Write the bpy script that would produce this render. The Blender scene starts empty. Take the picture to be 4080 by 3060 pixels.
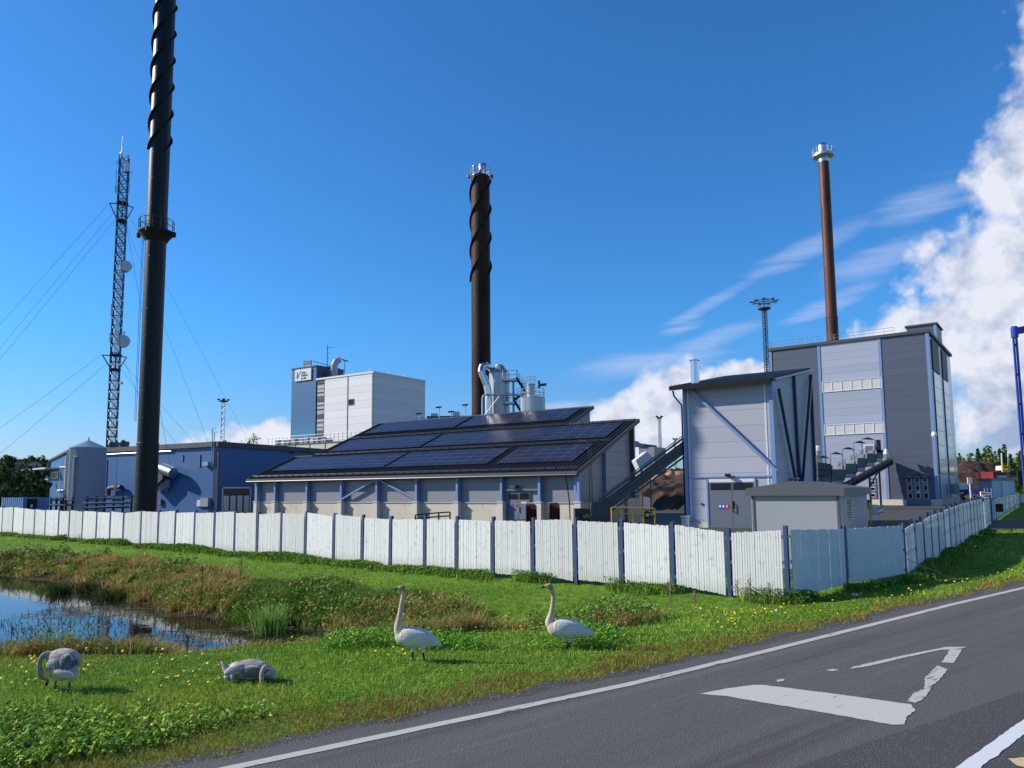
import bpy, math, random
import numpy as np
from mathutils import Vector, Matrix
random.seed(7); rng = np.random.default_rng(11)
SC = bpy.context.scene; COL = SC.collection
# ------------------------------------------------------------------ camera, sky, sun, exposure
FPX, CXP, CYP, EYE = 2951.0, 2040.0, 1662.0, 2.75      # focal length and principal point in photo pixels, eye height
PITCH, ROLL = math.atan(293 / FPX), -0.0085
cd = bpy.data.cameras.new('camera'); cam = bpy.data.objects.new('camera', cd); COL.objects.link(cam)
cd.sensor_width = 36; cd.lens = FPX / 4080 * 36; cd.shift_y = 132 / 4080; cd.clip_start = .1; cd.clip_end = 9000
CM = Matrix.Rotation(math.pi / 2 + PITCH, 3, 'X') @ Matrix.Rotation(ROLL, 3, 'Z')
cam.matrix_world = Matrix.Translation((0, 0, EYE)) @ CM.to_4x4()
SC.camera = cam
SUN_EL, SUN_AZ = math.radians(31), math.radians(-84)    # azimuth measured from +Y towards +X
SV = Vector((math.cos(SUN_EL) * math.sin(SUN_AZ), math.cos(SUN_EL) * math.cos(SUN_AZ), math.sin(SUN_EL)))
sl = bpy.data.lights.new('sun', 'SUN'); sl.energy = 5.0; sl.angle = math.radians(.5); sl.color = (1, .92, .80)
so = bpy.data.objects.new('sun', sl); COL.objects.link(so); so.rotation_euler = SV.to_track_quat('Z', 'Y').to_euler()
SC.view_settings.view_transform = 'Standard'; SC.view_settings.look = 'None'
SC.view_settings.exposure = 0.22; SC.view_settings.gamma = 1.0
SC.cycles.max_bounces = 6; SC.cycles.transparent_max_bounces = 8
SKY_STRENGTH = .1

def nd(nt, typ, **kw):
    n = nt.nodes.new(typ)
    for k, v in kw.items():
        if k in ('inputs',):
            for i, val in v.items(): n.inputs[i].default_value = val
        else: setattr(n, k, v)
    return n
def mth(nt, op, a, b=None, c=None, clamp=False):
    n = nt.nodes.new('ShaderNodeMath'); n.operation = op; n.use_clamp = clamp
    for i, x in enumerate((a, b, c)):
        if x is None: continue
        if isinstance(x, (int, float)): n.inputs[i].default_value = x
        else: nt.links.new(x, n.inputs[i])
    return n.outputs[0]
def mixc(nt, f, a, b, blend='MIX'):
    n = nt.nodes.new('ShaderNodeMix'); n.data_type = 'RGBA'; n.blend_type = blend
    for i, x in ((0, f), (6, a), (7, b)):
        if isinstance(x, (int, float)): n.inputs[i].default_value = x
        elif isinstance(x, (tuple, list)): n.inputs[i].default_value = (*x[:3], 1)
        else: nt.links.new(x, n.inputs[i])
    return n.outputs[2]
def sstep(nt, v, lo, hi):
    n = nt.nodes.new('ShaderNodeMapRange'); n.interpolation_type = 'SMOOTHSTEP'
    nt.links.new(v, n.inputs[0]); n.inputs[1].default_value = lo; n.inputs[2].default_value = hi
    return n.outputs[0]

def aligned(nt, vec, ang, scale):                       # turn into the road's direction first, then stretch
    r_ = nd(nt, 'ShaderNodeVectorRotate', rotation_type='Z_AXIS'); nt.links.new(vec, r_.inputs['Vector']); r_.inputs['Angle'].default_value = -ang
    s_ = nd(nt, 'ShaderNodeVectorMath', operation='MULTIPLY'); nt.links.new(r_.outputs[0], s_.inputs[0]); s_.inputs[1].default_value = scale; return s_.outputs[0]
w = bpy.data.worlds.new('World'); SC.world = w; w.use_nodes = True
nt = w.node_tree; nt.nodes.clear()
sky = nd(nt, 'ShaderNodeTexSky', sky_type='NISHITA', sun_disc=False, sun_elevation=SUN_EL, sun_rotation=SUN_AZ,
         altitude=200, air_density=1.0, dust_density=.35, ozone_density=3.2)
tc = nd(nt, 'ShaderNodeTexCoord'); sep = nd(nt, 'ShaderNodeSeparateXYZ'); nt.links.new(tc.outputs['Generated'], sep.inputs[0])
gx, gy, gz_ = sep.outputs
azd = mth(nt, 'MULTIPLY', mth(nt, 'ARCTAN2', gx, gy), 57.2958)
eld = mth(nt, 'MULTIPLY', mth(nt, 'ARCSINE', gz_), 57.2958)
cv = nd(nt, 'ShaderNodeCombineXYZ'); nt.links.new(azd, cv.inputs[0]); nt.links.new(eld, cv.inputs[1])
def noise(nt, vec, scale, det=6, rough=.55, dist=0.0, w=None):
    n = nd(nt, 'ShaderNodeTexNoise'); n.noise_dimensions = '3D'
    nt.links.new(vec, n.inputs['Vector']); n.inputs['Scale'].default_value = scale
    n.inputs['Detail'].default_value = det; n.inputs['Roughness'].default_value = rough; n.inputs['Distortion'].default_value = dist
    return n.outputs['Fac']
# cumulus clouds: (azimuth, elevation, half width, half height) in degrees
BL = [(40, 13, 11.5, 8), (45, 22.3, 11.2, 11.6), (38, 18.5, 6, 7), (36, 13.4, 8.6, 5.6), (38, 3.8, 9, 3.2), (32.5, 9.6, 8.2, 4.6), (41, 7, 7, 6), (35, 7.5, 6, 3), (26.5, 7.6, 5, 3.4), (21, 7.0, 5, 2.8), (13, 6.2, 4.6, 3.9), (9.5, 4.8, 4.5, 3.2), (17, 6.4, 6, 3.6),
      (5, 2.5, 6, 1.5), (-19, 3.0, 4.3, 2.4), (-16.5, 3.0, 4, 2.8), (-22, 2.6, 2.8, 2), (34, 4.0, 6, 1.1), (36, 2.4, 5, .6), (33, 5.6, 4, 1.0), (52, 20, 15, 14),
      (-75, 8, 8, 3), (-95, 10, 10, 4), (80, 10, 12, 5), (120, 12, 20, 6), (170, 10, 16, 4), (-140, 9, 18, 5)]
def blobs(shift=(0, 0)):
    m = None
    for a, e, ra, re_ in BL:
        dx = mth(nt, 'MULTIPLY', mth(nt, 'SUBTRACT', azd, a + shift[0]), 1 / ra)
        dy = mth(nt, 'MULTIPLY', mth(nt, 'SUBTRACT', eld, e + shift[1]), 1 / re_)
        d = mth(nt, 'SUBTRACT', 1, mth(nt, 'ADD', mth(nt, 'MULTIPLY', dx, dx), mth(nt, 'MULTIPLY', dy, dy)))
        d = mth(nt, 'MULTIPLY', d, min(ra, re_) / 3.2) if min(ra, re_) < 3 else d
        m = d if m is None else mth(nt, 'MAXIMUM', m, d)
    return m
n1 = noise(nt, cv.outputs[0], .35, 9, .56); n2 = noise(nt, cv.outputs[0], .11, 5, .55)
vz = nd(nt, 'ShaderNodeTexVoronoi', feature='SMOOTH_F1'); nt.links.new(cv.outputs[0], vz.inputs['Vector']); vz.inputs['Scale'].default_value = .5
vz.inputs['Smoothness'].default_value = .6
try: vz.inputs['Detail'].default_value = 3
except Exception: pass
puff = mth(nt, 'MULTIPLY', mth(nt, 'SUBTRACT', .45, vz.outputs['Distance']), .9)
den = mth(nt, 'ADD', mth(nt, 'MULTIPLY', mth(nt, 'ADD', blobs(), .16), 1.7), mth(nt, 'MULTIPLY', mth(nt, 'SUBTRACT', n1, .5), 1.7))
den = mth(nt, 'ADD', den, puff)
cm = sstep(nt, den, -.02, .85)
# cumulus shade: lit on the side facing the sun, greyer inside and below
mp = nd(nt, 'ShaderNodeMapping'); mp.inputs['Location'].default_value = (1.1, -.8, 0); nt.links.new(cv.outputs[0], mp.inputs[0])
n1s = noise(nt, mp.outputs[0], .35, 6, .56)
rel = mth(nt, 'MULTIPLY', mth(nt, 'SUBTRACT', n1, n1s), 3.2)
deep = sstep(nt, den, .3, 2.6)
sh = mth(nt, 'ADD', mth(nt, 'SUBTRACT', .98, mth(nt, 'MULTIPLY', deep, .45)), rel)
lowk = mth(nt, 'MULTIPLY', mth(nt, 'SUBTRACT', n2, .5), .9)
lowr = mth(nt, 'MULTIPLY', sstep(nt, azd, 27, 31), sstep(nt, eld, 7.5, 4.5))
sh = mth(nt, 'ADD', sh, mth(nt, 'MULTIPLY', lowr, -.45))
sh = mth(nt, 'ADD', sh, lowk, clamp=True)
ccol = mixc(nt, sh, (3.1, 3.9, 5.6), (7.0, 7.2, 8.1))
# cirrus streaks
mc = nd(nt, 'ShaderNodeMapping', vector_type='POINT'); mc.inputs['Rotation'].default_value = (0, 0, math.radians(-24)); mc.inputs['Scale'].default_value = (.12, 1.0, 1)
nt.links.new(cv.outputs[0], mc.inputs[0])
nc = noise(nt, mc.outputs[0], .55, 7, .6, .5)
CI = [(16.4, 14.3, 6.4, .6, 26), (22.6, 17.0, 6.4, .95, 19), (29.8, 18.9, 4.2, 1.3, 10), (27, 15.6, 5, 1.3, 16), (24, 13.2, 4, .8, 20), (10, 9.4, 6.2, 1.3, 6), (15.5, 11.2, 4, .8, 14), (13, 12.0, 2.2, .5, 12), (-60, 25, 15, 3, 15), (4, 6.5, 2.5, .5, 5), (11, 7, 6, .8, 4)]
cmx = None
for a, e, ra, re_, an in CI:
    c_, s_ = math.cos(math.radians(an)), math.sin(math.radians(an))
    dx = mth(nt, 'SUBTRACT', azd, a); dy = mth(nt, 'SUBTRACT', eld, e)
    p = mth(nt, 'ADD', mth(nt, 'MULTIPLY', dx, c_ / ra), mth(nt, 'MULTIPLY', dy, s_ / ra))
    q = mth(nt, 'ADD', mth(nt, 'MULTIPLY', dx, -s_ / re_), mth(nt, 'MULTIPLY', dy, c_ / re_))
    d = mth(nt, 'SUBTRACT', 1, mth(nt, 'ADD', mth(nt, 'MULTIPLY', p, p), mth(nt, 'MULTIPLY', q, q)))
    cmx = d if cmx is None else mth(nt, 'MAXIMUM', cmx, d)
ci = mth(nt, 'ADD', mth(nt, 'MAXIMUM', cmx, -1.0), mth(nt, 'MULTIPLY', mth(nt, 'SUBTRACT', nc, .5), 3.6))
ci = mth(nt, 'MULTIPLY', sstep(nt, ci, -.1, 2.0), .6)
# sky colour: same hue, deeper than the sea-level model
hs = nd(nt, 'ShaderNodeHueSaturation'); hs.inputs['Saturation'].default_value = 1.05; hs.inputs['Value'].default_value = 1.0
nt.links.new(sky.outputs[0], hs.inputs['Color'])
hor = sstep(nt, eld, 14, -2)
tnt = mixc(nt, hor, (.44, 1.05, 1.52), (.67, .74, 1.02))
zen = sstep(nt, eld, 36, 78)
tnt = mixc(nt, zen, tnt, (.13, .32, .54))
skc = mixc(nt, 1.0, hs.outputs[0], tnt, 'MULTIPLY')
c1 = mixc(nt, ci, skc, (5.4, 6.0, 8.2))
above = sstep(nt, gz_, -.01, .01)
c2 = mixc(nt, mth(nt, 'MULTIPLY', cm, above), c1, ccol)
bg = nd(nt, 'ShaderNodeBackground'); nt.links.new(c2, bg.inputs[0]); bg.inputs[1].default_value = SKY_STRENGTH
wo = nd(nt, 'ShaderNodeOutputWorld'); nt.links.new(bg.outputs[0], wo.inputs[0])

# ------------------------------------------------------------------ geometry helpers
def ray(x, y): return CM @ Vector(((x - CXP) / FPX, -(y - CYP) / FPX, -1))
EY = Vector((0, 0, EYE))
def at(x, y, Y):                                        # photo pixel -> point at distance Y
    d = ray(x, y); return EY + d * (Y / d.y)
def onz(x, y, z=0.0):                                   # photo pixel -> point on a level plane
    d = ray(x, y); return EY + d * ((z - EYE) / d.z)
def onplane(x, y, P, n):
    d = ray(x, y); return EY + d * ((P - EY).dot(n) / d.dot(n))
class MB:
    def __init__(s): s.v = []; s.f = []; s.uv = []; s.has_uv = False; s.mi = []; s.cur = 0
    def add(s, vs, fs, uvs=None):
        b = len(s.v); s.v += [tuple(v) for v in vs]
        for k, f in enumerate(fs):
            s.f.append([b + i for i in f]); s.mi.append(s.cur)
            s.uv.append(uvs[k] if uvs else None)
        if uvs: s.has_uv = True
    def par(s, P, a, b, c):                             # parallelepiped from a corner and three edges
        P, a, b, c = map(Vector, (P, a, b, c))
        if a.cross(b).dot(c) < 0: a, b = b, a
        s.add([P, P + a, P + a + b, P + b, P + c, P + a + c, P + a + b + c, P + b + c],
              [(3, 2, 1, 0), (4, 5, 6, 7), (0, 1, 5, 4), (1, 2, 6, 5), (2, 3, 7, 6), (3, 0, 4, 7)])
    def box(s, x0, x1, y0, y1, z0, z1): s.par((x0, y0, z0), (x1 - x0, 0, 0), (0, y1 - y0, 0), (0, 0, z1 - z0))
    def beam(s, a, b, w_, h, up=(0, 0, 1)):
        a, b = Vector(a), Vector(b); d = (b - a); up = Vector(up)
        if abs(d.normalized().dot(up)) > .98: up = Vector((0, 1, 0))
        sx = d.cross(up).normalized(); sz = sx.cross(d).normalized()
        s.par(a - sx * w_ / 2 - sz * h / 2, sx * w_, d, sz * h)
    def tube(s, a, b, r, n=6, r2=None, cap=True):
        a, b = Vector(a), Vector(b); d = (b - a)
        if d.length < 1e-6: return
        d.normalize(); up = Vector((0, 0, 1)) if abs(d.z) < .9 else Vector((1, 0, 0))
        x = d.cross(up).normalized(); y = d.cross(x); r2 = r if r2 is None else r2
        vs = [c + (x * math.cos(t) + y * math.sin(t)) * q for c, q in ((a, r), (b, r2)) for t in [2 * math.pi * i / n for i in range(n)]]
        fs = [((i + 1) % n, i, n + i, n + (i + 1) % n) for i in range(n)]
        if cap: fs += [tuple(range(n)), tuple(range(2 * n - 1, n - 1, -1))]
        s.add(vs, fs)
    def path(s, pts, r, n=6):
        for a, b in zip(pts, pts[1:]): s.tube(a, b, r, n)
    def lathe(s, c, prof, n=32):
        c = Vector(c); vs = []; fs = []
        for r, z in prof: vs += [c + Vector((math.cos(2 * math.pi * i / n) * r, math.sin(2 * math.pi * i / n) * r, z)) for i in range(n)]
        for k in range(len(prof) - 1):
            for i in range(n):
                j = (i + 1) % n; fs.append((k * n + i, k * n + j, (k + 1) * n + j, (k + 1) * n + i))
        fs.append(tuple(range(n - 1, -1, -1))); fs.append(tuple(range((len(prof) - 1) * n, len(prof) * n)))
        s.add(vs, fs)
    def prism(s, pts, ext):
        pts = [Vector(p) for p in pts]; ext = Vector(ext); n = len(pts)
        nn = Vector((0, 0, 0))
        for i in range(n): nn += pts[i].cross(pts[(i + 1) % n])
        if nn.dot(ext) > 0: pts.reverse()
        s.add(pts + [p + ext for p in pts], [tuple(range(n)), tuple(range(2 * n - 1, n - 1, -1))] + [((i + 1) % n, i, n + i, n + (i + 1) % n) for i in range(n)])
    def build(s, name, m, parent=None, smooth=False, bevel=0):
        me = bpy.data.meshes.new(name); off = PL.get(parent.name, Vector((0, 0, 0))) if parent else Vector((0, 0, 0))
        me.from_pydata([(v[0] - off.x, v[1] - off.y, v[2] - off.z) for v in s.v], [], s.f)
        for mm in (m if isinstance(m, (list, tuple)) else [m]): me.materials.append(mm)
        if isinstance(m, (list, tuple)): me.polygons.foreach_set('material_index', s.mi)
        if s.has_uv:
            ul = me.uv_layers.new(name='UVMap'); i = 0
            for k, f in enumerate(s.f):
                for j in range(len(f)):
                    if s.uv[k]: ul.data[i].uv = s.uv[k][j]
                    i += 1
        if smooth:
            me.polygons.foreach_set('use_smooth', [True] * len(me.polygons))
            try: me.set_sharp_from_angle(angle=math.radians(38))
            except Exception: pass
        me.update(); o = bpy.data.objects.new(name, me); COL.objects.link(o)
        if parent: o.parent = parent
        if parent: PL[o.name] = off
        if bevel:
            b = o.modifiers.new('bevel', 'BEVEL'); b.width = bevel; b.segments = 2; b.limit_method = 'ANGLE'
        return o
PL = {}                                                 # world position each object's vertices are measured from
def tag(o, label=None, cat=None, group=None, kind=None):
    if label: o['label'] = label
    if cat: o['category'] = cat
    if group: o['group'] = group
    if kind: o['kind'] = kind
    return o
def thing(name, loc, label, cat, group=None):
    o = bpy.data.objects.new(name, None); COL.objects.link(o); o.location = loc; o.empty_display_size = .3
    PL[o.name] = Vector(loc); return tag(o, label, cat, group)
def copy_tree(o, loc, rz, label, scale=1.0):
    c = o.copy(); COL.objects.link(c); c.location = loc; c.rotation_euler.z = rz; c.scale = (scale,) * 3; c['label'] = label
    for ch in [k for k in bpy.data.objects if k.parent == o]:
        d = ch.copy(); COL.objects.link(d); d.parent = c
        for g in [k for k in bpy.data.objects if k.parent == ch]:
            e = g.copy(); COL.objects.link(e); e.parent = d
    return c
class Fac:                                              # a vertical wall plane: plan origin, unit direction, outward normal
    def __init__(s, O, u):
        s.O = Vector((O[0], O[1], 0)); s.u = Vector((u[0], u[1], 0)).normalized(); s.n = Vector((s.u.y, -s.u.x, 0))
        if s.n.dot(s.O) > 0: s.n = -s.n
    def P(s, t, z, out=0): return s.O + s.u * t + s.n * out + Vector((0, 0, z))
    def L(s, x, y, out=0):
        q = onplane(x, y, s.O + s.n * out, s.n); return (q - s.O).dot(s.u), q.z
    def box(s, mb, t0, t1, z0, z1, o0, o1): mb.par(s.P(t0, z0, o0), s.u * (t1 - t0), s.n * (o1 - o0), (0, 0, z1 - z0))
    def pix(s, mb, pts, o0, o1): mb.prism([onplane(x, y, s.O + s.n * o0, s.n) for x, y in pts], s.n * (o1 - o0))
    def pbox(s, mb, x0, y0, x1, y1, o0, o1):            # upright box through two opposite photo corners
        a = s.L(x0, y0); b = s.L(x1, y1); s.box(mb, min(a[0], b[0]), max(a[0], b[0]), min(a[1], b[1]), max(a[1], b[1]), o0, o1)

# ------------------------------------------------------------------ materials
def bsdf(name):
    m = bpy.data.materials.new(name); m.use_nodes = True; return m, m.node_tree, m.node_tree.nodes['Principled BSDF']
def mat(name, col, rough=.6, metal=0, var=.08, vs=3.0, bump=0, bs=20, seam=0, seamw=.02, seamdir=None, rib=0, ribdir=(1, 0, 0), ribd=.3, streak=0, dirt_sunlit=None, spec=.5, seamdark=.72, rnd=0):
    m, nt, b = bsdf(name)
    tc = nd(nt, 'ShaderNodeTexCoord'); vec = tc.outputs['Object']
    n = noise(nt, vec, vs, 5, .6)
    f = mth(nt, 'MULTIPLY', mth(nt, 'SUBTRACT', n, .5), var * 4)
    f = mth(nt, 'ADD', f, .5, clamp=True)
    c = mixc(nt, f, tuple(x * (1 - var) for x in col), tuple(min(1, x * (1 + var)) for x in col))
    if streak:
        mp = nd(nt, 'ShaderNodeMapping'); mp.inputs['Scale'].default_value = (3, 3, .12); nt.links.new(vec, mp.inputs[0])
        s = noise(nt, mp.outputs[0], 2.2, 4, .6); s = sstep(nt, s, .5, .75)
        c = mixc(nt, mth(nt, 'MULTIPLY', s, streak), c, tuple(x * .45 for x in col))
    if dirt_sunlit:  # noise blotches: real dirt, and painted sunlit patches on the bark heap
        s = sstep(nt, noise(nt, vec, dirt_sunlit[1], 6, .65), dirt_sunlit[2], dirt_sunlit[2] + .12)
        c = mixc(nt, mth(nt, 'MULTIPLY', s, dirt_sunlit[3]), c, dirt_sunlit[0])
    hgt = None
    def proj(d):
        v = nd(nt, 'ShaderNodeVectorMath', operation='DOT_PRODUCT'); nt.links.new(vec, v.inputs[0]); v.inputs[1].default_value = d; return v.outputs['Value']
    if seam:
        z = mth(nt, 'MULTIPLY', proj(seamdir or (0, 0, 1)), 1 / seam); fr = mth(nt, 'FRACT', z)
        e = mth(nt, 'ABSOLUTE', mth(nt, 'SUBTRACT', fr, .5)); ln = mth(nt, 'LESS_THAN', e, seamw / seam)
        c = mixc(nt, ln, c, tuple(x * seamdark for x in col)); hgt = mth(nt, 'MULTIPLY', ln, -.6)
        # each panel course a touch different
        wn = nd(nt, 'ShaderNodeTexWhiteNoise', noise_dimensions='1D'); nt.links.new(mth(nt, 'FLOOR', mth(nt, 'ADD', z, .5)), wn.inputs['W'])
        c = mixc(nt, mth(nt, 'MULTIPLY', wn.outputs['Value'], .09), c, (0, 0, 0))
    if rib:
        fr = mth(nt, 'SINE', mth(nt, 'MULTIPLY', proj(ribdir), 2 * math.pi / rib)); hh = mth(nt, 'MULTIPLY', fr, ribd); hgt = hh if hgt is None else mth(nt, 'ADD', hgt, hh)
    if bump:
        hb = mth(nt, 'MULTIPLY', noise(nt, vec, bs, 5, .6), bump); hgt = hb if hgt is None else mth(nt, 'ADD', hgt, hb)
    if hgt is not None:
        bp = nd(nt, 'ShaderNodeBump'); bp.inputs['Strength'].default_value = .6; bp.inputs['Distance'].default_value = .05
        nt.links.new(hgt, bp.inputs['Height']); nt.links.new(bp.outputs[0], b.inputs['Normal'])
    if rnd:
        oi = nd(nt, 'ShaderNodeObjectInfo'); c = mixc(nt, mth(nt, 'MULTIPLY', oi.outputs['Random'], rnd), c, tuple(x * .55 for x in col))
        zs = nd(nt, 'ShaderNodeSeparateXYZ'); nt.links.new(vec, zs.inputs[0]); mud = mth(nt, 'MULTIPLY', sstep(nt, mth(nt, 'ADD', zs.outputs[2], mth(nt, 'MULTIPLY', noise(nt, vec, 4, 5, .7), .5)), .85, .25), .5); c = mixc(nt, mud, c, (.34, .35, .29))
    nt.links.new(c, b.inputs['Base Color']); b.inputs['Roughness'].default_value = rough; b.inputs['Metallic'].default_value = metal
    b.inputs['Specular IOR Level'].default_value = spec
    return m
U2 = Vector((.8305, -.557, 0)); V2 = Vector((.557, .8305, 0))
M = {}
M['panel_grey'] = mat('panel_grey', (.235, .245, .275), .45, seam=1.2, seamw=.018, var=.03, vs=.5)
M['panel_lav'] = mat('panel_lav', (.395, .405, .465), .62, seam=1.2, seamw=.018, var=.03, vs=.4)
M['panel_big_dark'] = mat('panel_big_dark', (.085, .10, .145), .45, seam=1.25, seamw=.02, var=.04, vs=.2)
M['panel_big_light'] = mat('panel_big_light', (.36, .395, .50), .4, seam=1.25, seamw=.02, var=.03, vs=.2)
M['panel_big_side'] = mat('panel_big_side', (.30, .36, .45), .22, metal=.35, seam=1.25, seamw=.02, var=.04, vs=.2)
M['steel_blue'] = mat('steel_blue', (.17, .26, .46), .4, var=.06)
M['wire'] = mat('wire', (.03, .035, .05), .95, spec=0)
M['steel_navy'] = mat('steel_navy', (.022, .04, .10), .4, var=.1)
M['post_navy'] = mat('post_navy', (.035, .065, .16), .45, var=.12, vs=9, dirt_sunlit=((.28, .30, .33), 14, .64, .7))
M['concrete'] = mat('concrete', (.56, .50, .40), .85, var=.1, vs=1.4, bump=.3, bs=14, dirt_sunlit=((.30, .27, .22), 1.1, .55, .5))
M['concrete_light'] = mat('concrete_light', (.58, .55, .48), .85, var=.08, vs=2)
M['roof_black'] = mat('roof_black', (.014, .015, .019), .45, var=.1, vs=.6, spec=.3)
M['black_metal'] = mat('black_metal', (.008, .009, .011), .6, var=.2, spec=.2)
M['dark_metal'] = mat('dark_metal', (.05, .055, .065), .4, var=.15)
M['galv'] = mat('galv', (.52, .54, .56), .38, metal=.75, var=.1, vs=4)
M['alu'] = mat('alu', (.62, .64, .66), .24, metal=.95, var=.1, vs=2)
M['silver_pipe'] = mat('silver_pipe', (.72, .73, .75), .26, metal=1, var=.1, vs=3, rib=.35, ribdir=(0, 0, 1), ribd=.03)
M['white_panel'] = mat('white_panel', (.74, .72, .73), .6, seam=1.8, seamw=.035, var=.03, vs=.2)
M['white_paint'] = mat('white_paint', (.76, .76, .76), .5, var=.05)
M['tank_grey'] = mat('tank_grey', (.27, .30, .37), .5, var=.06, vs=.6)
M['steel_tank'] = mat('steel_tank', (.40, .43, .47), .35, metal=.5, var=.08, vs=.8)
M['blue_wall'] = mat('blue_wall', (.018, .11, .30), .5, var=.05, vs=.4, seam=2.4, seamw=.015, seamdir=(.9, -.43, 0), streak=.25)
M['blue_box'] = mat('blue_box', (.06, .13, .30), .5, var=.06)
M['glass_dark'] = mat('glass_dark', (.008, .01, .014), .12, var=.1, spec=.35)
M['glass_grey'] = mat('glass_grey', (.56, .55, .54), .15, var=.12, vs=.5, spec=.6)
M['frame_white'] = mat('frame_white', (.62, .64, .66), .5, var=.04)
M['door_grey'] = mat('door_grey', (.12, .145, .19), .5, var=.06)
M['hood_grey'] = mat('hood_grey', (.13, .14, .145), .6, var=.12)
M['door_mid'] = mat('door_mid', (.115, .135, .17), .5, var=.06)
M['charcoal'] = mat('charcoal', (.055, .06, .07), .6, var=.1)
M['red_paint'] = mat('red_paint', (.17, .012, .012), .5, var=.2, vs=3, streak=.4)
M['red_sign'] = mat('red_sign', (.45, .02, .02), .5); M['blue_sign'] = mat('blue_sign', (.02, .08, .45), .5)
M['yellow'] = mat('yellow', (.65, .42, .02), .5, var=.1)
M['orange'] = mat('orange', (.75, .20, .02), .5)
M['wood'] = mat('wood', (.40, .30, .20), .8, var=.3, vs=2.5)
M['kiosk'] = mat('kiosk', (.30, .315, .335), .85, var=.05, vs=3, bump=.15, bs=60)
M['kiosk_trim'] = mat('kiosk_trim', (.085, .09, .105), .6, var=.05)
M['barn'] = mat('barn', (.22, .06, .03), .8)
M['crane_blue'] = mat('crane_blue', (.02, .05, .35), .4, var=.15, vs=5)
M['white_board'] = mat('white_board', (.77, .765, .75), .7, var=.07, vs=2.2, bump=.12, bs=30, dirt_sunlit=((.40, .42, .40), 5.5, .55, .6), streak=.3, rnd=.4)
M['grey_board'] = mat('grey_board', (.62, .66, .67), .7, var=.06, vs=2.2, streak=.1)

def rust(name, a, b_, vs=.5, rough=.5, spec=.4):
    m, nt, b = bsdf(name); tc = nd(nt, 'ShaderNodeTexCoord'); v = tc.outputs['Object']
    mp = nd(nt, 'ShaderNodeMapping'); mp.inputs['Scale'].default_value = (1, 1, .25); nt.links.new(v, mp.inputs[0])
    n = noise(nt, mp.outputs[0], vs, 7, .6)
    c = mixc(nt, sstep(nt, n, .35, .65), a, b_)
    z = nd(nt, 'ShaderNodeSeparateXYZ'); nt.links.new(v, z.inputs[0])
    ln = mth(nt, 'LESS_THAN', mth(nt, 'FRACT', mth(nt, 'MULTIPLY', z.outputs[2], .42)), .03)
    c = mixc(nt, mth(nt, 'MULTIPLY', ln, .6), c, tuple(x * .4 for x in a))
    nt.links.new(c, b.inputs['Base Color']); b.inputs['Roughness'].default_value = rough; b.inputs['Specular IOR Level'].default_value = spec
    bp = nd(nt, 'ShaderNodeBump'); bp.inputs['Distance'].default_value = .05; bp.inputs['Strength'].default_value = .4
    nt.links.new(mth(nt, 'MULTIPLY', ln, -1), bp.inputs['Height']); nt.links.new(bp.outputs[0], b.inputs['Normal'])
    return m
M['corten'] = rust('corten', (.018, .010, .007), (.05, .026, .018), .5, .6, .15)
M['corten_red'] = rust('corten_red', (.055, .018, .011), (.13, .044, .024), .5, .5, .3)
M['chim_black'] = rust('chim_black', (.004, .0045, .0045), (.007, .0075, .0075), .3, .42, .3)
M['strake'] = mat('strake', (.006, .006, .007), .7, var=.1)
ZY = -.25
# ------------------------------------------------------------------ ground, pond, road
edge_px = [(976, 3060), (1200, 3007), (2500, 2732), (3000, 2614), (3500, 2479), (3800, 2411), (4080, 2346)]
EP = [onz(*p).xy for p in edge_px]
d0 = (EP[2] - EP[1]).normalized(); d1 = Vector((.80, .60))
RE = [EP[1] - d0 * 60, EP[1] - d0 * 20] + [EP[1]] + [Vector((1.6, 10.77)), Vector((3.94, 12.60)), Vector((7.35, 15.33)), Vector((10.29, 17.70)), Vector((13.77, 20.38))]
for k in range(1, 8): RE.append(RE[7] + d1 * (k * k * 3))
REa = np.array([tuple(p) for p in RE])
def seg_dist(px, py, poly, closed=False):
    n = len(poly); best = np.full(px.shape, 1e9); side = np.zeros(px.shape)
    for i in range(n if closed else n - 1):
        a, b = poly[i], poly[(i + 1) % n]; dx, dy = b - a; L2_ = dx * dx + dy * dy
        t = np.clip(((px - a[0]) * dx + (py - a[1]) * dy) / L2_, 0, 1)
        d = np.hypot(px - a[0] - t * dx, py - a[1] - t * dy); cr = dx * (py - a[1]) - dy * (px - a[0])
        m_ = d < best; best = np.where(m_, d, best); side = np.where(m_, np.sign(cr), side)
    return best, side
def road_d(px, py):                                      # >0 on the grass side of the white edge line
    d, s = seg_dist(px, py, REa); return d * s
def inside(px, py, poly):
    c = np.zeros(px.shape, bool); n = len(poly); j = n - 1
    for i in range(n):
        xi, yi = poly[i]; xj, yj = poly[j]
        k = ((yi > py) != (yj > py)) & (px < (xj - xi) * (py - yi) / (yj - yi + 1e-12) + xi); c ^= k; j = i
    return c
POND = np.array([(-60, 52), (-36, 43), (-27.1, 39.4), (-22.5, 36.6), (-18.2, 32.4), (-14.4, 28.9), (-11.8, 26.4), (-9.6, 25.0), (-7.6, 23.9), (-5.8, 22.4), (-4.2, 20.9), (-4.8, 19.4), (-7, 18.7), (-11, 18.2), (-16, 17.6), (-24, 18), (-34, 21), (-60, 32)])
FLINE = np.array([(-80, 86.9), (-39.1, 57), (7.4, 20)])
DITCH = np.array([(-5.5, 20.6), (-2.5, 18.9), (-.2, 17.9), (1.1, 17.5)])
def smooth(x): x = np.clip(x, 0, 1); return x * x * (3 - 2 * x)
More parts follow.
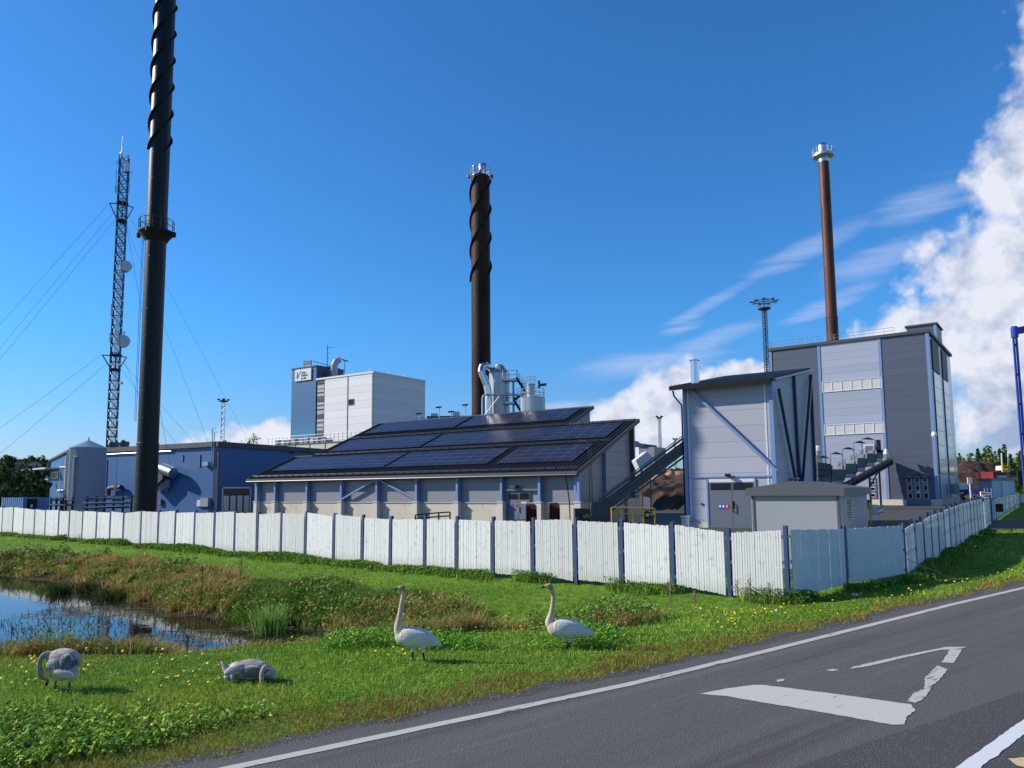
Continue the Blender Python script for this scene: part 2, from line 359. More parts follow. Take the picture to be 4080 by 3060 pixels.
def vnoise(x, y, s, seed=0):
    x = x * s + seed * 17.3; y = y * s + seed * 7.1; xi, yi = np.floor(x), np.floor(y); fx, fy = smooth(x - xi), smooth(y - yi)
    h = lambda a, b: np.modf(np.abs(np.sin(a * 127.1 + b * 311.7 + seed) * 43758.5453))[0]
    return (h(xi, yi) * (1 - fx) + h(xi + 1, yi) * fx) * (1 - fy) + (h(xi, yi + 1) * (1 - fx) + h(xi + 1, yi + 1) * fx) * fy
def pond_d(x, y):
    d, _ = seg_dist(x, y, POND, True); d = np.where(inside(x, y, POND), -d, d); return d + (vnoise(x, y, .6, 3) - .5) * .9
def terr(x, y):
    x = np.asarray(x, float); y = np.asarray(y, float)
    rd = road_d(x, y); base = -.03 - .22 * smooth((rd - .8) / 3) * smooth((y - 14) / 5)
    pd = pond_d(x, y); fd_, _ = seg_dist(x, y, FLINE); fd_ = np.abs(fd_)
    near = smooth((21.0 - y) / 2.5); t_ = np.clip((pd - 1.0) / (np.maximum(pd - 1.0, 0) + fd_ + 1e-3), 0, 1)
    hfar = -1.4 + .5 * smooth(pd / 1.4) + (base + .9) * t_ ** .8
    hfar = np.where((fd_ < .01) | (y > 60), base, hfar); hnear = -1.4 + (1.4 + base) * smooth(pd / 6.2)
    behind = smooth(((x - 7.4) * .586 + (y - 20) * .81) / .8); hfar = hfar * (1 - behind) + base * behind
    hp = np.where(pd < 0, -1.4 - .6 * smooth(-pd / 2), hfar * (1 - near) + hnear * near)
    dd, _ = seg_dist(x, y, DITCH); dep = 1.05 * (1 - smooth((x + .5) / 3.2)); north = smooth((y - 18.2) / 1.5) * (1 - behind); t2_ = np.clip((dd - 2) / (np.maximum(dd - 2, 0) + fd_ + 1e-3), 0, 1); b2_ = base * (1 - north) + (base - .4 * (1 - t2_) * (1 - smooth((x - 2) / 5)) * smooth((x + 12) / 6)) * north
    hd = b2_ - dep * (1 - smooth((dd - .5) / 2.1))
    z = np.minimum(hp, hd) + (vnoise(x, y, .9, 5) - .5) * .05 * (rd > 2) * (rd < 40)
    return z
def grid_axis(lo, hi, f0, f1, fine):
    a = list(np.arange(f0, f1 + 1e-6, fine)); s = fine; x = f0
    while x > lo: s *= 1.35; x -= s; a.insert(0, max(x, lo))
    s = fine; x = f1
    while x < hi: s *= 1.35; x += s; a.append(min(x, hi))
    return np.array(a)
gxs = grid_axis(-4000, 4000, -50, 42, .4); gys = grid_axis(-200, 6000, 2, 62, .4)
GX, GY = np.meshgrid(gxs, gys); GZ = terr(GX, GY)
nx_, ny_ = len(gxs), len(gys)
idx = np.arange(nx_ * ny_).reshape(ny_, nx_)
fc = np.stack([idx[:-1, :-1], idx[:-1, 1:], idx[1:, 1:], idx[1:, :-1]], -1).reshape(-1, 4)
def fast_mesh(name, co, faces, m, loops=None, cols=None, smooth_=False, uv=None):
    me = bpy.data.meshes.new(name); co = np.asarray(co, np.float32).reshape(-1, 3); me.vertices.add(len(co)); me.vertices.foreach_set('co', co.ravel())
    faces = np.asarray(faces, np.int32); k = faces.shape[1]; n = len(faces)
    me.loops.add(n * k); me.loops.foreach_set('vertex_index', faces.ravel()); me.polygons.add(n)
    me.polygons.foreach_set('loop_start', np.arange(0, n * k, k, dtype=np.int32)); me.polygons.foreach_set('loop_total', np.full(n, k, np.int32))
    if smooth_: me.polygons.foreach_set('use_smooth', np.ones(n, bool))
    me.update(calc_edges=True)
    if cols is not None:
        at_ = me.color_attributes.new('tint', 'FLOAT_COLOR', 'POINT'); cc = np.ones((len(co), 4), np.float32); cc[:, :3] = cols; at_.data.foreach_set('color', cc.ravel())
    me.materials.append(m); o = bpy.data.objects.new(name, me); COL.objects.link(o); return o
# ground material: turf, dry rim by the road, dark mud on the banks
m, nt, bs = bsdf('ground'); M['ground'] = m
tcn = nd(nt, 'ShaderNodeTexCoord'); v = tcn.outputs['Object']
a1 = noise(nt, v, .35, 6, .6); a2 = noise(nt, v, 3.0, 6, .7); a3 = noise(nt, v, 14, 4, .7)
c = mixc(nt, sstep(nt, a1, .35, .65), (.15, .31, .025), (.22, .39, .035)); c = mixc(nt, sstep(nt, a2, .3, .65), (.08, .18, .02), c)
c = mixc(nt, sstep(nt, a3, .3, .75), mixc(nt, .45, c, (.02, .035, .01)), c)
sp = nd(nt, 'ShaderNodeSeparateXYZ'); nt.links.new(v, sp.inputs[0]); low = sstep(nt, sp.outputs[2], -.95, -1.2)
c = mixc(nt, low, c, mixc(nt, a2, (.035, .028, .016), (.075, .06, .03)))
at_ = nd(nt, 'ShaderNodeVertexColor', layer_name='tint')
sr = nd(nt, 'ShaderNodeSeparateColor'); nt.links.new(at_.outputs[0], sr.inputs[0])
c = mixc(nt, mth(nt, 'MULTIPLY', sr.outputs[0], .85), c, mixc(nt, a3, (.07, .055, .035), (.17, .13, .085)))
nt.links.new(c, bs.inputs['Base Color']); bs.inputs['Roughness'].default_value = .95; bs.inputs['Specular IOR Level'].default_value = .1
bp = nd(nt, 'ShaderNodeBump'); bp.inputs['Strength'].default_value = .9; bp.inputs['Distance'].default_value = .08
nt.links.new(mth(nt, 'ADD', mth(nt, 'MULTIPLY', a3, .6), a2), bp.inputs['Height']); nt.links.new(bp.outputs[0], bs.inputs['Normal'])
rdv = road_d(GX, GY).ravel(); tint = np.zeros((nx_ * ny_, 3)); tint[:, 0] = (1 - smooth((rdv - .45) / .7)) * (rdv > -3)
g = fast_mesh('ground', np.stack([GX, GY, GZ], -1), fc, M['ground'], cols=tint, smooth_=True); g['kind'] = 'structure'
# water
m, nt, bs = bsdf('water'); M['water'] = m
tcn = nd(nt, 'ShaderNodeTexCoord'); mp = nd(nt, 'ShaderNodeMapping'); mp.inputs['Scale'].default_value = (1, 1.6, 1); mp.inputs['Rotation'].default_value = (0, 0, .35); nt.links.new(tcn.outputs['Object'], mp.inputs[0])
n_ = noise(nt, mp.outputs[0], 2.6, 3, .5); n2_ = noise(nt, tcn.outputs['Object'], .25, 5, .6); n3_ = noise(nt, tcn.outputs['Object'], 5, 5, .7)
scum = mth(nt, 'MULTIPLY', sstep(nt, n3_, .53, .66), sstep(nt, n2_, .48, .62))
nt.links.new(mixc(nt, scum, (.012, .012, .008), (.09, .085, .04)), bs.inputs['Base Color'])
nt.links.new(mth(nt, 'ADD', mth(nt, 'MULTIPLY', scum, .5), .02), bs.inputs['Roughness']); bs.inputs['IOR'].default_value = 1.33; bs.inputs['Specular IOR Level'].default_value = .5
bp = nd(nt, 'ShaderNodeBump'); bp.inputs['Strength'].default_value = .05; bp.inputs['Distance'].default_value = .04; nt.links.new(n_, bp.inputs['Height']); nt.links.new(bp.outputs[0], bs.inputs['Normal'])
mb = MB(); mb.add([(-70, 15, -1.4), (2, 15, -1.4), (2, 56, -1.4), (-70, 56, -1.4)], [(0, 1, 2, 3)]); mb.build('pond', M['water'])['kind'] = 'structure'

# asphalt
def asphalt(name, base, rough_hi=.9, fleck=.0, streaks=0, ang=0.0):
    m, nt, bs = bsdf(name); tcn = nd(nt, 'ShaderNodeTexCoord'); v = tcn.outputs['Object']
    n_ = noise(nt, v, .8, 5, .6); f = noise(nt, v, 75, 3, .8); vo = nd(nt, 'ShaderNodeTexVoronoi'); nt.links.new(v, vo.inputs['Vector']); vo.inputs['Scale'].default_value = 42
    c = mixc(nt, n_, tuple(x * .82 for x in base), tuple(x * 1.22 for x in base))
    c = mixc(nt, sstep(nt, f, .38, .7), tuple(x * .62 for x in base), c)
    wn = nd(nt, 'ShaderNodeSeparateColor'); nt.links.new(vo.outputs['Color'], wn.inputs[0])
    st = mth(nt, 'MULTIPLY', mth(nt, 'GREATER_THAN', wn.outputs[0], .90), mth(nt, 'LESS_THAN', vo.outputs['Distance'], .42)); c = mixc(nt, mth(nt, 'MULTIPLY', st, fleck), c, (.34, .32, .29))
    if streaks:
        s_ = noise(nt, aligned(nt, v, ang, (.07, 1.7, 1)), 1.0, 7, .62); c = mixc(nt, mth(nt, 'MULTIPLY', sstep(nt, s_, .5, .68), streaks), c, tuple(x * .45 for x in (base[0], base[1] * .92, base[2] * .85)))
        c = mixc(nt, mth(nt, 'MULTIPLY', sstep(nt, s_, .46, .33), streaks * .35), c, tuple(x * 1.6 for x in base))
    nt.links.new(c, bs.inputs['Base Color']); bs.inputs['Roughness'].default_value = .82; bs.inputs['Specular IOR Level'].default_value = .35
    bp = nd(nt, 'ShaderNodeBump'); bp.inputs['Strength'].default_value = .55; bp.inputs['Distance'].default_value = .012; nt.links.new(mth(nt, 'ADD', f, vo.outputs['Distance']), bp.inputs['Height']); nt.links.new(bp.outputs[0], bs.inputs['Normal'])
    return m, nt, bs, c
RANG = math.atan2(.62, .785)
M['asphalt'] = asphalt('asphalt', (.132, .129, .127), fleck=.25, streaks=.75, ang=RANG)[0]
M['asphalt_new'] = asphalt('asphalt_new', (.092, .09, .089), fleck=.35)[0]
M['asphalt_yard'] = asphalt('asphalt_yard', (.085, .082, .078), fleck=.1, streaks=.3, ang=.9)[0]
M['gravel'] = asphalt('gravel', (.085, .08, .077), fleck=.9)[0]
RDIR = []
for i in range(len(RE)):
    a, b_ = RE[max(0, i - 1)], RE[min(len(RE) - 1, i + 1)]; RDIR.append((b_ - a).normalized())
def road_pt(i, off): n_ = Vector((-RDIR[i].y, RDIR[i].x)); p = RE[i] + n_ * off; return p     # off > 0 towards the grass
def dense(off, seg=.35, jit=0.0):                        # polyline parallel to the edge line
    out = []
    for i in range(len(RE) - 1):
        a, b_ = road_pt(i, off), road_pt(i + 1, off); L_ = (b_ - a).length; n_ = max(1, int(L_ / seg)) if -10 < a.x < 40 else 3
        for k in range(n_): out.append(a.lerp(b_, k / n_))
    return out
def strip(name, o0, o1, z, m, jit0=0, jit1=0, kind='structure', par=None):
    A_, B_ = dense(o0), dense(o1); co = []; n_ = min(len(A_), len(B_))
    for i in range(n_):
        d_ = (A_[i] - B_[i]).normalized(); j0 = (vnoise(np.array(A_[i].x), np.array(A_[i].y), 2.1, 9) - .5) * jit0 + (rng.random() - .5) * jit0 * .25; j1 = (rng.random() - .5) * jit1
        a, b_ = A_[i] + d_ * float(j0), B_[i] + d_ * float(j1); co += [(a.x, a.y, z), (b_.x, b_.y, z)]
    fs = [(2 * i + 1, 2 * i + 3, 2 * i + 2, 2 * i) for i in range(n_ - 1)]
    mb = MB(); mb.add(co, fs); o = mb.build(name, m, par); o['kind'] = kind; return o
strip('road', .38, -5.9, .012, M['asphalt'], jit0=.34)
strip('road_shoulder', .62, .0, .004, M['gravel'], jit0=.5)
_a, _b = onz(3178.6, 3060).xy, onz(4080, 2757).xy; _d = (_b - _a).normalized()
mb = MB(); _p = [_a - _d * 12 + Vector((.006, 0)) * 0] + [_a + _d * (k * .12 - 4) + Vector((-_d.y, _d.x)) * float(rng.normal(0, .012)) for k in range(200)] + [_a + _d * 70, _a + _d * 70 + Vector((60, -60)), _a - _d * 12 + Vector((30, -30))]
mb.add([(p.x, p.y, .017) for p in _p], [tuple(range(len(_p)))[::-1]]); mb.build('road', M['asphalt_new'])['kind'] = 'structure'
def paint(name, wear, worn_col=(.07, .07, .072), sc=9, col=(.50, .49, .455)):
    m, nt, bs = bsdf(name); tcn = nd(nt, 'ShaderNodeTexCoord'); v = tcn.outputs['Object']
    a = noise(nt, aligned(nt, v, RANG, (.3, 1.6, 1)), sc, 8, .7); a2 = noise(nt, v, 60, 3, .7)
    f = mth(nt, 'ADD', mth(nt, 'MULTIPLY', a, .8), mth(nt, 'MULTIPLY', a2, .2)); wm = sstep(nt, f, wear - .03, wear + .03)
    c = mixc(nt, wm, mixc(nt, a2, tuple(x * .86 for x in col), col), worn_col)
    nt.links.new(c, bs.inputs['Base Color']); bs.inputs['Roughness'].default_value = .7; return m
M['paint_line'] = paint('paint_line', .60); M['paint_old'] = paint('paint_old', .635, sc=5, col=(.54, .53, .49)); M['paint_fresh'] = paint('paint_fresh', .72, worn_col=(.05, .05, .052), col=(.68, .70, .74)); M['paint_yellow'] = paint('paint_yellow', .6, worn_col=(.05, .05, .052), col=(.65, .48, .27))
M['paint_worn'] = paint('paint_worn', .56, sc=6)
strip('road_line', .075, -.075, .018, M['paint_line'], .012, .012)
_d = Vector((.749, .663)); _n = Vector((.663, -.749)); _a = Vector((4.36, 7.59)); mb = MB(); _q = [_a + _d * (k * .1 - 6) + _n * float(rng.normal(0, .004)) for k in range(500)]; _r = [p + _n * (.16 + float(rng.normal(0, .004))) for p in _q]
mb.add([(p.x, p.y, .023) for p in _q + _r], [(k, 500 + k, 501 + k, k + 1) for k in range(499)]); mb.build('road_line', M['paint_fresh'])['kind'] = 'structure'
def z8(x, y): return (2500 + x * .7143, 2300 + y * .7143)
def marking(name, pts, m, z=.018, ragged=.02):
    P_ = [onz(*z8(x, y), z) for x, y in pts]; out = []
    for i in range(len(P_)):
        a, b_ = P_[i], P_[(i + 1) % len(P_)]; L_ = (b_ - a).length; n_ = max(1, int(L_ / .06)); nn = Vector((-(b_ - a).y, (b_ - a).x, 0)).normalized()
        for k in range(n_): out.append(a.lerp(b_, k / n_) + nn * (rng.random() - .5) * ragged * (1 if k else 0))
    mb = MB(); mb.add(out, [tuple(range(len(out)))]); 
    if (out[1] - out[0]).cross(out[len(out) // 2] - out[0]).z < 0: mb.f[0].reverse()
    mb.build(name, m)['kind'] = 'structure'
marking('road_marking', [(400, 650), (540, 622), (700, 600), (760, 600), (1080, 640), (1400, 683), (1580, 708), (1608, 742), (1560, 775), (1545, 820), (1475, 822), (1380, 805), (1100, 755), (800, 705), (620, 675), (560, 663), (460, 655)], M['paint_old'])
marking('road_marking', [(1245, 512), (1262, 497), (1440, 457), (1640, 415), (1780, 388), (1895, 388), (1860, 398), (1740, 406), (1500, 458), (1360, 492)], M['paint_line'])
marking('road_marking', [(1105, 517), (1150, 511), (1185, 517), (1140, 524)], M['paint_line'])
marking('road_marking', [(830, 572), (875, 566), (872, 578), (838, 583)], M['paint_worn'])
marking('road_marking', [(1800, 402), (1866, 402), (1820, 478), (1752, 475)], M['paint_line'])
marking('road_marking', [(1730, 492), (1790, 515), (1722, 590), (1655, 625), (1660, 560)], M['paint_worn'])
marking('road_marking', [(1660, 620), (1700, 605), (1668, 665), (1610, 700), (1560, 690), (1590, 650)], M['paint_worn'])
marking('road_marking', [(2122, 1010), (2230, 1004), (2230, 1062), (2175, 1050)], M['paint_yellow'], z=.023)

# yard surface, cut where the fence runs; path to the gate
C_CORNER = at(3607, 2200, 24.1).xy
mb = MB(); mb.add([(-58, 75, -.235), (8.6, 24.6, -.235), (12.4, 25.6, -.235), (31.2, 50.5, -.235), (38, 60, -.235), (95, 140, -.235), (160, 260, -.235), (-200, 260, -.235), (-140, 130, -.235)], [tuple(range(9))]); mb.build('yard', M['asphalt_yard'])['kind'] = 'structure'
pp = [onz(x, y, -.22) for x, y in ((3912, 2096), (3925, 2112), (4080, 2106), (4400, 2098), (4700, 2040), (4400, 2060), (4080, 2068), (3985, 2075), (3950, 2079))]
mb = MB(); mb.add([Vector((p.x, p.y, -.222)) for p in pp], [tuple(range(len(pp)))]); mb.build('path', M['asphalt_yard'])['kind'] = 'structure'
ZY = -.25
Zv = Vector((0, 0, 1))
# ------------------------------------------------------------------ solar roof building
C0 = at(2297, 1874, 64); F0 = Fac((C0.x, C0.y), U2); S0 = Fac((C0.x, C0.y), V2)
MR = .418
def rp(u, v, off=0.0):                                  # point of the roof plane
    nrm = Vector((-V2.x * MR, -V2.y * MR, 1)).normalized()
    return Vector((C0.x, C0.y, 4.42)) + U2 * u + (V2 + Zv * MR) * v + nrm * off
b = thing('storage_hall', (C0.x - 18, C0.y + 12, ZY), 'grey hall with solar panels on its dark sloping roof and concrete lower walls', 'building')
UL = -44.4
mb = MB()
for u0, u1, v1 in ((UL + .4, -40.9, 6.3), (-40.9, -8.1, 18.0), (-8.1, -.35, 12.2)):     # upper wall, cladding
    vs = [C0 + U2 * u0 + V2 * .4, C0 + U2 * u1 + V2 * .4, C0 + U2 * u1 + V2 * v1, C0 + U2 * u0 + V2 * v1]
    bot = [Vector((q.x, q.y, 1.62)) for q in vs]; top = [Vector((q.x, q.y, 4.42 + MR * v - .12)) for q, v in zip(vs, (.4, .4, v1, v1))]
    mb.add(bot + top, [(0, 3, 2, 1), (4, 5, 6, 7), (0, 1, 5, 4), (1, 2, 6, 5), (2, 3, 7, 6), (3, 0, 4, 7)])
mb.build('wall', M['panel_grey'], b)
mb = MB()
for u0, u1, v1 in ((UL + .35, -40.85, 6.35), (-40.85, -8.05, 18.05), (-8.05, -.3, 12.25)):
    mb.par(C0 * 1 + U2 * u0 + V2 * .33 + Vector((0, 0, ZY - .3 - C0.z)), U2 * (u1 - u0), V2 * (v1 - .33), (0, 0, 1.62 - ZY + .3))
mb.build('concrete_wall', M['concrete'], b, bevel=.02)
mb = MB()
th = -.22
ol = [(UL, -.5), (.35, -.5), (.35, 12.6), (-7.8, 12.6), (-7.8, 18.4), (-41.1, 18.4), (-41.1, 6.6), (UL, 6.6)]
mb.prism([rp(u, v, th) for u, v in ol], rp(0, 0, .02) - rp(0, 0, th))
k = 0
for u0, u1, v0_, v1_ in ((UL + .2, -41.1, -.45, 6.55), (-41.0, -7.85, -.45, 18.35), (-7.75, .3, -.45, 12.55)):      # standing ribs
    u = u0
    while u < u1: mb.beam(rp(u, v0_, .05), rp(u, v1_, .05), .07, .08); u += .42
roof = mb.build('roof', M['roof_black'], b)
mb = MB()                                               # edge flashings and gutter, bright at the eave
mb.tube(rp(UL, -.57, -.12), rp(.3, -.57, -.12), .075, 8); mb.build('gutter', M['dark_metal'], roof)
mb = MB()
for a_, c_ in ((0, 1), (1, 2), (2, 3), (3, 4), (4, 5), (7, 0), (6, 7)):
    mb.beam(rp(*ol[a_], .0), rp(*ol[c_], .0), .09, .34)
mb.build('verge_trim', M['charcoal'], roof)
for v in (.2, 6.75, 12.35):                            # snow guards
    mb = MB(); u0 = UL + .3 if v < 6 else -40.8; u1 = .1 if v < 12.4 and v != 12.35 else -8.0
    if v == 12.35: u1 = .1
    for hh in (.16, .28): mb.tube(rp(u0, v, hh), rp(u1, v, hh), .028, 5)
    u = u0
    while u < u1: mb.beam(rp(u, v, 0), rp(u, v, .32), .03, .09); u += 1.2
    mb.build('snow_guard', M['dark_metal'], roof)
mb = MB(); mb.tube(rp(-8, 12.7, .3), rp(-8, 7.2, .25), .03, 5)
# solar material
m, nt, bs = bsdf('solar'); M['solar'] = m
uvn = nd(nt, 'ShaderNodeUVMap'); sp = nd(nt, 'ShaderNodeSeparateXYZ'); nt.links.new(uvn.outputs[0], sp.inputs[0])
def lines(o, per, wd):
    e = mth(nt, 'ABSOLUTE', mth(nt, 'SUBTRACT', mth(nt, 'FRACT', mth(nt, 'ADD', mth(nt, 'MULTIPLY', o, 1 / per), .5)), .5)); return mth(nt, 'LESS_THAN', e, wd / per)
big = mth(nt, 'MAXIMUM', lines(sp.outputs[0], 1.65, .022), lines(sp.outputs[1], 1.0, .028))
fine = mth(nt, 'MAXIMUM', lines(sp.outputs[0], .166, .006), lines(sp.outputs[1], .166, .006))
flo = nd(nt, 'ShaderNodeCombineXYZ'); nt.links.new(mth(nt, 'FLOOR', mth(nt, 'MULTIPLY', sp.outputs[0], 1 / 1.65)), flo.inputs[0]); nt.links.new(mth(nt, 'FLOOR', sp.outputs[1]), flo.inputs[1])
wn = nd(nt, 'ShaderNodeTexWhiteNoise', noise_dimensions='2D'); nt.links.new(flo.outputs[0], wn.inputs['Vector'])
c = mixc(nt, mth(nt, 'MULTIPLY', wn.outputs['Value'], .8), (.010, .010, .026), (.020, .019, .040))
c = mixc(nt, mth(nt, 'MULTIPLY', fine, .35), c, (.05, .05, .07)); c = mixc(nt, big, c, (.12, .125, .16))
nt.links.new(c, bs.inputs['Base Color']); bs.inputs['Roughness'].default_value = .34; bs.inputs['Specular IOR Level'].default_value = .24
for row, v0, v1, spans in ((0, 2.02, 6.02, ((-42.9, -24.8), (-24.2, -10.2), (-9.7, -1.25))), (1, 7.85, 11.75, ((-39.5, -24.8), (-24.05, -10.0), (-9.35, -.95))), (2, 14.2, 18.1, ((-39.6, -24.4), (-24.0, -9.7)))):
    for u0, u1 in spans:
        mb = MB(); n_ = round((u1 - u0) / 1.65); u1 = u0 + n_ * 1.65 if abs(u0 + n_ * 1.65 - u1) < .9 else u1
        q = [rp(u0, v0, .10), rp(u1, v0, .10), rp(u1, v1, .10), rp(u0, v1, .10)]; e = rp(0, 0, .16) - rp(0, 0, .1)
        t = [p + e for p in q]; W_, H_ = (u1 - u0), (v1 - v0) * 4.0 / (v1 - v0)
        mb.add(t, [(0, 1, 2, 3)], [[(0, 0), (W_, 0), (W_, H_), (0, H_)]])
        mb.add(q + t, [(0, 3, 2, 1), (0, 1, 5, 4), (1, 2, 6, 5), (2, 3, 7, 6), (3, 0, 4, 7)])
        mb.build('solar_array', M['solar'], b)
posts = [1025, 1097, 1223.6, 1360.7, 1502, 1660, 1822.7, 1998.6, 2150, 2306]
pt = [F0.L(x, 1950)[0] for x in posts]
for i, t in enumerate(pt):
    mb = MB(); F0.box(mb, t - .12, t + .12, 1.72, 4.22, -.32, .12); mb.build('steel_post', M['steel_blue'], b)
    mb = MB(); F0.box(mb, t - .3, t + .3, ZY - .2, 1.66, -.3, .28); F0.box(mb, t - .36, t + .36, 1.663, 1.76, -.2, .34); mb.build('concrete_pillar', M['concrete_light'], b, bevel=.02)
for a_, c_ in ((3, 4), (5, 4)):
    mb = MB(); mb.beam(F0.P(pt[a_], 1.95, 0), F0.P(pt[c_], 4.1, 0), .16, .2, F0.n); mb.build('brace', M['steel_blue'], b)
mb = MB(); F0.box(mb, UL + .5, -.4, 1.61, 1.7, -.3, -.24); mb.build('sill', M['galv'], b)
# double door
mb = MB(); F0.pbox(mb, 2010, 1962, 2106, 2072, -.33, -.26); F0.pbox(mb, 2004, 1948, 2146, 1955, -.33, -.1)
d = mb.build('door', M['door_mid'], b)
for x0, x1 in ((2018, 2058), (2063, 2102)):
    mb = MB(); F0.pbox(mb, x0, 1968, x1, 1990, -.26, -.24); mb.build('window', M['glass_dark'], d)
    mb = MB(); F0.pbox(mb, x0 - 2, 1993, x1 + 2, 2070, -.26, -.235); mb.build('leaf', M['door_grey'], d)
mb = MB(); F0.pbox(mb, 2062, 2018, 2064, 2042, -.24, -.14); mb.build('handle', M['galv'], d)
mb = MB(); F0.pbox(mb, 2024, 2010, 2040, 2025, -.235, -.22); mb.build('safety_notice', M['blue_sign'], d)
mb = MB(); F0.pbox(mb, 2050, 2010, 2059, 2023, -.235, -.22); mb.build('safety_notice', M['red_sign'], d)
mb = MB(); F0.pbox(mb, 2071, 2000, 2093, 2006, -.235, -.22); mb.build('door_plate', M['frame_white'], d)
mb = MB(); F0.box(mb, F0.L(2038, 1940)[0], F0.L(2060, 1940)[0], F0.L(2050, 1943)[1], F0.L(2050, 1935)[1], -.3, .35); mb.build('lamp', M['charcoal'], b)
# gable: corner post, mid post, ladder
for t in (0.2, 5.7, 12.0):
    mb = MB(); zt = 4.42 + MR * t - .3; S0.box(mb, t - .12, t + .12, 1.66, zt, -.34, .03); mb.build('steel_post', M['steel_blue'], b)
mb = MB(); t0 = 1.9
for dt in (-.25, .25): mb.tube(S0.P(t0 + dt, .9, .35), S0.P(t0 + dt, 6.4, .35), .03, 5)
for k in range(18): mb.tube(S0.P(t0 - .25, 1.0 + .3 * k, .35), S0.P(t0 + .25, 1.0 + .3 * k, .35), .018, 4)
for dt in (-.25, .25): mb.path([S0.P(t0 + dt, 6.4, .35), S0.P(t0 + dt, 7.0, .1), S0.P(t0 + dt, 7.2, -.5), S0.P(t0 + dt, 6.6, -1.2), S0.P(t0 + dt, 5.3, -1.5)], .025, 5)
mb.build('roof_ladder', M['charcoal'], b)
mb = MB(); mb.tube(F0.P(-.9, 4.2, .3), F0.P(-.55, 1.7, .35), .05, 8); mb.tube(F0.P(-.55, 1.7, .35), F0.P(-.5, -.4, .35), .05, 8); mb.build('downpipe', M['black_metal'], b)
mb = MB(); S0.box(mb, 11.6, 11.75, 1.6, 9.2, -.34, .1); mb.build('rear_trim', M['charcoal'], b)

# ------------------------------------------------------------------ grey tower building with the diagonal brace
C1 = at(3099, 2060, 55); F1 = Fac((C1.x, C1.y), U2); S1 = Fac((C1.x, C1.y), V2)
b = thing('conveyor_house', (C1.x - 3, C1.y + 5, ZY), 'pale grey clad tower house with diagonal blue brace and double door', 'building')
L1 = 6.95; tl = -L1; D1 = 13.2; zf = F1.L(3095, 1518)[1]; zb = S1.L(3246, 1492)[1]; sl1 = (zb - zf) / D1
mb = MB(); bot = [F1.P(tl, .15), F1.P(0, .15), S1.P(D1, .15), S1.P(D1, .15) - U2 * L1]; top = [Vector((q.x, q.y, z)) for q, z in zip(bot, (zf, zf, zb, zb))]
mb.add(bot + top, [(0, 3, 2, 1), (4, 5, 6, 7), (0, 1, 5, 4), (1, 2, 6, 5), (2, 3, 7, 6), (3, 0, 4, 7)])
mb.build('wall', M['panel_lav'], b)
mb = MB(); F1.box(mb, tl - .02, .02, ZY - .3, .15, -D1, .02); mb.build('plinth', M['concrete_light'], b)
mb = MB(); a0 = Vector((F1.P(tl - .75, 0, 1.1).x, F1.P(tl - .75, 0, 1.1).y, zf + .02 - sl1 * 1.1)); e1 = U2 * (L1 + .78); e2 = V2 * (D1 + 1.15) + Zv * sl1 * (D1 + 1.15)
mb.par(a0, e1, e2, (0, 0, .34)); rf = mb.build('roof', M['black_metal'], b)
mb = MB()
k = 0
while k < 24: mb.tube(a0 + U2 * (.2 + .31 * k) + Zv * .40, a0 + U2 * (.2 + .31 * k) + Zv * .46 + V2 * .1, .03, 4); k += 1
mb.build('snow_guard', M['black_metal'], rf)
mb = MB(); fq = onplane(2770, 1500, F1.P(0, 0, -1.2), F1.n); mb.lathe((fq.x, fq.y, zf), [(.33, 0), (.33, 2.3), (.28, 2.32), (.28, 2.4), (.42, 2.42), (.42, 2.5)], 18); mb.build('flue', M['silver_pipe'], b, smooth=True)
for t0, t1 in ((tl - .02, tl + .22), (-.26, .05)):
    mb = MB(); F1.box(mb, t0, t1, .12, zf - .05, -.02, .14); mb.build('corner_post', M['steel_blue'], b)
mb = MB(); F1.box(mb, tl + .3, tl + .42, .3, zf - .1, .003, .03); F1.box(mb, -.62, -.5, .3, zf - .1, .003, .03); mb.build('trim', M['frame_white'], b)
mb = MB(); p0 = F1.L(2752, 1552); p1 = F1.L(3098, 1877); mb.beam(F1.P(p0[0], p0[1], .18), F1.P(p1[0], p1[1], .18), .22, .24, F1.n); mb.build('brace', M['steel_blue'], b)
mb = MB(); F1.box(mb, tl + .25, -.3, F1.L(2900, 1903)[1], F1.L(2900, 1897)[1], 0, .1); mb.build('door_beam', M['steel_blue'], b)
za, zc = F1.L(2900, 1908)[1], ZY + .05
for x0, x1 in ((2818, 2824), (3009, 3015)):
    mb = MB(); F1.box(mb, F1.L(x0, 2000)[0], F1.L(x1, 2000)[0], zc, za, 0, .1); mb.build('door_jamb', M['steel_blue'], b)
mb = MB(); F1.box(mb, F1.L(2824, 2000)[0], F1.L(3009, 2000)[0], F1.L(2900, 1921)[1], za, 0, .06); mb.build('door_lintel', M['frame_white'], b)
for i, (x0, x1) in enumerate(((2830, 2918), (2920, 3006))):
    mb = MB(); F1.box(mb, F1.L(x0, 2000)[0], F1.L(x1, 2000)[0], zc, F1.L(2900, 1921)[1] - .02, 0, .05); d = mb.build('door', M['door_mid'], b)
    mb = MB(); F1.box(mb, F1.L(x0 + 4, 2000)[0], F1.L(x1 - 4, 2000)[0], F1.L(2900, 1952)[1], F1.L(2900, 1925)[1], .052, .07); mb.build('door_window', M['glass_dark'], d)
mb = MB(); tt, zz = F1.L(2924, 2020); mb.path([F1.P(tt, zz + .3, .06), F1.P(tt, zz + .3, .2), F1.P(tt, zz - .35, .2), F1.P(tt, zz - .35, .06)], .035, 6); F1.box(mb, tt - .1, tt + .05, zz - .1, zz + .45, .052, .08); mb.build('door_handle', M['black_metal'], d)
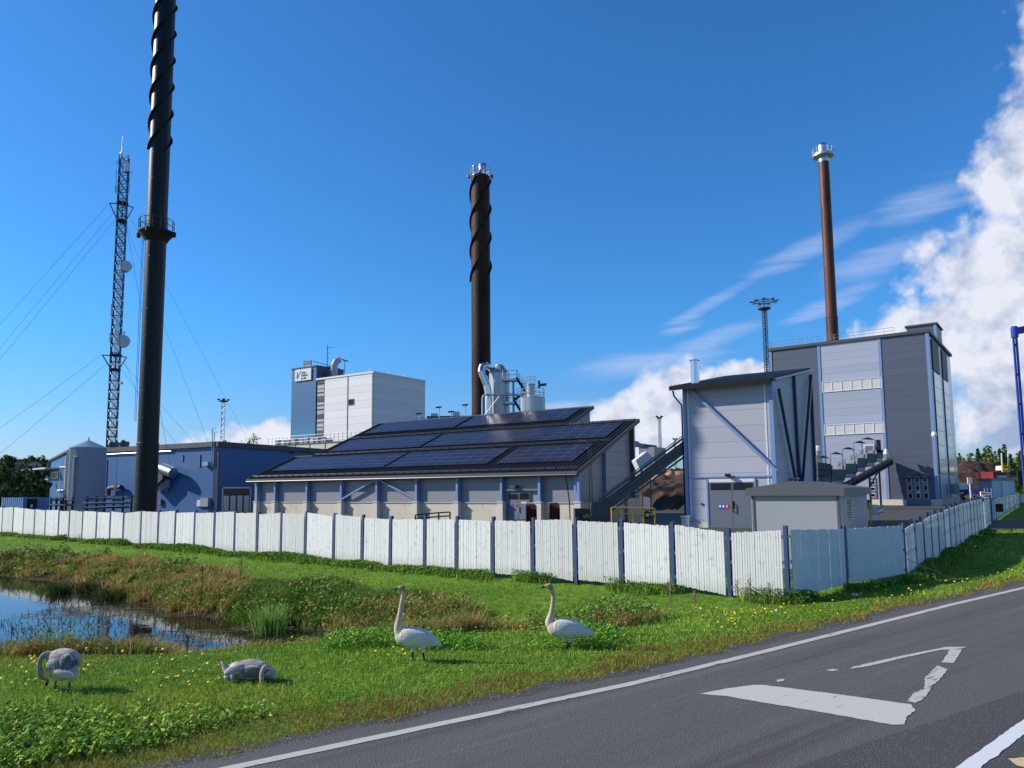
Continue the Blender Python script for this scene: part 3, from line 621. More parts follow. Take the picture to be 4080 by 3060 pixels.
for x0, mm in ((2864, 'blue_sign'), (2877, 'blue_sign'), (2890, 'red_sign')):
    mb = MB(); F1.box(mb, F1.L(x0, 2017)[0], F1.L(x0 + (13 if mm == 'blue_sign' else 16), 2017)[0] - .01, F1.L(2870, 2028)[1], F1.L(2870, 2010)[1], .052, .07); s_ = mb.build('safety_notice', M[mm], b)
    mb = MB(); tx, zx = F1.L(x0 + 6.5 + (1.5 if mm == 'red_sign' else 0), 2017)
    if mm == 'blue_sign': mb.tube(F1.P(tx, zx, .072), F1.P(tx, zx, .078), .085, 14)
    else: F1.box(mb, tx - .03, tx + .03, zx - .09, zx + .1, .072, .078)
    mb.build('pictogram', M['white_paint'], s_)
mb = MB(); F1.pbox(mb, 2896, 1888, 2914, 1899, .12, .5); mb.build('floodlight', M['black_metal'], b)
mb = MB(); F1.pbox(mb, 2794, 2004, 2799, 2013, 0, .1); mb.build('switch_box', M['charcoal'], b)
mb = MB(); q = [F1.P(tl - .6, zf - .15, .7), F1.P(tl - .55, zf - .6, .55), F1.P(tl - .12, zf - 1.3, .1), F1.P(tl - .1, .1, .1), F1.P(tl + .1, -.15, .35)]; mb.path(q, .065, 8); mb.build('downpipe', M['black_metal'], b)
mb = MB(); F1.box(mb, tl - .35, tl + .3, ZY - .3, .55, -.3, .35); F1.box(mb, tl - .42, tl + .37, .553, .68, -.3, .42); mb.build('footing', M['concrete_light'], b, bevel=.02)
# side wall columns and inclined struts
def sbeam(x0, y0, x1, y1, w_, o, mm='steel_navy', nm='side_strut'):
    mb = MB(); p = S1.L(x0, y0, o); q = S1.L(x1, y1, o); mb.beam(S1.P(p[0], p[1], o), S1.P(q[0], q[1], o), w_, .22, S1.n); mb.build(nm, M[mm], b)
sbeam(3165, 1495, 3188, 1930, .34, .16, nm='side_column'); sbeam(3104, 1550, 3175, 1930, .26, .4); sbeam(3232, 1505, 3198, 1930, .26, .4); sbeam(3232, 1492, 3252, 1960, .34, .16, nm='side_column')
mb = MB(); mb.beam(S1.P(0, zf + .15, .1), S1.P(D1, zb + .15, .1), .12, .5, S1.n); mb.build('eave_beam', M['steel_blue'], b)
mb = MB(); S1.pbox(mb, 3142, 1904, 3160, 1909, 0, .5); S1.pbox(mb, 3144, 1909, 3148, 1935, .1, .2); mb.build('side_bracket', M['steel_blue'], b)

# ------------------------------------------------------------------ tall boiler building
C2 = at(3740, 2011, 121); UT = Vector((.8, -.6, 0)); VT = Vector((.6, .8, 0)); F2 = Fac((C2.x, C2.y), UT); S2 = Fac((C2.x, C2.y), VT)
b = thing('boiler_house', (C2.x - 10, C2.y + 12, ZY), 'tallest grey and lavender clad building with two ribbon windows and roof railing', 'building')
L2 = -F2.L(3070, 1500)[0]; D2 = 29.0; zt = F2.L(3690, 1333)[1]; ztl = F2.L(3064, 1392)[1]; zt = (zt + ztl) / 2
zbp = F2.L(3720, 1990)[1]
j1 = F2.L(3272, 1600)[0]; j2 = F2.L(3517, 1600)[0]
for t0, t1, mm in ((-L2, j1, 'panel_big_dark'), (j1, j2, 'panel_big_light'), (j2, 0, 'panel_big_dark')):
    mb = MB(); F2.box(mb, t0, t1, zbp, zt, -.3, 0); mb.build('front_wall', M[mm], b)
mb = MB(); F2.box(mb, -L2 + .05, -.05, zbp, zt - .02, -D2, -.303); mb.build('side_wall', M['panel_big_side'], b)
mb = MB(); F2.box(mb, -L2, .1, ZY - .3, zbp - .01, -D2, .1); mb.build('plinth', M['concrete_light'], b)
mb = MB(); F2.box(mb, -L2 - .3, .3, zt + .003, zt + .5, -D2 - .3, .3); rf = mb.build('roof', M['charcoal'], b)
for t in (j1, j2):
    mb = MB(); F2.box(mb, t - .22, t + .22, zbp, zt - .02, 0, .1); mb.build('joint_trim', M['steel_blue'], b)
mb = MB(); F2.box(mb, -.35, .12, zbp, zt - .02, 0, .12); S2.box(mb, -.1, .6, zbp, zt - .02, 0, .12); mb.build('corner_trim', M['steel_blue'], b)
mb = MB(); F2.box(mb, -L2 - .05, -L2 + .4, zbp, zt - .02, 0, .12); mb.build('corner_trim', M['steel_blue'], b)
for (xa, ya, xb, yb, hh) in ((3277, 1525, 3511, 1509, 37), (3286, 1696, 3521, 1685, 37)):
    t0, z1 = F2.L(xa, ya); t1, _ = F2.L(xb, yb); z0 = F2.L(xa, ya + hh)[1]
    mb = MB(); F2.box(mb, t0 - .1, t1 + .1, z0 - .12, z0, .0, .14); F2.box(mb, t0 - .1, t1 + .1, z1, z1 + .1, 0, .14)
    for k in range(7): tt = t0 + (t1 - t0) * k / 6; F2.box(mb, tt - .07, tt + .07, z0, z1, 0, .12)
    w_ = mb.build('ribbon_window', M['frame_white'], b)
    for k in range(6):
        mb = MB(); a_ = t0 + (t1 - t0) * k / 6; F2.box(mb, a_ + .08, a_ + (t1 - t0) / 6 - .08, z0 + .01, z1 - .01, .01, .05); mb.build('pane', M['glass_grey'], w_)
# folding door with nine panes
mb = MB(); x0, x1 = F2.L(3611, 1960)[0], F2.L(3706, 1960)[0]; zd1 = F2.L(3660, 1906)[1]; zd0 = ZY + .03
F2.box(mb, x0, x1, zd0, zd1, .1, .16); d = mb.build('folding_door', M['door_grey'], b)
mb = MB(); F2.box(mb, x0 - .3, x1 + .3, zd1, zd1 + .25, 0, .5); mb.build('door_canopy', M['charcoal'], b)
for i in range(3):
    for j in range(3):
        a_ = x0 + (x1 - x0) * (i + .2) / 3; c_ = x0 + (x1 - x0) * (i + .8) / 3; z0 = zd0 + 1.05 + 1.33 * j; z1 = z0 + 1.02
        mb = MB(); F2.box(mb, a_, c_, z0, z1, .165, .22); f_ = mb.build('window', M['frame_white'], d)
        mb = MB(); F2.box(mb, a_ + .09, c_ - .09, z0 + .09, z1 - .09, .222, .25); mb.build('pane', M['glass_dark'], f_)
mb = MB(); F2.pbox(mb, 3654, 1958, 3670, 1966, .255, .28); mb.build('door_notice', M['frame_white'], d)
mb = MB(); F2.pbox(mb, 3593, 1954, 3604, 1964, .01, .06); mb.build('fire_sign', M['red_sign'], b)
mb = MB(); F2.pbox(mb, 3533, 1951, 3541, 1963, .01, .06); mb.build('wall_notice', M['frame_white'], b)
# second folding door, half hidden by the conveyor, and upper door
mb = MB(); F2.pbox(mb, 3462, 1905, 3496, 1990, .01, .1); d = mb.build('folding_door', M['door_mid'], b)
for yy in (1915, 1940, 1965):
    mb = MB(); F2.pbox(mb, 3466, yy, 3489, yy + 16, .101, .14); f_ = mb.build('window', M['frame_white'], d)
    mb = MB(); F2.pbox(mb, 3469, yy + 3, 3486, yy + 13, .141, .17); mb.build('pane', M['glass_dark'], f_)
mb = MB(); F2.pbox(mb, 3441, 1772, 3484, 1806, .01, .1); d = mb.build('upper_door', M['frame_white'], b)
mb = MB(); F2.pbox(mb, 3447, 1777, 3478, 1806, .101, .15); mb.build('door_leaf', M['door_grey'], d)
mb = MB(); F2.pbox(mb, 3650, 1886, 3663, 1893, .1, .7); mb.build('wall_lamp', M['charcoal'], b)
mb = MB(); q = onplane(3722, 1728, S2.P(0, 0, .3), S2.n); mb.lathe((q.x, q.y, q.z - .5), [(.3, 0), (.45, .3), (.3, .8)], 12); mb.build('wall_camera', M['white_paint'], b)
# side wall: louvres and window strips
def spoly(pts, o0, o1, mm, nm, par=None):
    mb = MB(); S2.pix(mb, pts, o0, o1); return mb.build(nm, M[mm], par or b)
def z5(x, y): return (3200 + x * .452, 1250 + y * .452)
zl0, zl1 = zt - .6, None
strips = []
for xa, xb, ya in ((1128, 1188, 255), (1216, 1262, 352)):
    t0 = S2.L(*z5(xa, ya))[0]; t1 = S2.L(*z5(xb, ya + 60))[0]; strips.append((t0, t1))
for t0, t1 in strips:
    mb = MB(); S2.box(mb, t0, t1, zt - 5.8, zt - .5, .01, .12); lv = mb.build('louvre', M['charcoal'], b)
    mb = MB(); zz = zt - 6.0; k = 0
    S2.box(mb, t0, t1, zt - 23.4, zt - 5.95, .01, .06)
    st = mb.build('window_strip', M['steel_navy'], b)
    for k in range(7):
        mb = MB(); S2.box(mb, t0 + .25, t1 - .25, zt - 6.1 - 2.48 * (k + 1) + .1, zt - 6.1 - 2.48 * k, .061, .1); mb.build('pane', M['glass_grey'], st)
    mb = MB(); S2.box(mb, t0 + .1, t1 - .1, zbp + .1, zt - 23.5, .01, .08); mb.build('panel', M['panel_big_light'], b)
mb = MB(); q0 = S2.L(*z5(1285, 1560)); mb.path([S2.P(q0[0], q0[1], .1), S2.P(q0[0] + .3, q0[1] + .4, 1.2), S2.P(q0[0] + .3, q0[1] - .6, 2.1), S2.P(q0[0] + .3, ZY, 2.2)], .18, 8); mb.build('hose', M['black_metal'], b)
# roof railing
mb = MB(); za = zt + .5
for (fa, pts) in ((F2, [(-L2 + .1, -8), (-L2 + .1, -.4), (-.4 - 4.6, -.4)]),):
    P_ = [F2.P(t, za, o) for t, o in pts]
    for p, q in zip(P_, P_[1:]):
        n_ = max(1, round((q - p).length / 1.6))
        for hh in (.6, 1.15): mb.tube(p + Zv * hh, q + Zv * hh, .035, 5)
        for k in range(n_ + 1): c_ = p.lerp(q, k / n_); mb.tube(c_, c_ + Zv * 1.15, .035, 5)
mb.build('roof_railing', M['galv'], b)
# penthouse
q = onplane(3724, 1300, C2 + VT * 9, S2.n * -1) if False else None
PF = Fac((F2.P(-.15, 0, -9).x, F2.P(-.15, 0, -9).y), UT)
tR = -.1; tL = PF.L(3611, 1300)[0]; zp = PF.L(3722, 1292)[1]
mb = MB(); PF.box(mb, tL, .4, zt + .5, zp, -7, 0); p_ = mb.build('penthouse', M['panel_big_dark'], b)
mb = MB(); PF.box(mb, tL - .25, .65, zp + .003, zp + .3, -7.2, .25); mb.build('penthouse_roof', M['charcoal'], p_)
mb = MB(); PF.box(mb, .0, .45, zt + .5, zp, 0, .08); mb.build('corner_trim', M['steel_blue'], p_)

# ------------------------------------------------------------------ chimneys
def strakes(c, R0, z0, z1, pitch, depth, ph=0.0, n=3):
    mb = MB()
    for s in range(n):
        st = int((z1 - z0) / pitch * 28); vs = []; fs = []
        for k in range(st + 1):
            z = z0 + (z1 - z0) * k / st; a = 2 * math.pi * (z - z0) / pitch + 2 * math.pi * s / n + ph
            e = Vector((math.cos(a), math.sin(a), 0)); th_ = .02
            vs += [c + e * (R0 - .02) + Zv * (z - th_), c + e * (R0 + depth) + Zv * (z - th_), c + e * (R0 + depth) + Zv * (z + th_), c + e * (R0 - .02) + Zv * (z + th_)]
            if k:
                o = 4 * k; fs += [(o - 4 + j, o - 4 + (j + 1) % 4, o + (j + 1) % 4, o + j) for j in range(4)]
        fs += [(0, 3, 2, 1), tuple(range(4 * st, 4 * st + 4))]
        mb.add(vs, fs)
    return mb
def ring_rail(mb, c, R0, z, hh=1.1, n=14, r=.03):
    P_ = [c + Vector((math.cos(2 * math.pi * i / n) * R0, math.sin(2 * math.pi * i / n) * R0, z)) for i in range(n)]
    for i in range(n):
        mb.tube(P_[i], P_[i] + Zv * hh, r, 5)
        for k in (.5, 1.0): mb.tube(P_[i] + Zv * hh * k, P_[(i + 1) % n] + Zv * hh * k, r, 5)
cx = at(620, 1000, 64).x; c = Vector((cx, 64, 0)); R_ = .855
b = thing('chimney', (cx, 64, ZY), 'black chimney, tallest, with spiral fins, running out of the top of the picture', 'chimney', 'chimneys')
mb = MB(); mb.lathe(c, [(R_ + .04, ZY - .2), (R_ + .04, 7.1), (R_, 7.15), (R_, 62)], 56); mb.build('shaft', M['chim_black'], b, smooth=True)
zf0 = at(620, 605, 64).z
strakes(c, R_, zf0, 61, 7.7, .20, math.radians(210)).build('spiral_fins', M['strake'], b)
zp = at(620, 925, 64).z
mb = MB(); mb.lathe(c, [(R_ + .05, zp - .9), (R_ + .3, zp - .5), (1.47, zp - .12), (1.47, zp), (R_, zp)], 32); pl_ = mb.build('platform', M['strake'], b, smooth=True)
mb = MB(); ring_rail(mb, c, 1.43, zp, 1.02); mb.build('railing', M['dark_metal'], pl_)
for a in (math.pi, 0, -math.pi / 2):
    mb = MB(); e = Vector((math.cos(a), math.sin(a), 0)); mb.lathe(c + e * 1.58 + Zv * (zp - .5), [(.1, 0), (.18, .1), (.18, .4), (.08, .5)], 10); mb.beam(c + e * 1.4 + Zv * (zp - .1), c + e * 1.6 + Zv * (zp - .1), .08, .08); mb.build('warning_light', M['strake'], pl_)
mb = MB()
for s_ in (-.12, .12): mb.tube(c + Vector((-R_ - .22, s_ - .2, 9)), c + Vector((-R_ - .22, s_ - .2, zp - .4)), .02, 4)
mb.build('ladder', M['strake'], b)

cx = at(1916, 1200, 110).x; c = Vector((cx, 110, 0)); R_ = 1.44
b = thing('chimney', (cx, 110, ZY), 'brown steel chimney with spiral fins behind the solar roof, two silver pipes on top', 'chimney', 'chimneys')
zt_ = at(1914, 705, 110).z
mb = MB(); mb.lathe(c, [(R_, ZY), (R_, zt_ - .02), (.3, zt_)], 56); mb.build('shaft', M['corten'], b, smooth=True)
z0, z1 = at(1914, 1122, 110).z, at(1914, 712, 110).z
strakes(c, R_, z0, z1, 13.6, .29, math.radians(178)).build('spiral_fins', M['strake'], b)
for x, w_, y0 in ((1890, 16, 660), (1923.5, 36, 655)):
    mb = MB(); q = at(x, 700, 110); rr = w_ / 2 * 110 / 2951; z9 = at(x, y0, 110).z; mb.lathe((q.x, 110, zt_), [(rr, 0), (rr, z9 - zt_ - .1), (rr * .9, z9 - zt_)], 24); mb.build('flue_pipe', M['silver_pipe'], b, smooth=True)
mb = MB(); ring_rail(mb, c, R_ + .1, zt_, 1.25, 16, .04); mb.build('railing', M['galv'], b)
for a in (180, 0, 270):
    a = math.radians(a); mb = MB(); mb.lathe(c + Vector((math.cos(a), math.sin(a), 0)) * 1.8 + Zv * (zt_ - .2), [(.14, 0), (.22, .1), (.2, .5), (.08, .6)], 10); mb.build('warning_light', M['red_sign'], b)

cx = at(3300, 1000, 140).x; c = Vector((cx, 140, 0)); R_ = 1.02
b = thing('chimney', (cx, 140, ZY), 'slim rust red chimney with a silver head rising behind the tallest building', 'chimney', 'chimneys')
zt_ = at(3284, 648, 140).z; zr = at(3300, 1268, 140).z
mb = MB(); mb.lathe(c, [(1.08, ZY), (1.08, zr), (1.15, zr), (1.15, zr + .15), (R_, zr + .2), (.98, zt_)], 48); mb.build('shaft', M['corten_red'], b, smooth=True)
mb = MB(); mb.lathe(c, [(1.04, zt_), (1.04, zt_ + 1.5), (1.0, zt_ + 1.8), (1.0, zt_ + 3.4), (.85, zt_ + 3.5), (.7, zt_ + 3.8), (.6, zt_ + 3.8)], 32); mb.build('head', M['silver_pipe'], b, smooth=True)
mb = MB(); mb.lathe(c, [(1.05, zt_ + .8), (2.0, zt_ + 1.15), (2.0, zt_ + 1.6), (1.0, zt_ + 1.6)], 24); p_ = mb.build('platform', M['galv'], b, smooth=True)
mb = MB(); ring_rail(mb, c, 1.95, zt_ + 1.6, 1.3, 12, .04); mb.build('railing', M['galv'], p_)

# ------------------------------------------------------------------ lattice masts
def lattice(mb, c, w0, z0, z1, bay, r, w1=None):
    w1 = w0 if w1 is None else w1; n_ = max(2, round((z1 - z0) / bay)); w_ = lambda k: (w0 + (w1 - w0) * k / n_) / 2
    cor = [(-1, -1), (1, -1), (1, 1), (-1, 1)]; ca, sa = math.cos(.35), math.sin(.35)
    def P_(i, k): x, y = cor[i % 4]; h_ = w_(k); return c + Vector(((x * ca - y * sa) * h_, (x * sa + y * ca) * h_, z0 + (z1 - z0) * k / n_))
    for i in range(4):
        mb.tube(P_(i, 0), P_(i, n_), r * 1.4, 5)
        for k in range(n_):
            mb.tube(P_(i, k), P_(i + 1, k + 1), r, 4, cap=False); mb.tube(P_(i + 1, k), P_(i, k + 1), r, 4, cap=False)
            mb.tube(P_(i, k), P_(i + 1, k), r, 4, cap=False)
cx = at(470, 1200, 120).x; c = Vector((cx, 120, 0)); zt_ = at(493, 622, 120).z
b = thing('guyed_mast', (cx, 120, ZY), 'tall guyed lattice radio mast with two drum dishes beside the black chimney', 'mast')
mb = MB(); lattice(mb, c, 1.32, ZY, zt_, 1.55, .055); mb.build('lattice', M['steel_navy'], b)
mb = MB(); mb.box(cx - .25, cx + .25, 119.6, 120.1, ZY, zt_ - .5); mb.v = [(v[0] * 1, v[1], v[2]) for v in mb.v]; mb2 = MB()
for k in range(4): mb2.tube((cx - .3 + .2 * k, 120.2, ZY), (cx - .3 + .2 * k, 120.2, zt_ - 2 - k * 6), .045, 5)
mb2.build('feeder_cables', M['galv'], b)
mb = MB()
for (ya, yb) in ((805, 882), (1410, 1472)):
    z1, z0 = at(480, ya + 5, 120).z, at(480, yb, 120).z
    for a in (185, 300, 65):
        a = math.radians(a); e = Vector((math.cos(a), math.sin(a), 0)); tip = c + e * 2.05 + Zv * z1
        mb.tube(c + e * .5 + Zv * (z1 - .1), tip, .09, 6); mb.tube(c + e * .6 + Zv * z0, tip, .09, 6); mb.tube(c + Vector((0, 0, z1)), c + Vector((0, 0, z1 + .01)), .1, 4)
    mb.lathe(c + Zv * z1, [(.95, -.12), (.95, .12)], 8); mb.lathe(c + Zv * z0, [(.9, -.15), (.9, .1)], 8)
mb.build('guy_bracket', M['strake'], b)
mb = MB()
for (y_, ang, dist) in ((810, 185, 42), (830, 188, 36), (870, 192, 33), (1412, 186, 34), (1440, 190, 26), (810, 300, 30), (840, 312, 34), (880, 330, 30), (1412, 320, 26), (1460, 335, 26), (830, 65, 40), (1430, 62, 30)):
    z_ = at(480, y_, 120).z; a = math.radians(ang); e = Vector((math.cos(a), math.sin(a), 0)); r0 = 2.05 if y_ in (810, 1412) else .8
    mb.tube(c + e * r0 + Zv * z_, c + e * dist + Zv * ZY, .02, 4, cap=False)
mb.build('guy_wires', M['wire'], b)
for x, y, rr, an in ((500, 1063, .86, -55), (491, 1361, .94, -60)):
    q = at(x, y, 118.6); a = math.radians(an); e = Vector((math.cos(a), math.sin(a), 0)); mb = MB(); mb.tube(q - e * .55, q + e * .55, rr, 28); mb.tube(q + e * .55, q + e * .62, rr * 1.06, 28); mb.tube(q - e * .5, c + Zv * q.z, .1, 6)
    d_ = mb.build('drum_dish', M['steel_tank'], b, smooth=True)
for x, y0, y1, w_ in ((444, 1210, 1260, .28), (439, 1325, 1362, .25), (494, 1320, 1340, .25), (460, 1310, 1350, .3), (504, 648, 682, .6)):
    p, q = at(x, y1, 119.1), at(x, y0, 119.1); mb = MB(); mb.box(p.x - w_ / 2, p.x + w_ / 2, 118.95, 119.25, p.z, q.z); mb.build('panel_antenna', M['frame_white'], b, bevel=.04)
q = at(485, 612, 120); mb = MB(); mb.lathe((q.x, 120, q.z - .6), [(.2, -.3), (.28, 0), (.28, .7), (.1, .8), (.05, 1.2), (.02, 3.8)], 14); mb.build('top_antenna', M['galv'], b, smooth=True)
mb = MB()
for x, y0, y1 in ((463, 678, 765), (515, 680, 768), (466, 638, 655), (526, 680, 690), (460, 740, 770)):
    p, q = at(x, y1, 119.5), at(x, y0, 119.5); mb.tube(p, q, .04, 5)
    for z_ in (p.z + .2, q.z - .2): mb.tube(Vector((p.x, 119.5, z_)), Vector((cx, 120, z_)), .03, 4)
mb.build('dipole_antenna', M['dark_metal'], b)
mb = MB(); q = at(485, 1525, 119); mb.lathe(q, [(.05, -.3), (.28, 0), (.05, .2)], 12); mb.tube(q, c + Zv * q.z, .05, 4); mb.build('small_dish', M['frame_white'], b)

def light_mast(x, ytop, ybot, Y, w_, label, big=False):
    cx = at(x, (ytop + ybot) / 2, Y).x; c = Vector((cx, Y, 0)); z1 = at(x, ytop, Y).z
    b = thing('light_mast', (cx, Y, ZY), label, 'light mast', 'lattice light masts')
    mb = MB(); lattice(mb, c, w_ * .8, ZY, z1, w_ * 1.3, .06 if big else .05, w_ * .66); mb.build('lattice', M['dark_metal' if big else 'galv'], b)
    mb = MB(); R0 = w_ * (1.35 if big else .9); mb.lathe(c + Zv * z1, [(R0 * .8, -.25), (R0, -.05), (R0, .1), (.1, .1)], 18); p_ = mb.build('platform', M['charcoal'], b)
    if big:
        mb = MB(); ring_rail(mb, c, R0 * .95, z1, 1.6, 10, .05); ring_rail(mb, c, R0 * 1.5, z1 + 1.6, .35, 12, .06)
        for k in range(6): a = k * math.pi / 3; e = Vector((math.cos(a), math.sin(a), 0)); mb.tube(c + Zv * (z1 + 1.8), c + e * R0 * 1.6 + Zv * (z1 + 1.9), .05, 4)
        mb.tube(c + Zv * z1, c + Zv * (z1 + 2.6), .12, 6); mb.build('lamp_ring', M['dark_metal'], p_)
        for k in range(9):
            a = k * 2 * math.pi / 9 + .2; e = Vector((math.cos(a), math.sin(a), 0)); mb = MB(); q = c + e * (R0 * 1.9) + Zv * (z1 + 1.75); mb.beam(q - e * .5, q + e * .5 + Zv * .1, .7, .18); mb.build('floodlight', M['charcoal'], b)
    else:
        for k in range(4):
            a = k * math.pi / 2 + .4; e = Vector((math.cos(a), math.sin(a), 0)); mb = MB(); q = c + e * R0 * 1.1 + Zv * (z1 + .35); mb.box(q.x - .3, q.x + .3, q.y - .3, q.y + .3, q.z - .15, q.z + .2); mb.build('floodlight', M['charcoal'], b)
light_mast(3050, 1230, 1450, 180, 1.15, 'dark lattice light mast with a ring of floodlights, left of the tallest building', True)
light_mast(888, 1598, 1780, 200, 1.25, 'small lattice light mast in front of the low cloud right of the black chimney')
light_mast(2629, 1664, 1816, 250, 1.1, 'distant white lattice light mast above the conveyor')
light_mast(2689, 1750, 1790, 330, 1.0, 'farthest tiny light mast just left of the pale tower house')

# ------------------------------------------------------------------ white block with the blue sign tower
C3 = at(1487, 1484, 170); F3 = Fac((C3.x, C3.y), U2); S3 = Fac((C3.x, C3.y), V2)
b = thing('power_plant_block', (C3.x - 8, C3.y + 8, ZY), 'white clad block joined to a blue tower that bears the company sign', 'building')
zt = F3.L(1487, 1486)[1]; tl = F3.L(1293, 1600)[0]; tdl = F3.L(1262, 1600)[0]; D3 = S3.L(1694, 1600)[0]
mb = MB(); F3.box(mb, tl, 0, ZY, zt, -D3, 0); mb.build('wall', M['white_panel'], b)
mb = MB(); F3.box(mb, tdl - .2, .15, zt + .003, zt + .45, -D3 - .1, .15); mb.build('roof_edge', M['frame_white'], b)
mb = MB(); F3.box(mb, F3.L(1384, 1600)[0], F3.L(1386.5, 1600)[0], ZY, zt - .01, .0, .08); F3.box(mb, -.25, .1, ZY, zt - .01, .0, .1); mb.build('joint_trim', M['kiosk_trim'], b)
mb = MB(); F3.box(mb, tdl + .05, tl - .05, ZY, zt, -3, -.1); st = mb.build('louvre_strip', M['kiosk_trim'], b)
k = 0; z_ = zt - .3
while z_ > 12:
    mb = MB(); F3.box(mb, tdl + .25, tl - .2, z_ - .62 - .2 * (k % 3 == 1), z_, -.1, .02); mb.build('slat', M['panel_lav' if k % 4 else 'dark_metal'], st); z_ -= 1.05; k += 1
mb = MB(); F3.pbox(mb, 1387, 1591, 1411, 1613, .01, .1); w_ = mb.build('window', M['kiosk_trim'], b)
mb = MB(); F3.pbox(mb, 1390, 1594, 1408, 1610, .101, .13); mb.build('pane', M['glass_dark'], w_)
# blue tower
m, nt, bs = bsdf('mural'); M['mural'] = m
uvn = nd(nt, 'ShaderNodeUVMap'); sp = nd(nt, 'ShaderNodeSeparateXYZ'); nt.links.new(uvn.outputs[0], sp.inputs[0]); ux, uy = sp.outputs[0], sp.outputs[1]
low = mth(nt, 'SUBTRACT', 1, sstep(nt, uy, .25, .62))
c = mixc(nt, low, (.032, .13, .29), (.03, .24, .44))
acc = None
for u_ in (.2, .5, .8):
    d_ = mth(nt, 'ABSOLUTE', mth(nt, 'SUBTRACT', ux, u_ - .02)); s_ = mth(nt, 'SUBTRACT', 1, sstep(nt, d_, .03, .11)); acc = s_ if acc is None else mth(nt, 'MAXIMUM', acc, s_)
acc = mth(nt, 'MULTIPLY', acc, mth(nt, 'SUBTRACT', 1, sstep(nt, uy, .12, .48)))
c = mixc(nt, mth(nt, 'MULTIPLY', acc, .75), c, (.42, .20, .36))
fr = mth(nt, 'LESS_THAN', mth(nt, 'FRACT', mth(nt, 'MULTIPLY', uy, 26)), .1); c = mixc(nt, mth(nt, 'MULTIPLY', fr, .3), c, (.01, .03, .08))
nt.links.new(c, bs.inputs['Base Color']); bs.inputs['Roughness'].default_value = .4
tt0 = F3.L(1161, 1600)[0]; zt3 = (F3.L(1258, 1460)[1] + F3.L(1161, 1474)[1]) / 2; DT = S3.L(1300, 1470)[0]
mb = MB(); F3.box(mb, tt0, tdl - .3, ZY, zt3, -9, 0); tw = mb.build('tower', M['steel_navy'], b)
mb = MB(); q = [F3.P(tt0, 6, .03), F3.P(tdl - .3, 6, .03), F3.P(tdl - .3, zt3 - .3, .03), F3.P(tt0, zt3 - .3, .03)]; mb.add(q, [(0, 1, 2, 3)], [[(0, 0), (1, 0), (1, 1), (0, 1)]]); mb.build('mural_cladding', M['mural'], tw)
mb = MB(); F3.box(mb, tt0 - .15, tdl - .15, zt3 + .003, zt3 + .3, -9.1, .15); mb.build('roof_edge', M['steel_navy'], tw)
sx0, sz1 = F3.L(1180, 1476)[0], F3.L(1180, 1475)[1]; sx1, sz0 = F3.L(1243, 1500)[0], F3.L(1180, 1521)[1]
mb = MB(); F3.box(mb, sx0, sx1, sz0, sz1, .05, .35); sg = mb.build('company_sign', M['frame_white'], b)
def word(txt, t, z, size, mm, par, F_, out, sx=1.0):
    cu = bpy.data.curves.new('lettering', 'FONT'); cu.body = txt; cu.size = size; cu.extrude = .01; cu.offset = .012; cu.materials.append(M[mm])
    o = bpy.data.objects.new('lettering', cu); COL.objects.link(o); o.parent = par; off = PL[par.name]
    mm_ = Matrix((F_.u, Vector((0, 0, 1)), F_.u.cross(Vector((0, 0, 1))))).transposed().to_4x4()
    o.matrix_local = Matrix.Translation(F_.P(t, z, out) - off) @ mm_ @ Matrix.Diagonal((sx, 1, 1, 1)); bpy.context.view_layer.update()
    me = bpy.data.meshes.new_from_object(o.evaluated_get(bpy.context.evaluated_depsgraph_get())); me.materials.clear(); me.materials.append(M[mm]); ml = o.matrix_local.copy(); bpy.data.objects.remove(o); o = bpy.data.objects.new('lettering', me); COL.objects.link(o); o.parent = par; o.matrix_local = ml; return o
W_, H_ = sx1 - sx0, sz1 - sz0
word('KEMIN', sx0 + W_ * .40, sz0 + H_ * .60, H_ * .20, 'strake', sg, F3, .37, 1.0)
word('ENERGIA', sx0 + W_ * .40, sz0 + H_ * .35, H_ * .27, 'strake', sg, F3, .37, .74)
word('JA VESI', sx0 + W_ * .40, sz0 + H_ * .09, H_ * .27, 'strake', sg, F3, .37, .78)
mb = MB()
def lp(pts): mb.prism([F3.P(sx0 + W_ * x, sz0 + H_ * y, .36) for x, y in pts], F3.n * .02)
lp([(.13, .78), (.19, .78), (.175, .30), (.155, .04), (.135, .30)]); lp([(.43, .93), (.30, .70), (.17, .42), (.20, .36), (.27, .48)]); lp([(.04, .27), (.10, .38), (.17, .48), (.20, .40), (.34, .28), (.24, .29), (.16, .36)])
mb.build('emblem', M['crane_blue'], sg)
# roof gear on the block
mb = MB(); F3.pix(mb, [(1211, 1440), (1242, 1436), (1242, 1452), (1211, 1456)], -.4, -.2); rb = mb.build('roof_board', M['kiosk_trim'], b)
mb = MB()
for x in (1213, 1241): p = F3.L(x, 1454, -.3); mb.tube(F3.P(p[0], zt3, -.3), F3.P(p[0], p[1] + 1.2, -.3), .08, 4)
mb.tube(F3.P(F3.L(1243, 1438)[0], F3.L(1243, 1438)[1], -.3), F3.P(F3.L(1258, 1458)[0] + 2.2, zt3, -6), .07, 4); mb.build('board_frame', M['dark_metal'], rb)
mb = MB(); p = F3.P(F3.L(1331, 1490, -4)[0], zt, -4); z9 = F3.L(1331, 1430, -4)[1]
mb.tube(p, Vector((p.x, p.y, zt + 4)), .85, 16); mb.path([Vector((p.x, p.y, zt + 4)), Vector((p.x + .6, p.y, zt + 5.3)), Vector((p.x + 1.5, p.y, zt + 5.6))], .85, 16); mb.build('roof_cowl', M['tank_grey'], b, smooth=True)
mb = MB(); p = F3.P(F3.L(1303, 1490, -4)[0], zt, -4); z9 = F3.L(1303, 1376, -4)[1]; mb.tube(p, Vector((p.x, p.y, z9)), .09, 5)
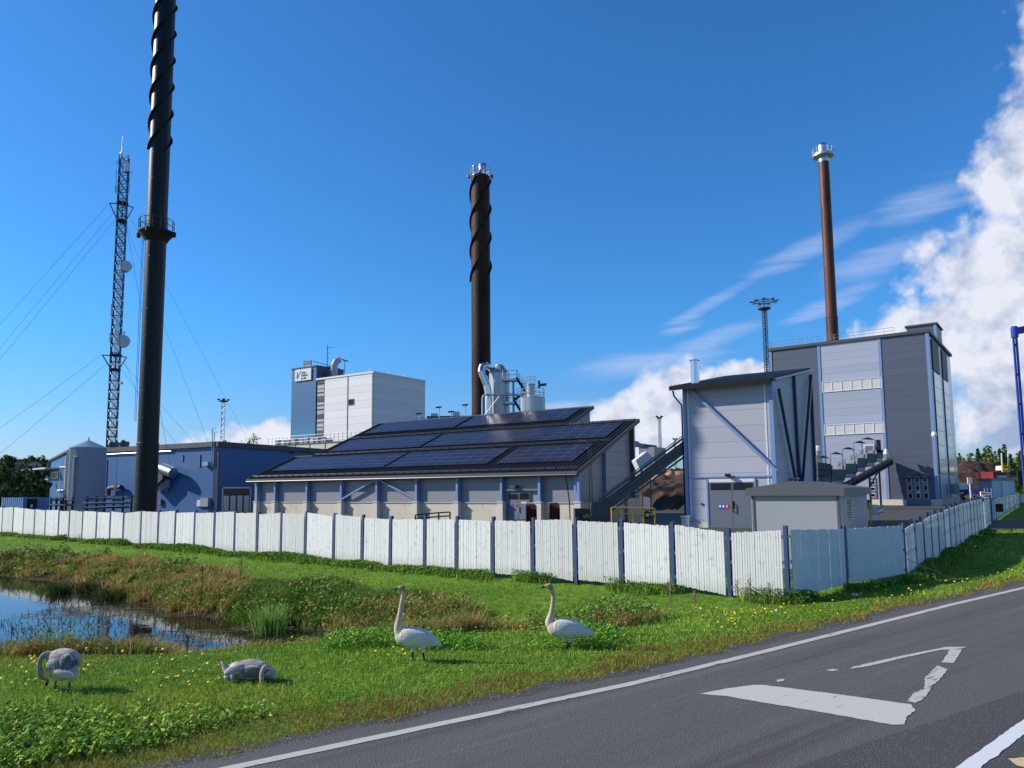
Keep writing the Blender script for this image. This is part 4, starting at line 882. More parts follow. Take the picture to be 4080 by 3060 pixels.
for k, (dz, ln) in enumerate(((.6, 1.7), (2.0, .5), (3.4, .5))): mb.tube(Vector((p.x, p.y, z9 - dz)), Vector((p.x + ln, p.y, z9 - dz)), .05, 4)
mb.build('aerial', M['dark_metal'], b)
mb = MB(); p = F3.P(F3.L(1300, 1490, -5)[0], zt, -5); mb.box(p.x - 2.5, p.x + 1.5, p.y - 1, p.y + 2, zt + .4, zt + 4.2); mb.build('roof_unit', M['dark_metal'], b)
mb = MB(); p = F3.P(F3.L(1373, 1490, -2)[0], zt, -2); mb.tube(p, p + Zv * 4.6, .08, 5); mb.beam(p + Zv * 4.5 - Vector((.7, 0, -.2)), p + Zv * 4.3 + Vector((.8, 0, -.1)), .5, .25); mb.build('roof_lamp', M['dark_metal'], b)
for x, y in ((1471, 1481), (1558, 1493), (1621, 1497)):
    mb = MB(); p = S3.P(S3.L(x, y)[0], zt + .4, -.5) if x > 1487 else F3.P(F3.L(x, y)[0], zt + .4, -.5); mb.tube(p, p + Zv * .8, .22, 6); mb.build('roof_vent', M['galv'], b)

# low clad building in front of the block
C4 = at(1372, 1770, 140); F4 = Fac((C4.x, C4.y), U2)
b = thing('low_annex', (C4.x - 8, C4.y + 4, ZY), 'low pale grey building with cluttered roof railings below the blue sign tower', 'building')
t0 = F4.L(1050, 1780)[0]; z1 = F4.L(1180, 1773)[1]
mb = MB(); F4.box(mb, t0, 6, ZY, z1, -9, 0); mb.build('wall', M['concrete_light'], b)
mb = MB()
for x in (1060, 1118, 1176, 1234, 1296): t = F4.L(x, 1780)[0]; F4.box(mb, t - .12, t + .12, ZY, z1 - .01, 0, .05)
F4.box(mb, t0 - .1, 6, z1 + .003, z1 + .2, -9, .1); mb.build('wall_trim', M['charcoal'], b)
mb = MB(); tA = F4.L(1060, 1780)[0]
for hh in (.7, 1.3, 1.9): mb.tube(F4.P(tA, z1 + hh, -.6), F4.P(5, z1 + hh, -.6), .05, 5)
t = tA
while t < 5: mb.tube(F4.P(t, z1, -.6), F4.P(t, z1 + 1.9, -.6), .05, 5); t += 1.15
mb.build('roof_railing', M['galv'], b)
for k in range(9):
    mb = MB(); t = tA + 1 + k * 1.75 + random.uniform(-.3, .3); F4.box(mb, t, t + random.uniform(.8, 1.6), z1 + .2, z1 + random.uniform(1.0, 1.7), -3.5, -1.5); mb.build('roof_unit', M[random.choice(['kiosk', 'wood', 'galv'])], b)

# ------------------------------------------------------------------ blue works building on the left
K = at(869, 1790, 95); KL = at(405, 1808, 107); KR = at(1278, 1800, 113)
FA = Fac((K.x, K.y), (K - KL).xy); FB = Fac((K.x, K.y), (KR - K).xy)
b = thing('blue_workshop', (K.x - 8, K.y + 6, ZY), 'long low blue metal workshop with a big duct, left of the solar hall', 'building')
zk = 8.7; tA = FA.L(405, 1850)[0]; tB = FB.L(1300, 1850)[0]
mb = MB(); pA, pK, pB = FA.P(tA, 0), FA.P(0, 0), FB.P(tB, 0); back = pA + FB.u * tB
mb.prism([Vector((q.x, q.y, ZY)) for q in (pA, pK, pB, back)], (0, 0, zk - ZY)); mb.build('wall', M['blue_wall'], b)
mb = MB(); ex = .35; mb.prism([Vector((q.x, q.y, zk + .003)) for q in (pA + FA.n * ex - FA.u * .2, pK + FA.n * ex + FB.n * ex, pB + FB.n * ex, back)], (0, 0, .65)); rf = mb.build('roof', M['charcoal'], b)
mb = MB(); mb.tube(FA.P(tA, zk - .28, .18), FA.P(-9, zk - .28, .18), .09, 8); mb.build('gutter', M['galv'], rf)
for x, y0, y1 in ((422, 1830, 1960), (729, 1812, 1840), (797, 1812, 1862)):
    mb = MB(); FA.pbox(mb, x - 1.2, y0, x + 1.2, y1, 0, .1); mb.build('downpipe', M['blue_box'], b)
mb = MB()
for q in ((858, 1795, 861, 2030), (867, 1800, 871, 2030)): FA.pbox(mb, *q, .02, .25)
mb.build('downpipe', M['steel_navy'], b)
for x0 in (842, 850):
    mb = MB(); t, z_ = FA.L(x0, 1860, .4); z9 = FA.L(x0, 1706 if x0 == 842 else 1722, .4)[1]; mb.tube(FA.P(t, z_, .4), FA.P(t, z9, .4), .06, 5); mb.beam(FA.P(t - .1, z9, .4), FA.P(t + .5, z9, .4), .12, .12); mb.build('vent_pipe', M['galv'], b)
mb = MB(); FA.pbox(mb, 792, 1992, 812, 2017, 0, .3); mb.build('cabinet', M['frame_white'], b)
mb = MB(); FA.pbox(mb, 813, 1984, 843, 2018, 0, .6); mb.build('cabinet', M['tank_grey'], b)
mb = MB(); FA.pbox(mb, 636, 1989, 648, 2011, 0, .3); mb.build('cabinet', M['kiosk_trim'], b)
mb = MB(); FA.pbox(mb, 821, 1841, 843, 1856, 0, .6); mb.build('wall_unit', M['tank_grey'], b)
# big duct
mb = MB(); FA.pix(mb, [(632, 1862), (660, 1860), (680, 1868), (682, 1908), (632, 1958)], .1, 1.4); mb.build('duct_body', M['charcoal'], b)
t0, z0 = FA.L(680, 1882); t1, _ = FA.L(726, 1882); zc_ = FA.L(700, 1884)[1]
mb = MB(); mb.tube(FA.P(t0 - .3, zc_ + .6, 1.1), FA.P(t1 - .3, zc_ - .05, 1.1), .72, 20); mb.tube(FA.P(t0 - 1.8, zc_ + .6, 1.1), FA.P(t0 - .3, zc_ + .6, 1.1), .5, 16)
mb.build('duct_elbow', M['silver_pipe'], b, smooth=True)
mb = MB(); FA.pbox(mb, 648, 1912, 668, 1955, 0, 1.0); FA.pbox(mb, 655, 1900, 680, 1945, .1, .8); mb.build('duct_box', M['tank_grey'], b)
mb = MB(); q = [FA.L(431, 1975, .6), FA.L(433, 1947, .6), FA.L(446, 1943, .6), FA.L(482, 1940, .6)]; mb.path([FA.P(t, z_, .6) for t, z_ in q], .3, 12)
t, z_ = FA.L(482, 1940); mb.tube(FA.P(t, z_, 0), FA.P(t, z_, .9), .35, 12); mb.build('wall_pipe', M['charcoal'], b)
# shaded wing: gate with four windows
x0, x1 = FB.L(884, 2000)[0], FB.L(992, 2000)[0]; zg = FB.L(930, 1946)[1]
mb = MB(); FB.box(mb, x0, x1, ZY, zg, 0, .1); d = mb.build('folding_gate', M['charcoal'], b)
mb = MB(); FB.box(mb, x0, x1, zg, zg + .18, 0, .2); FB.box(mb, x0 - .15, x0, ZY, zg, 0, .2); FB.box(mb, x1, x1 + .15, ZY, zg, 0, .2); mb.build('gate_frame', M['frame_white'], b)
for k in range(4):
    a_, c_ = x0 + (x1 - x0) * (k + .14) / 4, x0 + (x1 - x0) * (k + .84) / 4; z0, z1 = zg - 3.1, zg - .95
    mb = MB(); FB.box(mb, a_, c_, z0, z1, .1, .15); f_ = mb.build('window', M['frame_white'], d)
    mb = MB(); FB.box(mb, a_ + .2, c_ - .2, z0 + .16, z1 - .16, .151, .18); mb.build('pane', M['glass_grey'], f_)
mb = MB(); FB.pbox(mb, 1005, 1895, 1019, 1910, 0, .9); mb.build('wall_lamp', M['frame_white'], b)
mb = MB(); FB.pix(mb, [(1158, 1800), (1170, 1800), (1170, 1806), (1158, 1806)], 0, .6); mb.build('bracket', M['charcoal'], b)
for x, w_ in ((452, 14), (498, 13)):
    mb = MB(); q = FA.P(FA.L(x, 1790, -2)[0], zk + .65, -2); s_ = w_ / 2 * 105 / 2951; mb.box(q.x - s_ * 1.3, q.x + s_ * 1.3, q.y - .6, q.y + .6, q.z, q.z + 1.0); mb.tube(q + Vector((0, -.6, .5)), q + Vector((0, -.66, .5)), .38, 14); mb.build('cooling_unit', M['charcoal'], rf)

# far left blue house with canopy
KC = at(282, 1810, 108); KD = at(200, 1850, 118); FC = Fac((KC.x, KC.y), (KC - KD).xy)
b = thing('blue_house', (KC.x - 2, KC.y + 3, ZY), 'small blue building with sloping roof and white pipes, left of the grey tank', 'building')
t0 = FC.L(198, 1950)[0]; zl, zr = FC.L(200, 1838)[1], FC.L(275, 1800)[1]
mb = MB(); mb.prism([FC.P(t0, ZY), FC.P(0, ZY), FC.P(0, zr), FC.P(t0, zl)], FC.n * -10); mb.build('wall', M['blue_wall'], b)
mb = MB(); mb.prism([FC.P(t0 - .3, zl + .02, .3), FC.P(.1, zr + .02, .3), FC.P(.1, zr + .35, .3), FC.P(t0 - .3, zl + .25, .3)], FC.n * -10.5); mb.build('roof', M['charcoal'], b)
mb = MB(); FC.box(mb, -1.1, .1, ZY, zr - .05, .02, .3); mb.build('gap_strip', M['strake'], b)  # black strip filling the dark gap between house and tank
mb = MB(); FC.pix(mb, [(141, 1872), (240, 1863), (240, 1868), (141, 1877)], 0, 2.0); mb.build('canopy', M['frame_white'], b)
mb = MB(); FC.pbox(mb, 209, 1881, 233, 1906, .01, .1); w_ = mb.build('window', M['galv'], b)
mb = MB(); FC.pbox(mb, 212, 1884, 230, 1903, .101, .13); mb.build('pane', M['glass_dark'], w_)
mb = MB(); q = [(263, 1820), (262, 1861), (240, 1861)]; mb.path([FC.P(*FC.L(x, y, .2), .2) for x, y in q], .09, 6); q = [(263, 1861), (259, 1953), (230, 1954), (230, 1962)]; mb.path([FC.P(*FC.L(x, y, .2), .2) for x, y in q], .13, 8)
q = [(239, 1870), (236, 1990)]; mb.path([FC.P(*FC.L(x, y, .2), .2) for x, y in q], .05, 6); mb.build('white_pipes', M['white_paint'], b)
mb = MB(); q = FC.P(*FC.L(190, 1914, 1.0), 1.0); mb.lathe(q, [(.1, -.4), (.4, -.2), (.4, .1), (.1, .3)], 12); mb.build('camera_dome', M['frame_white'], b)
# grey ribbed tank
q = at(344, 1950, 92); b = thing('storage_tank', (q.x, 92, ZY), 'tall grey ribbed cylindrical tank with low conical roof', 'tank')
rr = 64 * 92 / 2951; z1 = at(344, 1785, 92).z; c = Vector((q.x, 92, 0)); n_ = 120; mb = MB()
mb.lathe(c, [(rr, ZY), (rr, z1)], 48); prof = []
vs = []; fs = []
for i in range(n_):
    a = 2 * math.pi * i / n_; r_ = rr + (.05 if i % 2 else .0); vs += [c + Vector((math.cos(a) * r_, math.sin(a) * r_, ZY)), c + Vector((math.cos(a) * r_, math.sin(a) * r_, z1 - .02))]
for i in range(n_): j = (i + 1) % n_; fs.append((2 * i, 2 * j, 2 * j + 1, 2 * i + 1))
mb.add(vs, fs); mb.build('shell', M['tank_grey'], b)
mb = MB(); mb.lathe(c + Zv * z1, [(rr + .1, -.05), (rr + .1, .05), (.12, .95), (.1, 1.2), (.02, 1.45)], 40); mb.build('cone_roof', M['steel_tank'], b)
mb = MB(); mb.path([c + Vector((-.35, -rr - .2, 1.5)), c + Vector((-.35, -rr - .2, z1 - 1.3)), c + Vector((-.35, -rr, z1 - 1.2))], .13, 8); mb.tube(c + Vector((-.6, -rr - .1, z1 - 1.25)), c + Vector((-.1, -rr - .1, z1 - 1.25)), .17, 8); mb.build('overflow_pipe', M['tank_grey'], b)
# blue container
KC = at(94, 1978, 70); cdir = Vector((.9, -.44, 0)); FD = Fac((KC.x, KC.y), (-.93, .37)); FE = Fac((KC.x, KC.y), (.80, .6))
b = thing('shipping_container', (KC.x, KC.y, ZY), 'blue ribbed container with a dark end hatch behind the fence at far left', 'container')
M['cont_blue'] = mat('cont_blue', (.10, .20, .40), .45, rib=.28, ribdir=(-.93, .37, 0), ribd=1.0)
t1 = FD.L(6, 2000)[0]; t2 = FE.L(196, 2000)[0]; A_ = FD.P(0, 0); zc_ = 2.5
mb = MB(); mb.prism([Vector((q.x, q.y, ZY)) for q in (A_, A_ + FD.u * t1, A_ + FD.u * t1 + FE.u * t2, A_ + FE.u * t2)], (0, 0, zc_ - ZY)); mb.build('body', M['cont_blue'], b)
mb = MB(); FE.pbox(mb, 108, 1988, 146, 2028, .01, .08); mb.build('hatch', M['strake'], b)
mb = MB(); FE.pbox(mb, 121, 2010, 130, 2022, .081, .1); mb.build('notice', M['frame_white'], b)

# ------------------------------------------------------------------ silver flue gas plant behind the solar roof
q = at(1990, 1560, 95); b = thing('scrubber_tank', (q.x, 95, ZY), 'silver cylindrical tank with cone top and bent shiny duct behind the solar roof', 'tank')
c = Vector((q.x, 95, 0)); rr = 41.5 * 95 / 2951; z1 = at(1990, 1490, 95).z; z2 = at(1990, 1457, 95).z
mb = MB(); mb.lathe(c, [(rr, 3), (rr, z1)], 40); mb.build('shell', M['steel_tank'], b, smooth=True)
mb = MB(); mb.lathe(c, [(rr + .03, z1), (.52, z2), (.5, z2 + .1)], 14); mb.build('cone_top', M['steel_tank'], b)
mb = MB(); P_ = [at(1946, 1660, 93.5), at(1946, 1568, 93.5), at(1946 - 6, 1535, 93.5), at(1917, 1480, 93.5), at(1921, 1462, 93.8), at(1935, 1458, 94), at(1955, 1470, 95)]
for i, p in enumerate(P_[:-1]): mb.tube(p, P_[i + 1], .46, 20)
for p in P_[1:-1]: mb.lathe(p - Zv * .46, [(.05, 0), (.33, .14), (.46, .46), (.33, .78), (.05, .92)], 18)
mb.build('duct', M['silver_pipe'], b, smooth=True)
mb = MB(); P_ = [at(1922, 1655, 92.3), at(1922, 1586, 92.3), at(1928, 1574, 92.3), at(1938, 1572, 92.3), at(2074, 1574, 92.3)]; mb.path(P_, .12, 8); mb.tube(at(1930, 1655, 92), at(1990, 1578, 92), .05, 5); mb.build('side_pipe', M['galv'], b, smooth=True)
q = at(2123, 1620, 92); c = Vector((q.x, 92, 0)); b = thing('lime_silo', (q.x, 92, ZY), 'small ribbed grey silo with filter head and railings right of the silver tank', 'silo')
rr = 48 * 92 / 2951; z1 = at(2123, 1585, 92).z
mb = MB(); vs = []; fs = []
for i in range(80):
    a = 2 * math.pi * i / 80; r_ = rr + (.05 if i % 2 else 0); vs += [c + Vector((math.cos(a) * r_, math.sin(a) * r_, 3)), c + Vector((math.cos(a) * r_, math.sin(a) * r_, z1))]
for i in range(80): j = (i + 1) % 80; fs.append((2 * i, 2 * j, 2 * j + 1, 2 * i + 1))
mb.add(vs, fs); mb.lathe(c + Zv * z1, [(rr + .06, -.02), (.8, .25), (.1, .3)], 30); mb.build('shell', M['steel_tank'], b)
mb = MB(); r2 = 17 * 92 / 2951; qc = c + Vector((-.25, 0, 0)); mb.lathe(qc, [(r2, z1 + .1), (r2, z1 + 1.55), (r2 + .1, z1 + 1.6), (r2 + .1, z1 + 1.75), (.1, z1 + 1.8)], 20); mb.build('filter_head', M['steel_tank'], b, smooth=True)
mb = MB(); ring_rail(mb, c, rr, z1, 1.05, 14, .03); mb.build('railing', M['galv'], b)
mb = MB(); ring_rail(mb, qc, r2 + .1, z1 + 1.8, .85, 8, .025); mb.build('top_railing', M['galv'], b)
mb = MB(); p = at(2148, 1535, 91.6); mb.beam(p, p + Vector((.9, 0, .1)), .35, .3); mb.tube(p + Vector((0, 0, -.3)), p + Vector((0, 0, .6)), .15, 8); mb.build('filter_fan', M['dark_metal'], b)
b = thing('stair_tower', (at(2060, 1560, 93).x, 93, ZY), 'zigzag steel stair between the silver tank and the small silo', 'stairs')
def flight(mb, p, q, w_=.7, n_=9):
    d_ = Vector((0, w_, 0)); mb.beam(p, q, .05, .28); mb.beam(p + d_, q + d_, .05, .28)
    for k in range(n_ + 1): c_ = p.lerp(q, k / n_); mb.par(c_ - Vector((.12, 0, .02)), (.26, 0, 0), d_, (0, 0, .04))
    for h_ in (.5, 1.0): mb.tube(p + Zv * h_, q + Zv * h_, .022, 4)
    for k in range(0, n_ + 1, 3): c_ = p.lerp(q, k / n_); mb.tube(c_, c_ + Zv, .022, 4)
mb = MB()
fl = [(at(2058, 1504, 93), at(2092, 1556, 93)), (at(2092, 1558, 93.8), at(2050, 1592, 93.8)), (at(2050, 1598, 93), at(2078, 1640, 93))]
for p, q in fl: flight(mb, p, q)
mb.build('stair_flights', M['strake'], b)
mb = MB()
for x0, x1, y in ((2003, 2062, 1508), (2075, 2102, 1560), (2012, 2060, 1600)):
    p, q = at(x0, y, 93), at(x1, y, 93); mb.par(p - Zv * .25, q - p, (0, 1.5, 0), (0, 0, .25))
    for h_ in (.5, 1.05): mb.tube(p + Zv * h_, q + Zv * h_, .03, 4)
    for k in range(4): c_ = p.lerp(q, k / 3); mb.tube(c_, c_ + Zv * 1.05, .03, 4)
mb.build('landing', M['galv'], b)
mb = MB()
for x in (2043, 2047, 2083): p = at(x, 1506 if x < 2080 else 1560, 93.4); mb.tube((p.x, p.y, 3), p, .08, 6)
mb.build('stair_post', M['steel_blue'], b)

# roof lamps and units that show above the solar roof
for i, (x, y0, lab) in enumerate(((1671, 1650, 'low lamp on a short pole, leftmost above the solar roof'), (1750, 1624, 'tall lamp pole behind the solar roof, second from left'), (1799, 1642, 'lamp pole between two pale roof boxes behind the solar roof'), (1856, 1615, 'tall lamp pole just left of the brown chimney'))):
    q = at(x, 1680, 112); b = thing('lamp_post', (q.x, 112, ZY), lab, 'street lamp', 'lamps behind the solar roof'); z1 = at(x, y0, 112).z
    mb = MB(); mb.tube((q.x, 112, ZY), (q.x, 112, z1), .07, 6); mb.build('pole', M['galv'], b)
    mb = MB(); mb.beam((q.x - .55, 112, z1 + .02), (q.x + .35, 112, z1 + .1), .35, .2); mb.build('lamp_head', M['charcoal'], b)
q = at(1750, 1665, 115); b = thing('rear_workshop', (q.x, 118, ZY), 'strip of blue flat roofed building with pale roof boxes behind the solar roof', 'building')
z1 = at(1750, 1657, 115).z; p, r_ = at(1700, 1660, 115).x, at(1880, 1660, 115).x
mb = MB(); mb.box(p, r_, 115, 125, ZY, z1); mb.build('wall', M['blue_box'], b)
for x0, x1, y in ((1662, 1694, 1665), (1718, 1744, 1648), (1806, 1831, 1641)):
    a_, c_ = at(x0, y, 116), at(x1, y, 116); mb = MB(); mb.box(a_.x, c_.x, 115.5, 117, z1 - .6, a_.z); mb.build('roof_unit', M['frame_white'], b)

# ------------------------------------------------------------------ conveyor into the tower house
A_ = at(2405, 2020, 60.5); B_ = at(2735, 1775, 59.5)
b = thing('belt_conveyor', (A_.x, A_.y, ZY), 'dark inclined belt conveyor climbing from the yard into the pale tower house', 'conveyor')
d_ = (B_ - A_).normalized(); up = Vector((0, 1, 0)).cross(d_); up = -up if up.z < 0 else up
mb = MB(); mb.beam(A_, B_, 1.1, .85); mb.build('trough', M['dark_metal'], b)
mb = MB(); off = up * .62
mb.beam(A_ + off, B_ + off, 1.5, .16); mb.beam(A_ - up * .62, B_ - up * .62, 1.3, .14); mb.build('cover', M['charcoal'], b)
mb = MB(); n_ = 9
for k in range(n_ + 1):
    c_ = A_.lerp(B_, k / n_) + Vector((0, -.72, 0)); mb.beam(c_ + up * .1, c_ + up * .85, .05, .05, (0, 1, 0))
mb.tube(A_ + up * .86 + Vector((0, -.72, 0)), B_ + up * .86 + Vector((0, -.72, 0)), .04, 5); mb.tube(A_ + up * .25 + Vector((0, -.66, 0)), B_ + up * .25 + Vector((0, -.66, 0)), .05, 5)
mb.build('side_rail', M['hood_grey'], b)
mb = MB(); mb.box(A_.x - 1.0, A_.x + .6, A_.y - .8, A_.y + .8, ZY - .1, A_.z + .4); mb.build('tail_box', M['charcoal'], b)
q = at(2340, 2030, 62); mb = MB(); mb.box(q.x - 1.1, q.x + .7, q.y - .8, q.y + .8, ZY - .1, q.z + .1); mb.build('drive_base', M['charcoal'], b)
m, nt, bs = bsdf('hazard'); M['hazard'] = m; tcn = nd(nt, 'ShaderNodeTexCoord'); vm = nd(nt, 'ShaderNodeVectorMath', operation='DOT_PRODUCT'); nt.links.new(tcn.outputs['Object'], vm.inputs[0]); vm.inputs[1].default_value = (3, 0, 3)
st_ = mth(nt, 'GREATER_THAN', mth(nt, 'FRACT', vm.outputs['Value']), .5); nt.links.new(mixc(nt, st_, (.015, .015, .015), (.7, .45, .02)), bs.inputs['Base Color'])
p0, p1 = at(2325, 2054, 60), at(2412, 2058, 60); mb = MB(); mb.box(p0.x, p1.x, 60, 60.1, p1.z - .08, p0.z + .1); mb.build('hazard_bar', M['hazard'], b)
# yellow guard rail
def rail_fence(nm, lab, pts, Y, mm, hts, cat='guard rail'):
    P_ = [at(x, y, Y) for x, y in pts]; b = thing(nm, (P_[0].x, Y, ZY), lab, cat)
    mb = MB()
    for h_ in hts: mb.path([p + Zv * (h_ - p.z * 0) if False else Vector((p.x, p.y, p.z - h_)) for p in P_], .05, 6)
    mb.build('rail', M[mm], b)
    for p in P_: mb = MB(); mb.tube((p.x, p.y, ZY - .1), p, .055, 6); mb.build('post', M[mm], b)
rail_fence('guard_rail', 'yellow tubular guard rail in the yard under the belt conveyor', [(2436, 2022), (2475, 2021), (2520, 2022), (2563, 2024), (2609, 2026)], 55, 'yellow', (.0, .45))
rail_fence('loading_rail', 'black metal railing in front of the concrete wall of the solar hall', [(1655, 2052), (1700, 2047), (1748, 2043), (1793, 2040)], 50, 'black_metal', (0, .25), 'railing')
# red skips
for x0, x1, y0, lab in ((2095, 2139, 2014, 'red steel skip standing on end, left of the pair by the solar hall'), (2188, 2231, 2008, 'red steel skip standing on end, right of the pair by the solar hall')):
    a_, c_ = at(x0, y0, 52), at(x1, y0, 52); wd = c_.x - a_.x; b = thing('steel_skip', ((a_.x + c_.x) / 2, 52, ZY), lab, 'skip', 'red skips by the solar hall')
    mb = MB(); X0, X1, z1 = a_.x, c_.x, a_.z
    mb.prism([(X0, 52, ZY), (X0, 52.1, z1 - .1), (X0, 52.5, z1), (X0, 53.4, z1 + .05), (X0, 53.4, ZY)], (.07, 0, 0)); mb.prism([(X1 - .07, 52, ZY), (X1 - .07, 52.1, z1 - .3), (X1 - .07, 52.5, z1 - .05), (X1 - .07, 53.4, z1), (X1 - .07, 53.4, ZY)], (.07, 0, 0))
    mb.par((X0, 52.9, ZY), (wd, 0, 0), (0, .06, 0), (0, 0, z1 - ZY)); mb.build('shell', M['red_paint'], b)
    mb = MB()
    for k in (1, 2): mb.box(X0 + wd * k / 3 - .04, X0 + wd * k / 3 + .04, 52.3, 52.9, ZY, z1 - .45)
    mb.box(X0 + .08, X1 - .08, 52.3, 52.9, z1 - .5, z1 - .4); mb.build('ribs', M['red_paint'], b)
    mb = MB(); mb.prism([(X0 + .075, 52.15, z1 - .35), (X1 - .075, 52.15, z1 - .35), (X1 - .075, 52.95, z1 + .02), (X0 + .075, 52.95, z1 + .02)], (0, 0, .05)); mb.build('lip', M['corten'], b)
# building behind the conveyor, hood
KC = at(2600, 1800, 150); FF = Fac((KC.x, KC.y), U2)
b = thing('rear_shed', (KC.x - 2, KC.y + 3, ZY), 'grey shed with dark blue roof seen behind the belt conveyor', 'building')
t0 = FF.L(2545, 1800)[0]; z0, z1 = FF.L(2545, 1775)[1], FF.L(2612, 1780)[1]
mb = MB(); FF.box(mb, t0, FF.L(2607, 1800)[0], ZY, z1, -6, 0); mb.build('wall', M['panel_grey'], b)
mb = MB(); FF.pix(mb, [(2540, 1758), (2552, 1766), (2618, 1775), (2616, 1784), (2536, 1782)], -6, .4); mb.build('roof', M['steel_navy'], b)
b = thing('chute_hood', (at(2570, 1860, 62).x, 62, ZY), 'pale grey boxy hood on legs standing just behind the belt conveyor', 'machine hood')
mb = MB(); P_ = [at(x, y, 62) for x, y in ((2531, 1833), (2577, 1797), (2613, 1832), (2596, 1850), (2551, 1876))]; mb.prism(P_, (0, 2, 0)); mb.build('hood', M['frame_white'], b, bevel=.05)
mb = MB()
for x in (2556, 2590): p = at(x, 1860, 63); mb.tube((p.x, 63, ZY), p, .07, 6)
mb.build('leg', M['charcoal'], b)
# concrete block wall by the rail, trailer
b = thing('concrete_bay', (at(2510, 2040, 66).x, 66, ZY), 'low concrete bay wall below the belt conveyor', 'wall')
for x0, x1, y0, Y in ((2430, 2462, 2015, 64), (2500, 2545, 1985, 66), (2545, 2556, 1972, 68)):
    a_, c_ = at(x0, y0, Y), at(x1, y0, Y); mb = MB(); mb.box(a_.x, c_.x, Y, Y + 2, ZY, a_.z); mb.build('block', M['concrete'], b, bevel=.03)
b = thing('covered_trailer', (at(2575, 2030, 70).x, 70, ZY), 'small white covered trailer parked beyond the yellow rail', 'trailer')
P_ = [at(x, y, 70) for x, y in ((2554, 2032), (2554, 1988), (2560, 1978), (2585, 1981), (2600, 2005), (2600, 2032))]
mb = MB(); mb.prism(P_, (0, 2, 0)); mb.build('body', M['frame_white'], b, bevel=.06)
mb = MB(); p = at(2579, 2052, 69.9); mb.tube(p, p + Vector((0, .25, 0)), .36, 18); w_ = mb.build('wheel', M['strake'], b)
mb = MB(); mb.tube(p - Vector((0, .02, 0)), p + Vector((0, .1, 0)), .18, 12); mb.build('rim', M['galv'], w_)
mb = MB(); p = at(2562, 2050, 69.9); mb.tube(p + Zv * .3, Vector((p.x, p.y, ZY)), .04, 6); mb.build('jockey_leg', M['galv'], b)

# ------------------------------------------------------------------ transformer kiosk
C5 = at(3350, 2000, 27); F5 = Fac((C5.x, C5.y), U2); S5 = Fac((C5.x, C5.y), V2)
b = thing('transformer_kiosk', (C5.x - 1, C5.y + 2, ZY), 'grey rendered transformer kiosk with louvred vent just behind the fence', 'kiosk')
tl = F5.L(2993, 2000)[0]; z1 = F5.L(3300, 1975)[1]; zf1 = F5.L(3345, 1941)[1]; dk = min(S5.L(3455, 2000)[0], 6.3)
mb = MB(); F5.box(mb, tl, 0, ZY - .2, z1, -dk, 0); mb.build('wall', M['kiosk'], b)
e = .16; zr = zf1 + .12
mb = MB(); tm = (tl) / 2
bot = [F5.P(tl - e, z1 + .003, e), F5.P(e, z1 + .003, e), F5.P(e, z1 + .003, -dk - e), F5.P(tl - e, z1 + .003, -dk - e)]
top = [F5.P(tl - e, zf1 - .02, e), F5.P(tm, zr + .12, e), F5.P(e, zf1 - .02, e), F5.P(e, zf1 - .02, -dk - e), F5.P(tm, zr + .12, -dk - e), F5.P(tl - e, zf1 - .02, -dk - e)]
mb.add(bot + top, [(0, 3, 2, 1), (0, 1, 6, 5, 4), (1, 2, 7, 6), (2, 3, 9, 8, 7), (3, 0, 4, 9), (4, 5, 8, 9), (5, 6, 7, 8)]); mb.build('roof', M['kiosk_trim'], b)
mb = MB(); F5.box(mb, -.14, -.06, ZY - .2, z1 - .01, 0, .03); F5.box(mb, tl + .05, tl + .12, ZY - .2, z1 - .01, 0, .03); mb.build('corner_groove', M['kiosk_trim'], b)
t0, za = S5.L(3366, 1996); t1, zc_ = S5.L(3393, 2066); mb = MB(); 
S5.box(mb, t0, t1, zc_, za, 0, .02); v_ = mb.build('vent', M['strake'], b)
mb = MB()
for k in range(8): z_ = zc_ + (za - zc_) * (k + .4) / 8; mb.par(S5.P(t0 + .04, z_, .022), S5.u * (t1 - t0 - .08), S5.n * .02 - Zv * .015, (0, 0, .018))
S5.box(mb, t0 - .04, t0 + .03, zc_ - .04, za + .04, 0, .05); S5.box(mb, t1 - .03, t1 + .04, zc_ - .04, za + .04, 0, .05)
mb.build('louvre_blades', M['concrete_light'], v_)

# ------------------------------------------------------------------ stepped hoods with conveyor in front of the boiler house
H0 = 122.0
b = thing('stepped_conveyor', (at(3400, 1900, H0).x, H0, ZY), 'dark conveyor under a staircase of concrete hoods, in front of the tallest building', 'conveyor')
hoods = [((125, 250), (1425, 1505)), ((250, 370), (1370, 1470)), ((366, 475), (1320, 1410)), ((472, 555), (1270, 1355)), ((555, 640), (1230, 1310)), ((640, 710), (1200, 1270))]
for (xa, xb), (ya, yb) in hoods:
    mb = MB(); P_ = [at(*z5(x, y), H0) for x, y in ((xa + 8, ya), (xb - 6, ya), (xb, yb), (xa, yb))]; mb.prism(P_, (0, 2.9, 0)); h_ = mb.build('hood', M['hood_grey'], b, bevel=.05)
    mb = MB(); P_ = [at(*z5(x, y), H0 + .2) for x, y in ((xa + 8, yb + 1), (xb - 8, yb + 1), (xb - 8, yb + 38), (xa + 8, yb + 38))]; mb.prism(P_, (0, 2.6, 0)); mb.build('concrete_step', M['concrete_light'], b)
mb = MB(); A_, B_ = at(*z5(300, 1555), H0 - 1), at(*z5(768, 1298), H0 - 1); mb.beam(A_, B_, 1.6, .75); mb.build('trough', M['strake'], b)
mb = MB(); mb.tube(A_ + Vector((0, -.85, -.5)), B_ + Vector((0, -.85, -.5)), .12, 6); mb.tube(A_ + Vector((0, -.85, .1)), B_ + Vector((0, -.85, .1)), .08, 6)
for k in range(15): q = A_.lerp(B_, k / 14); mb.tube(q + Vector((0, -.9, .25)), q + Vector((0, -.9, .5)), .07, 6)
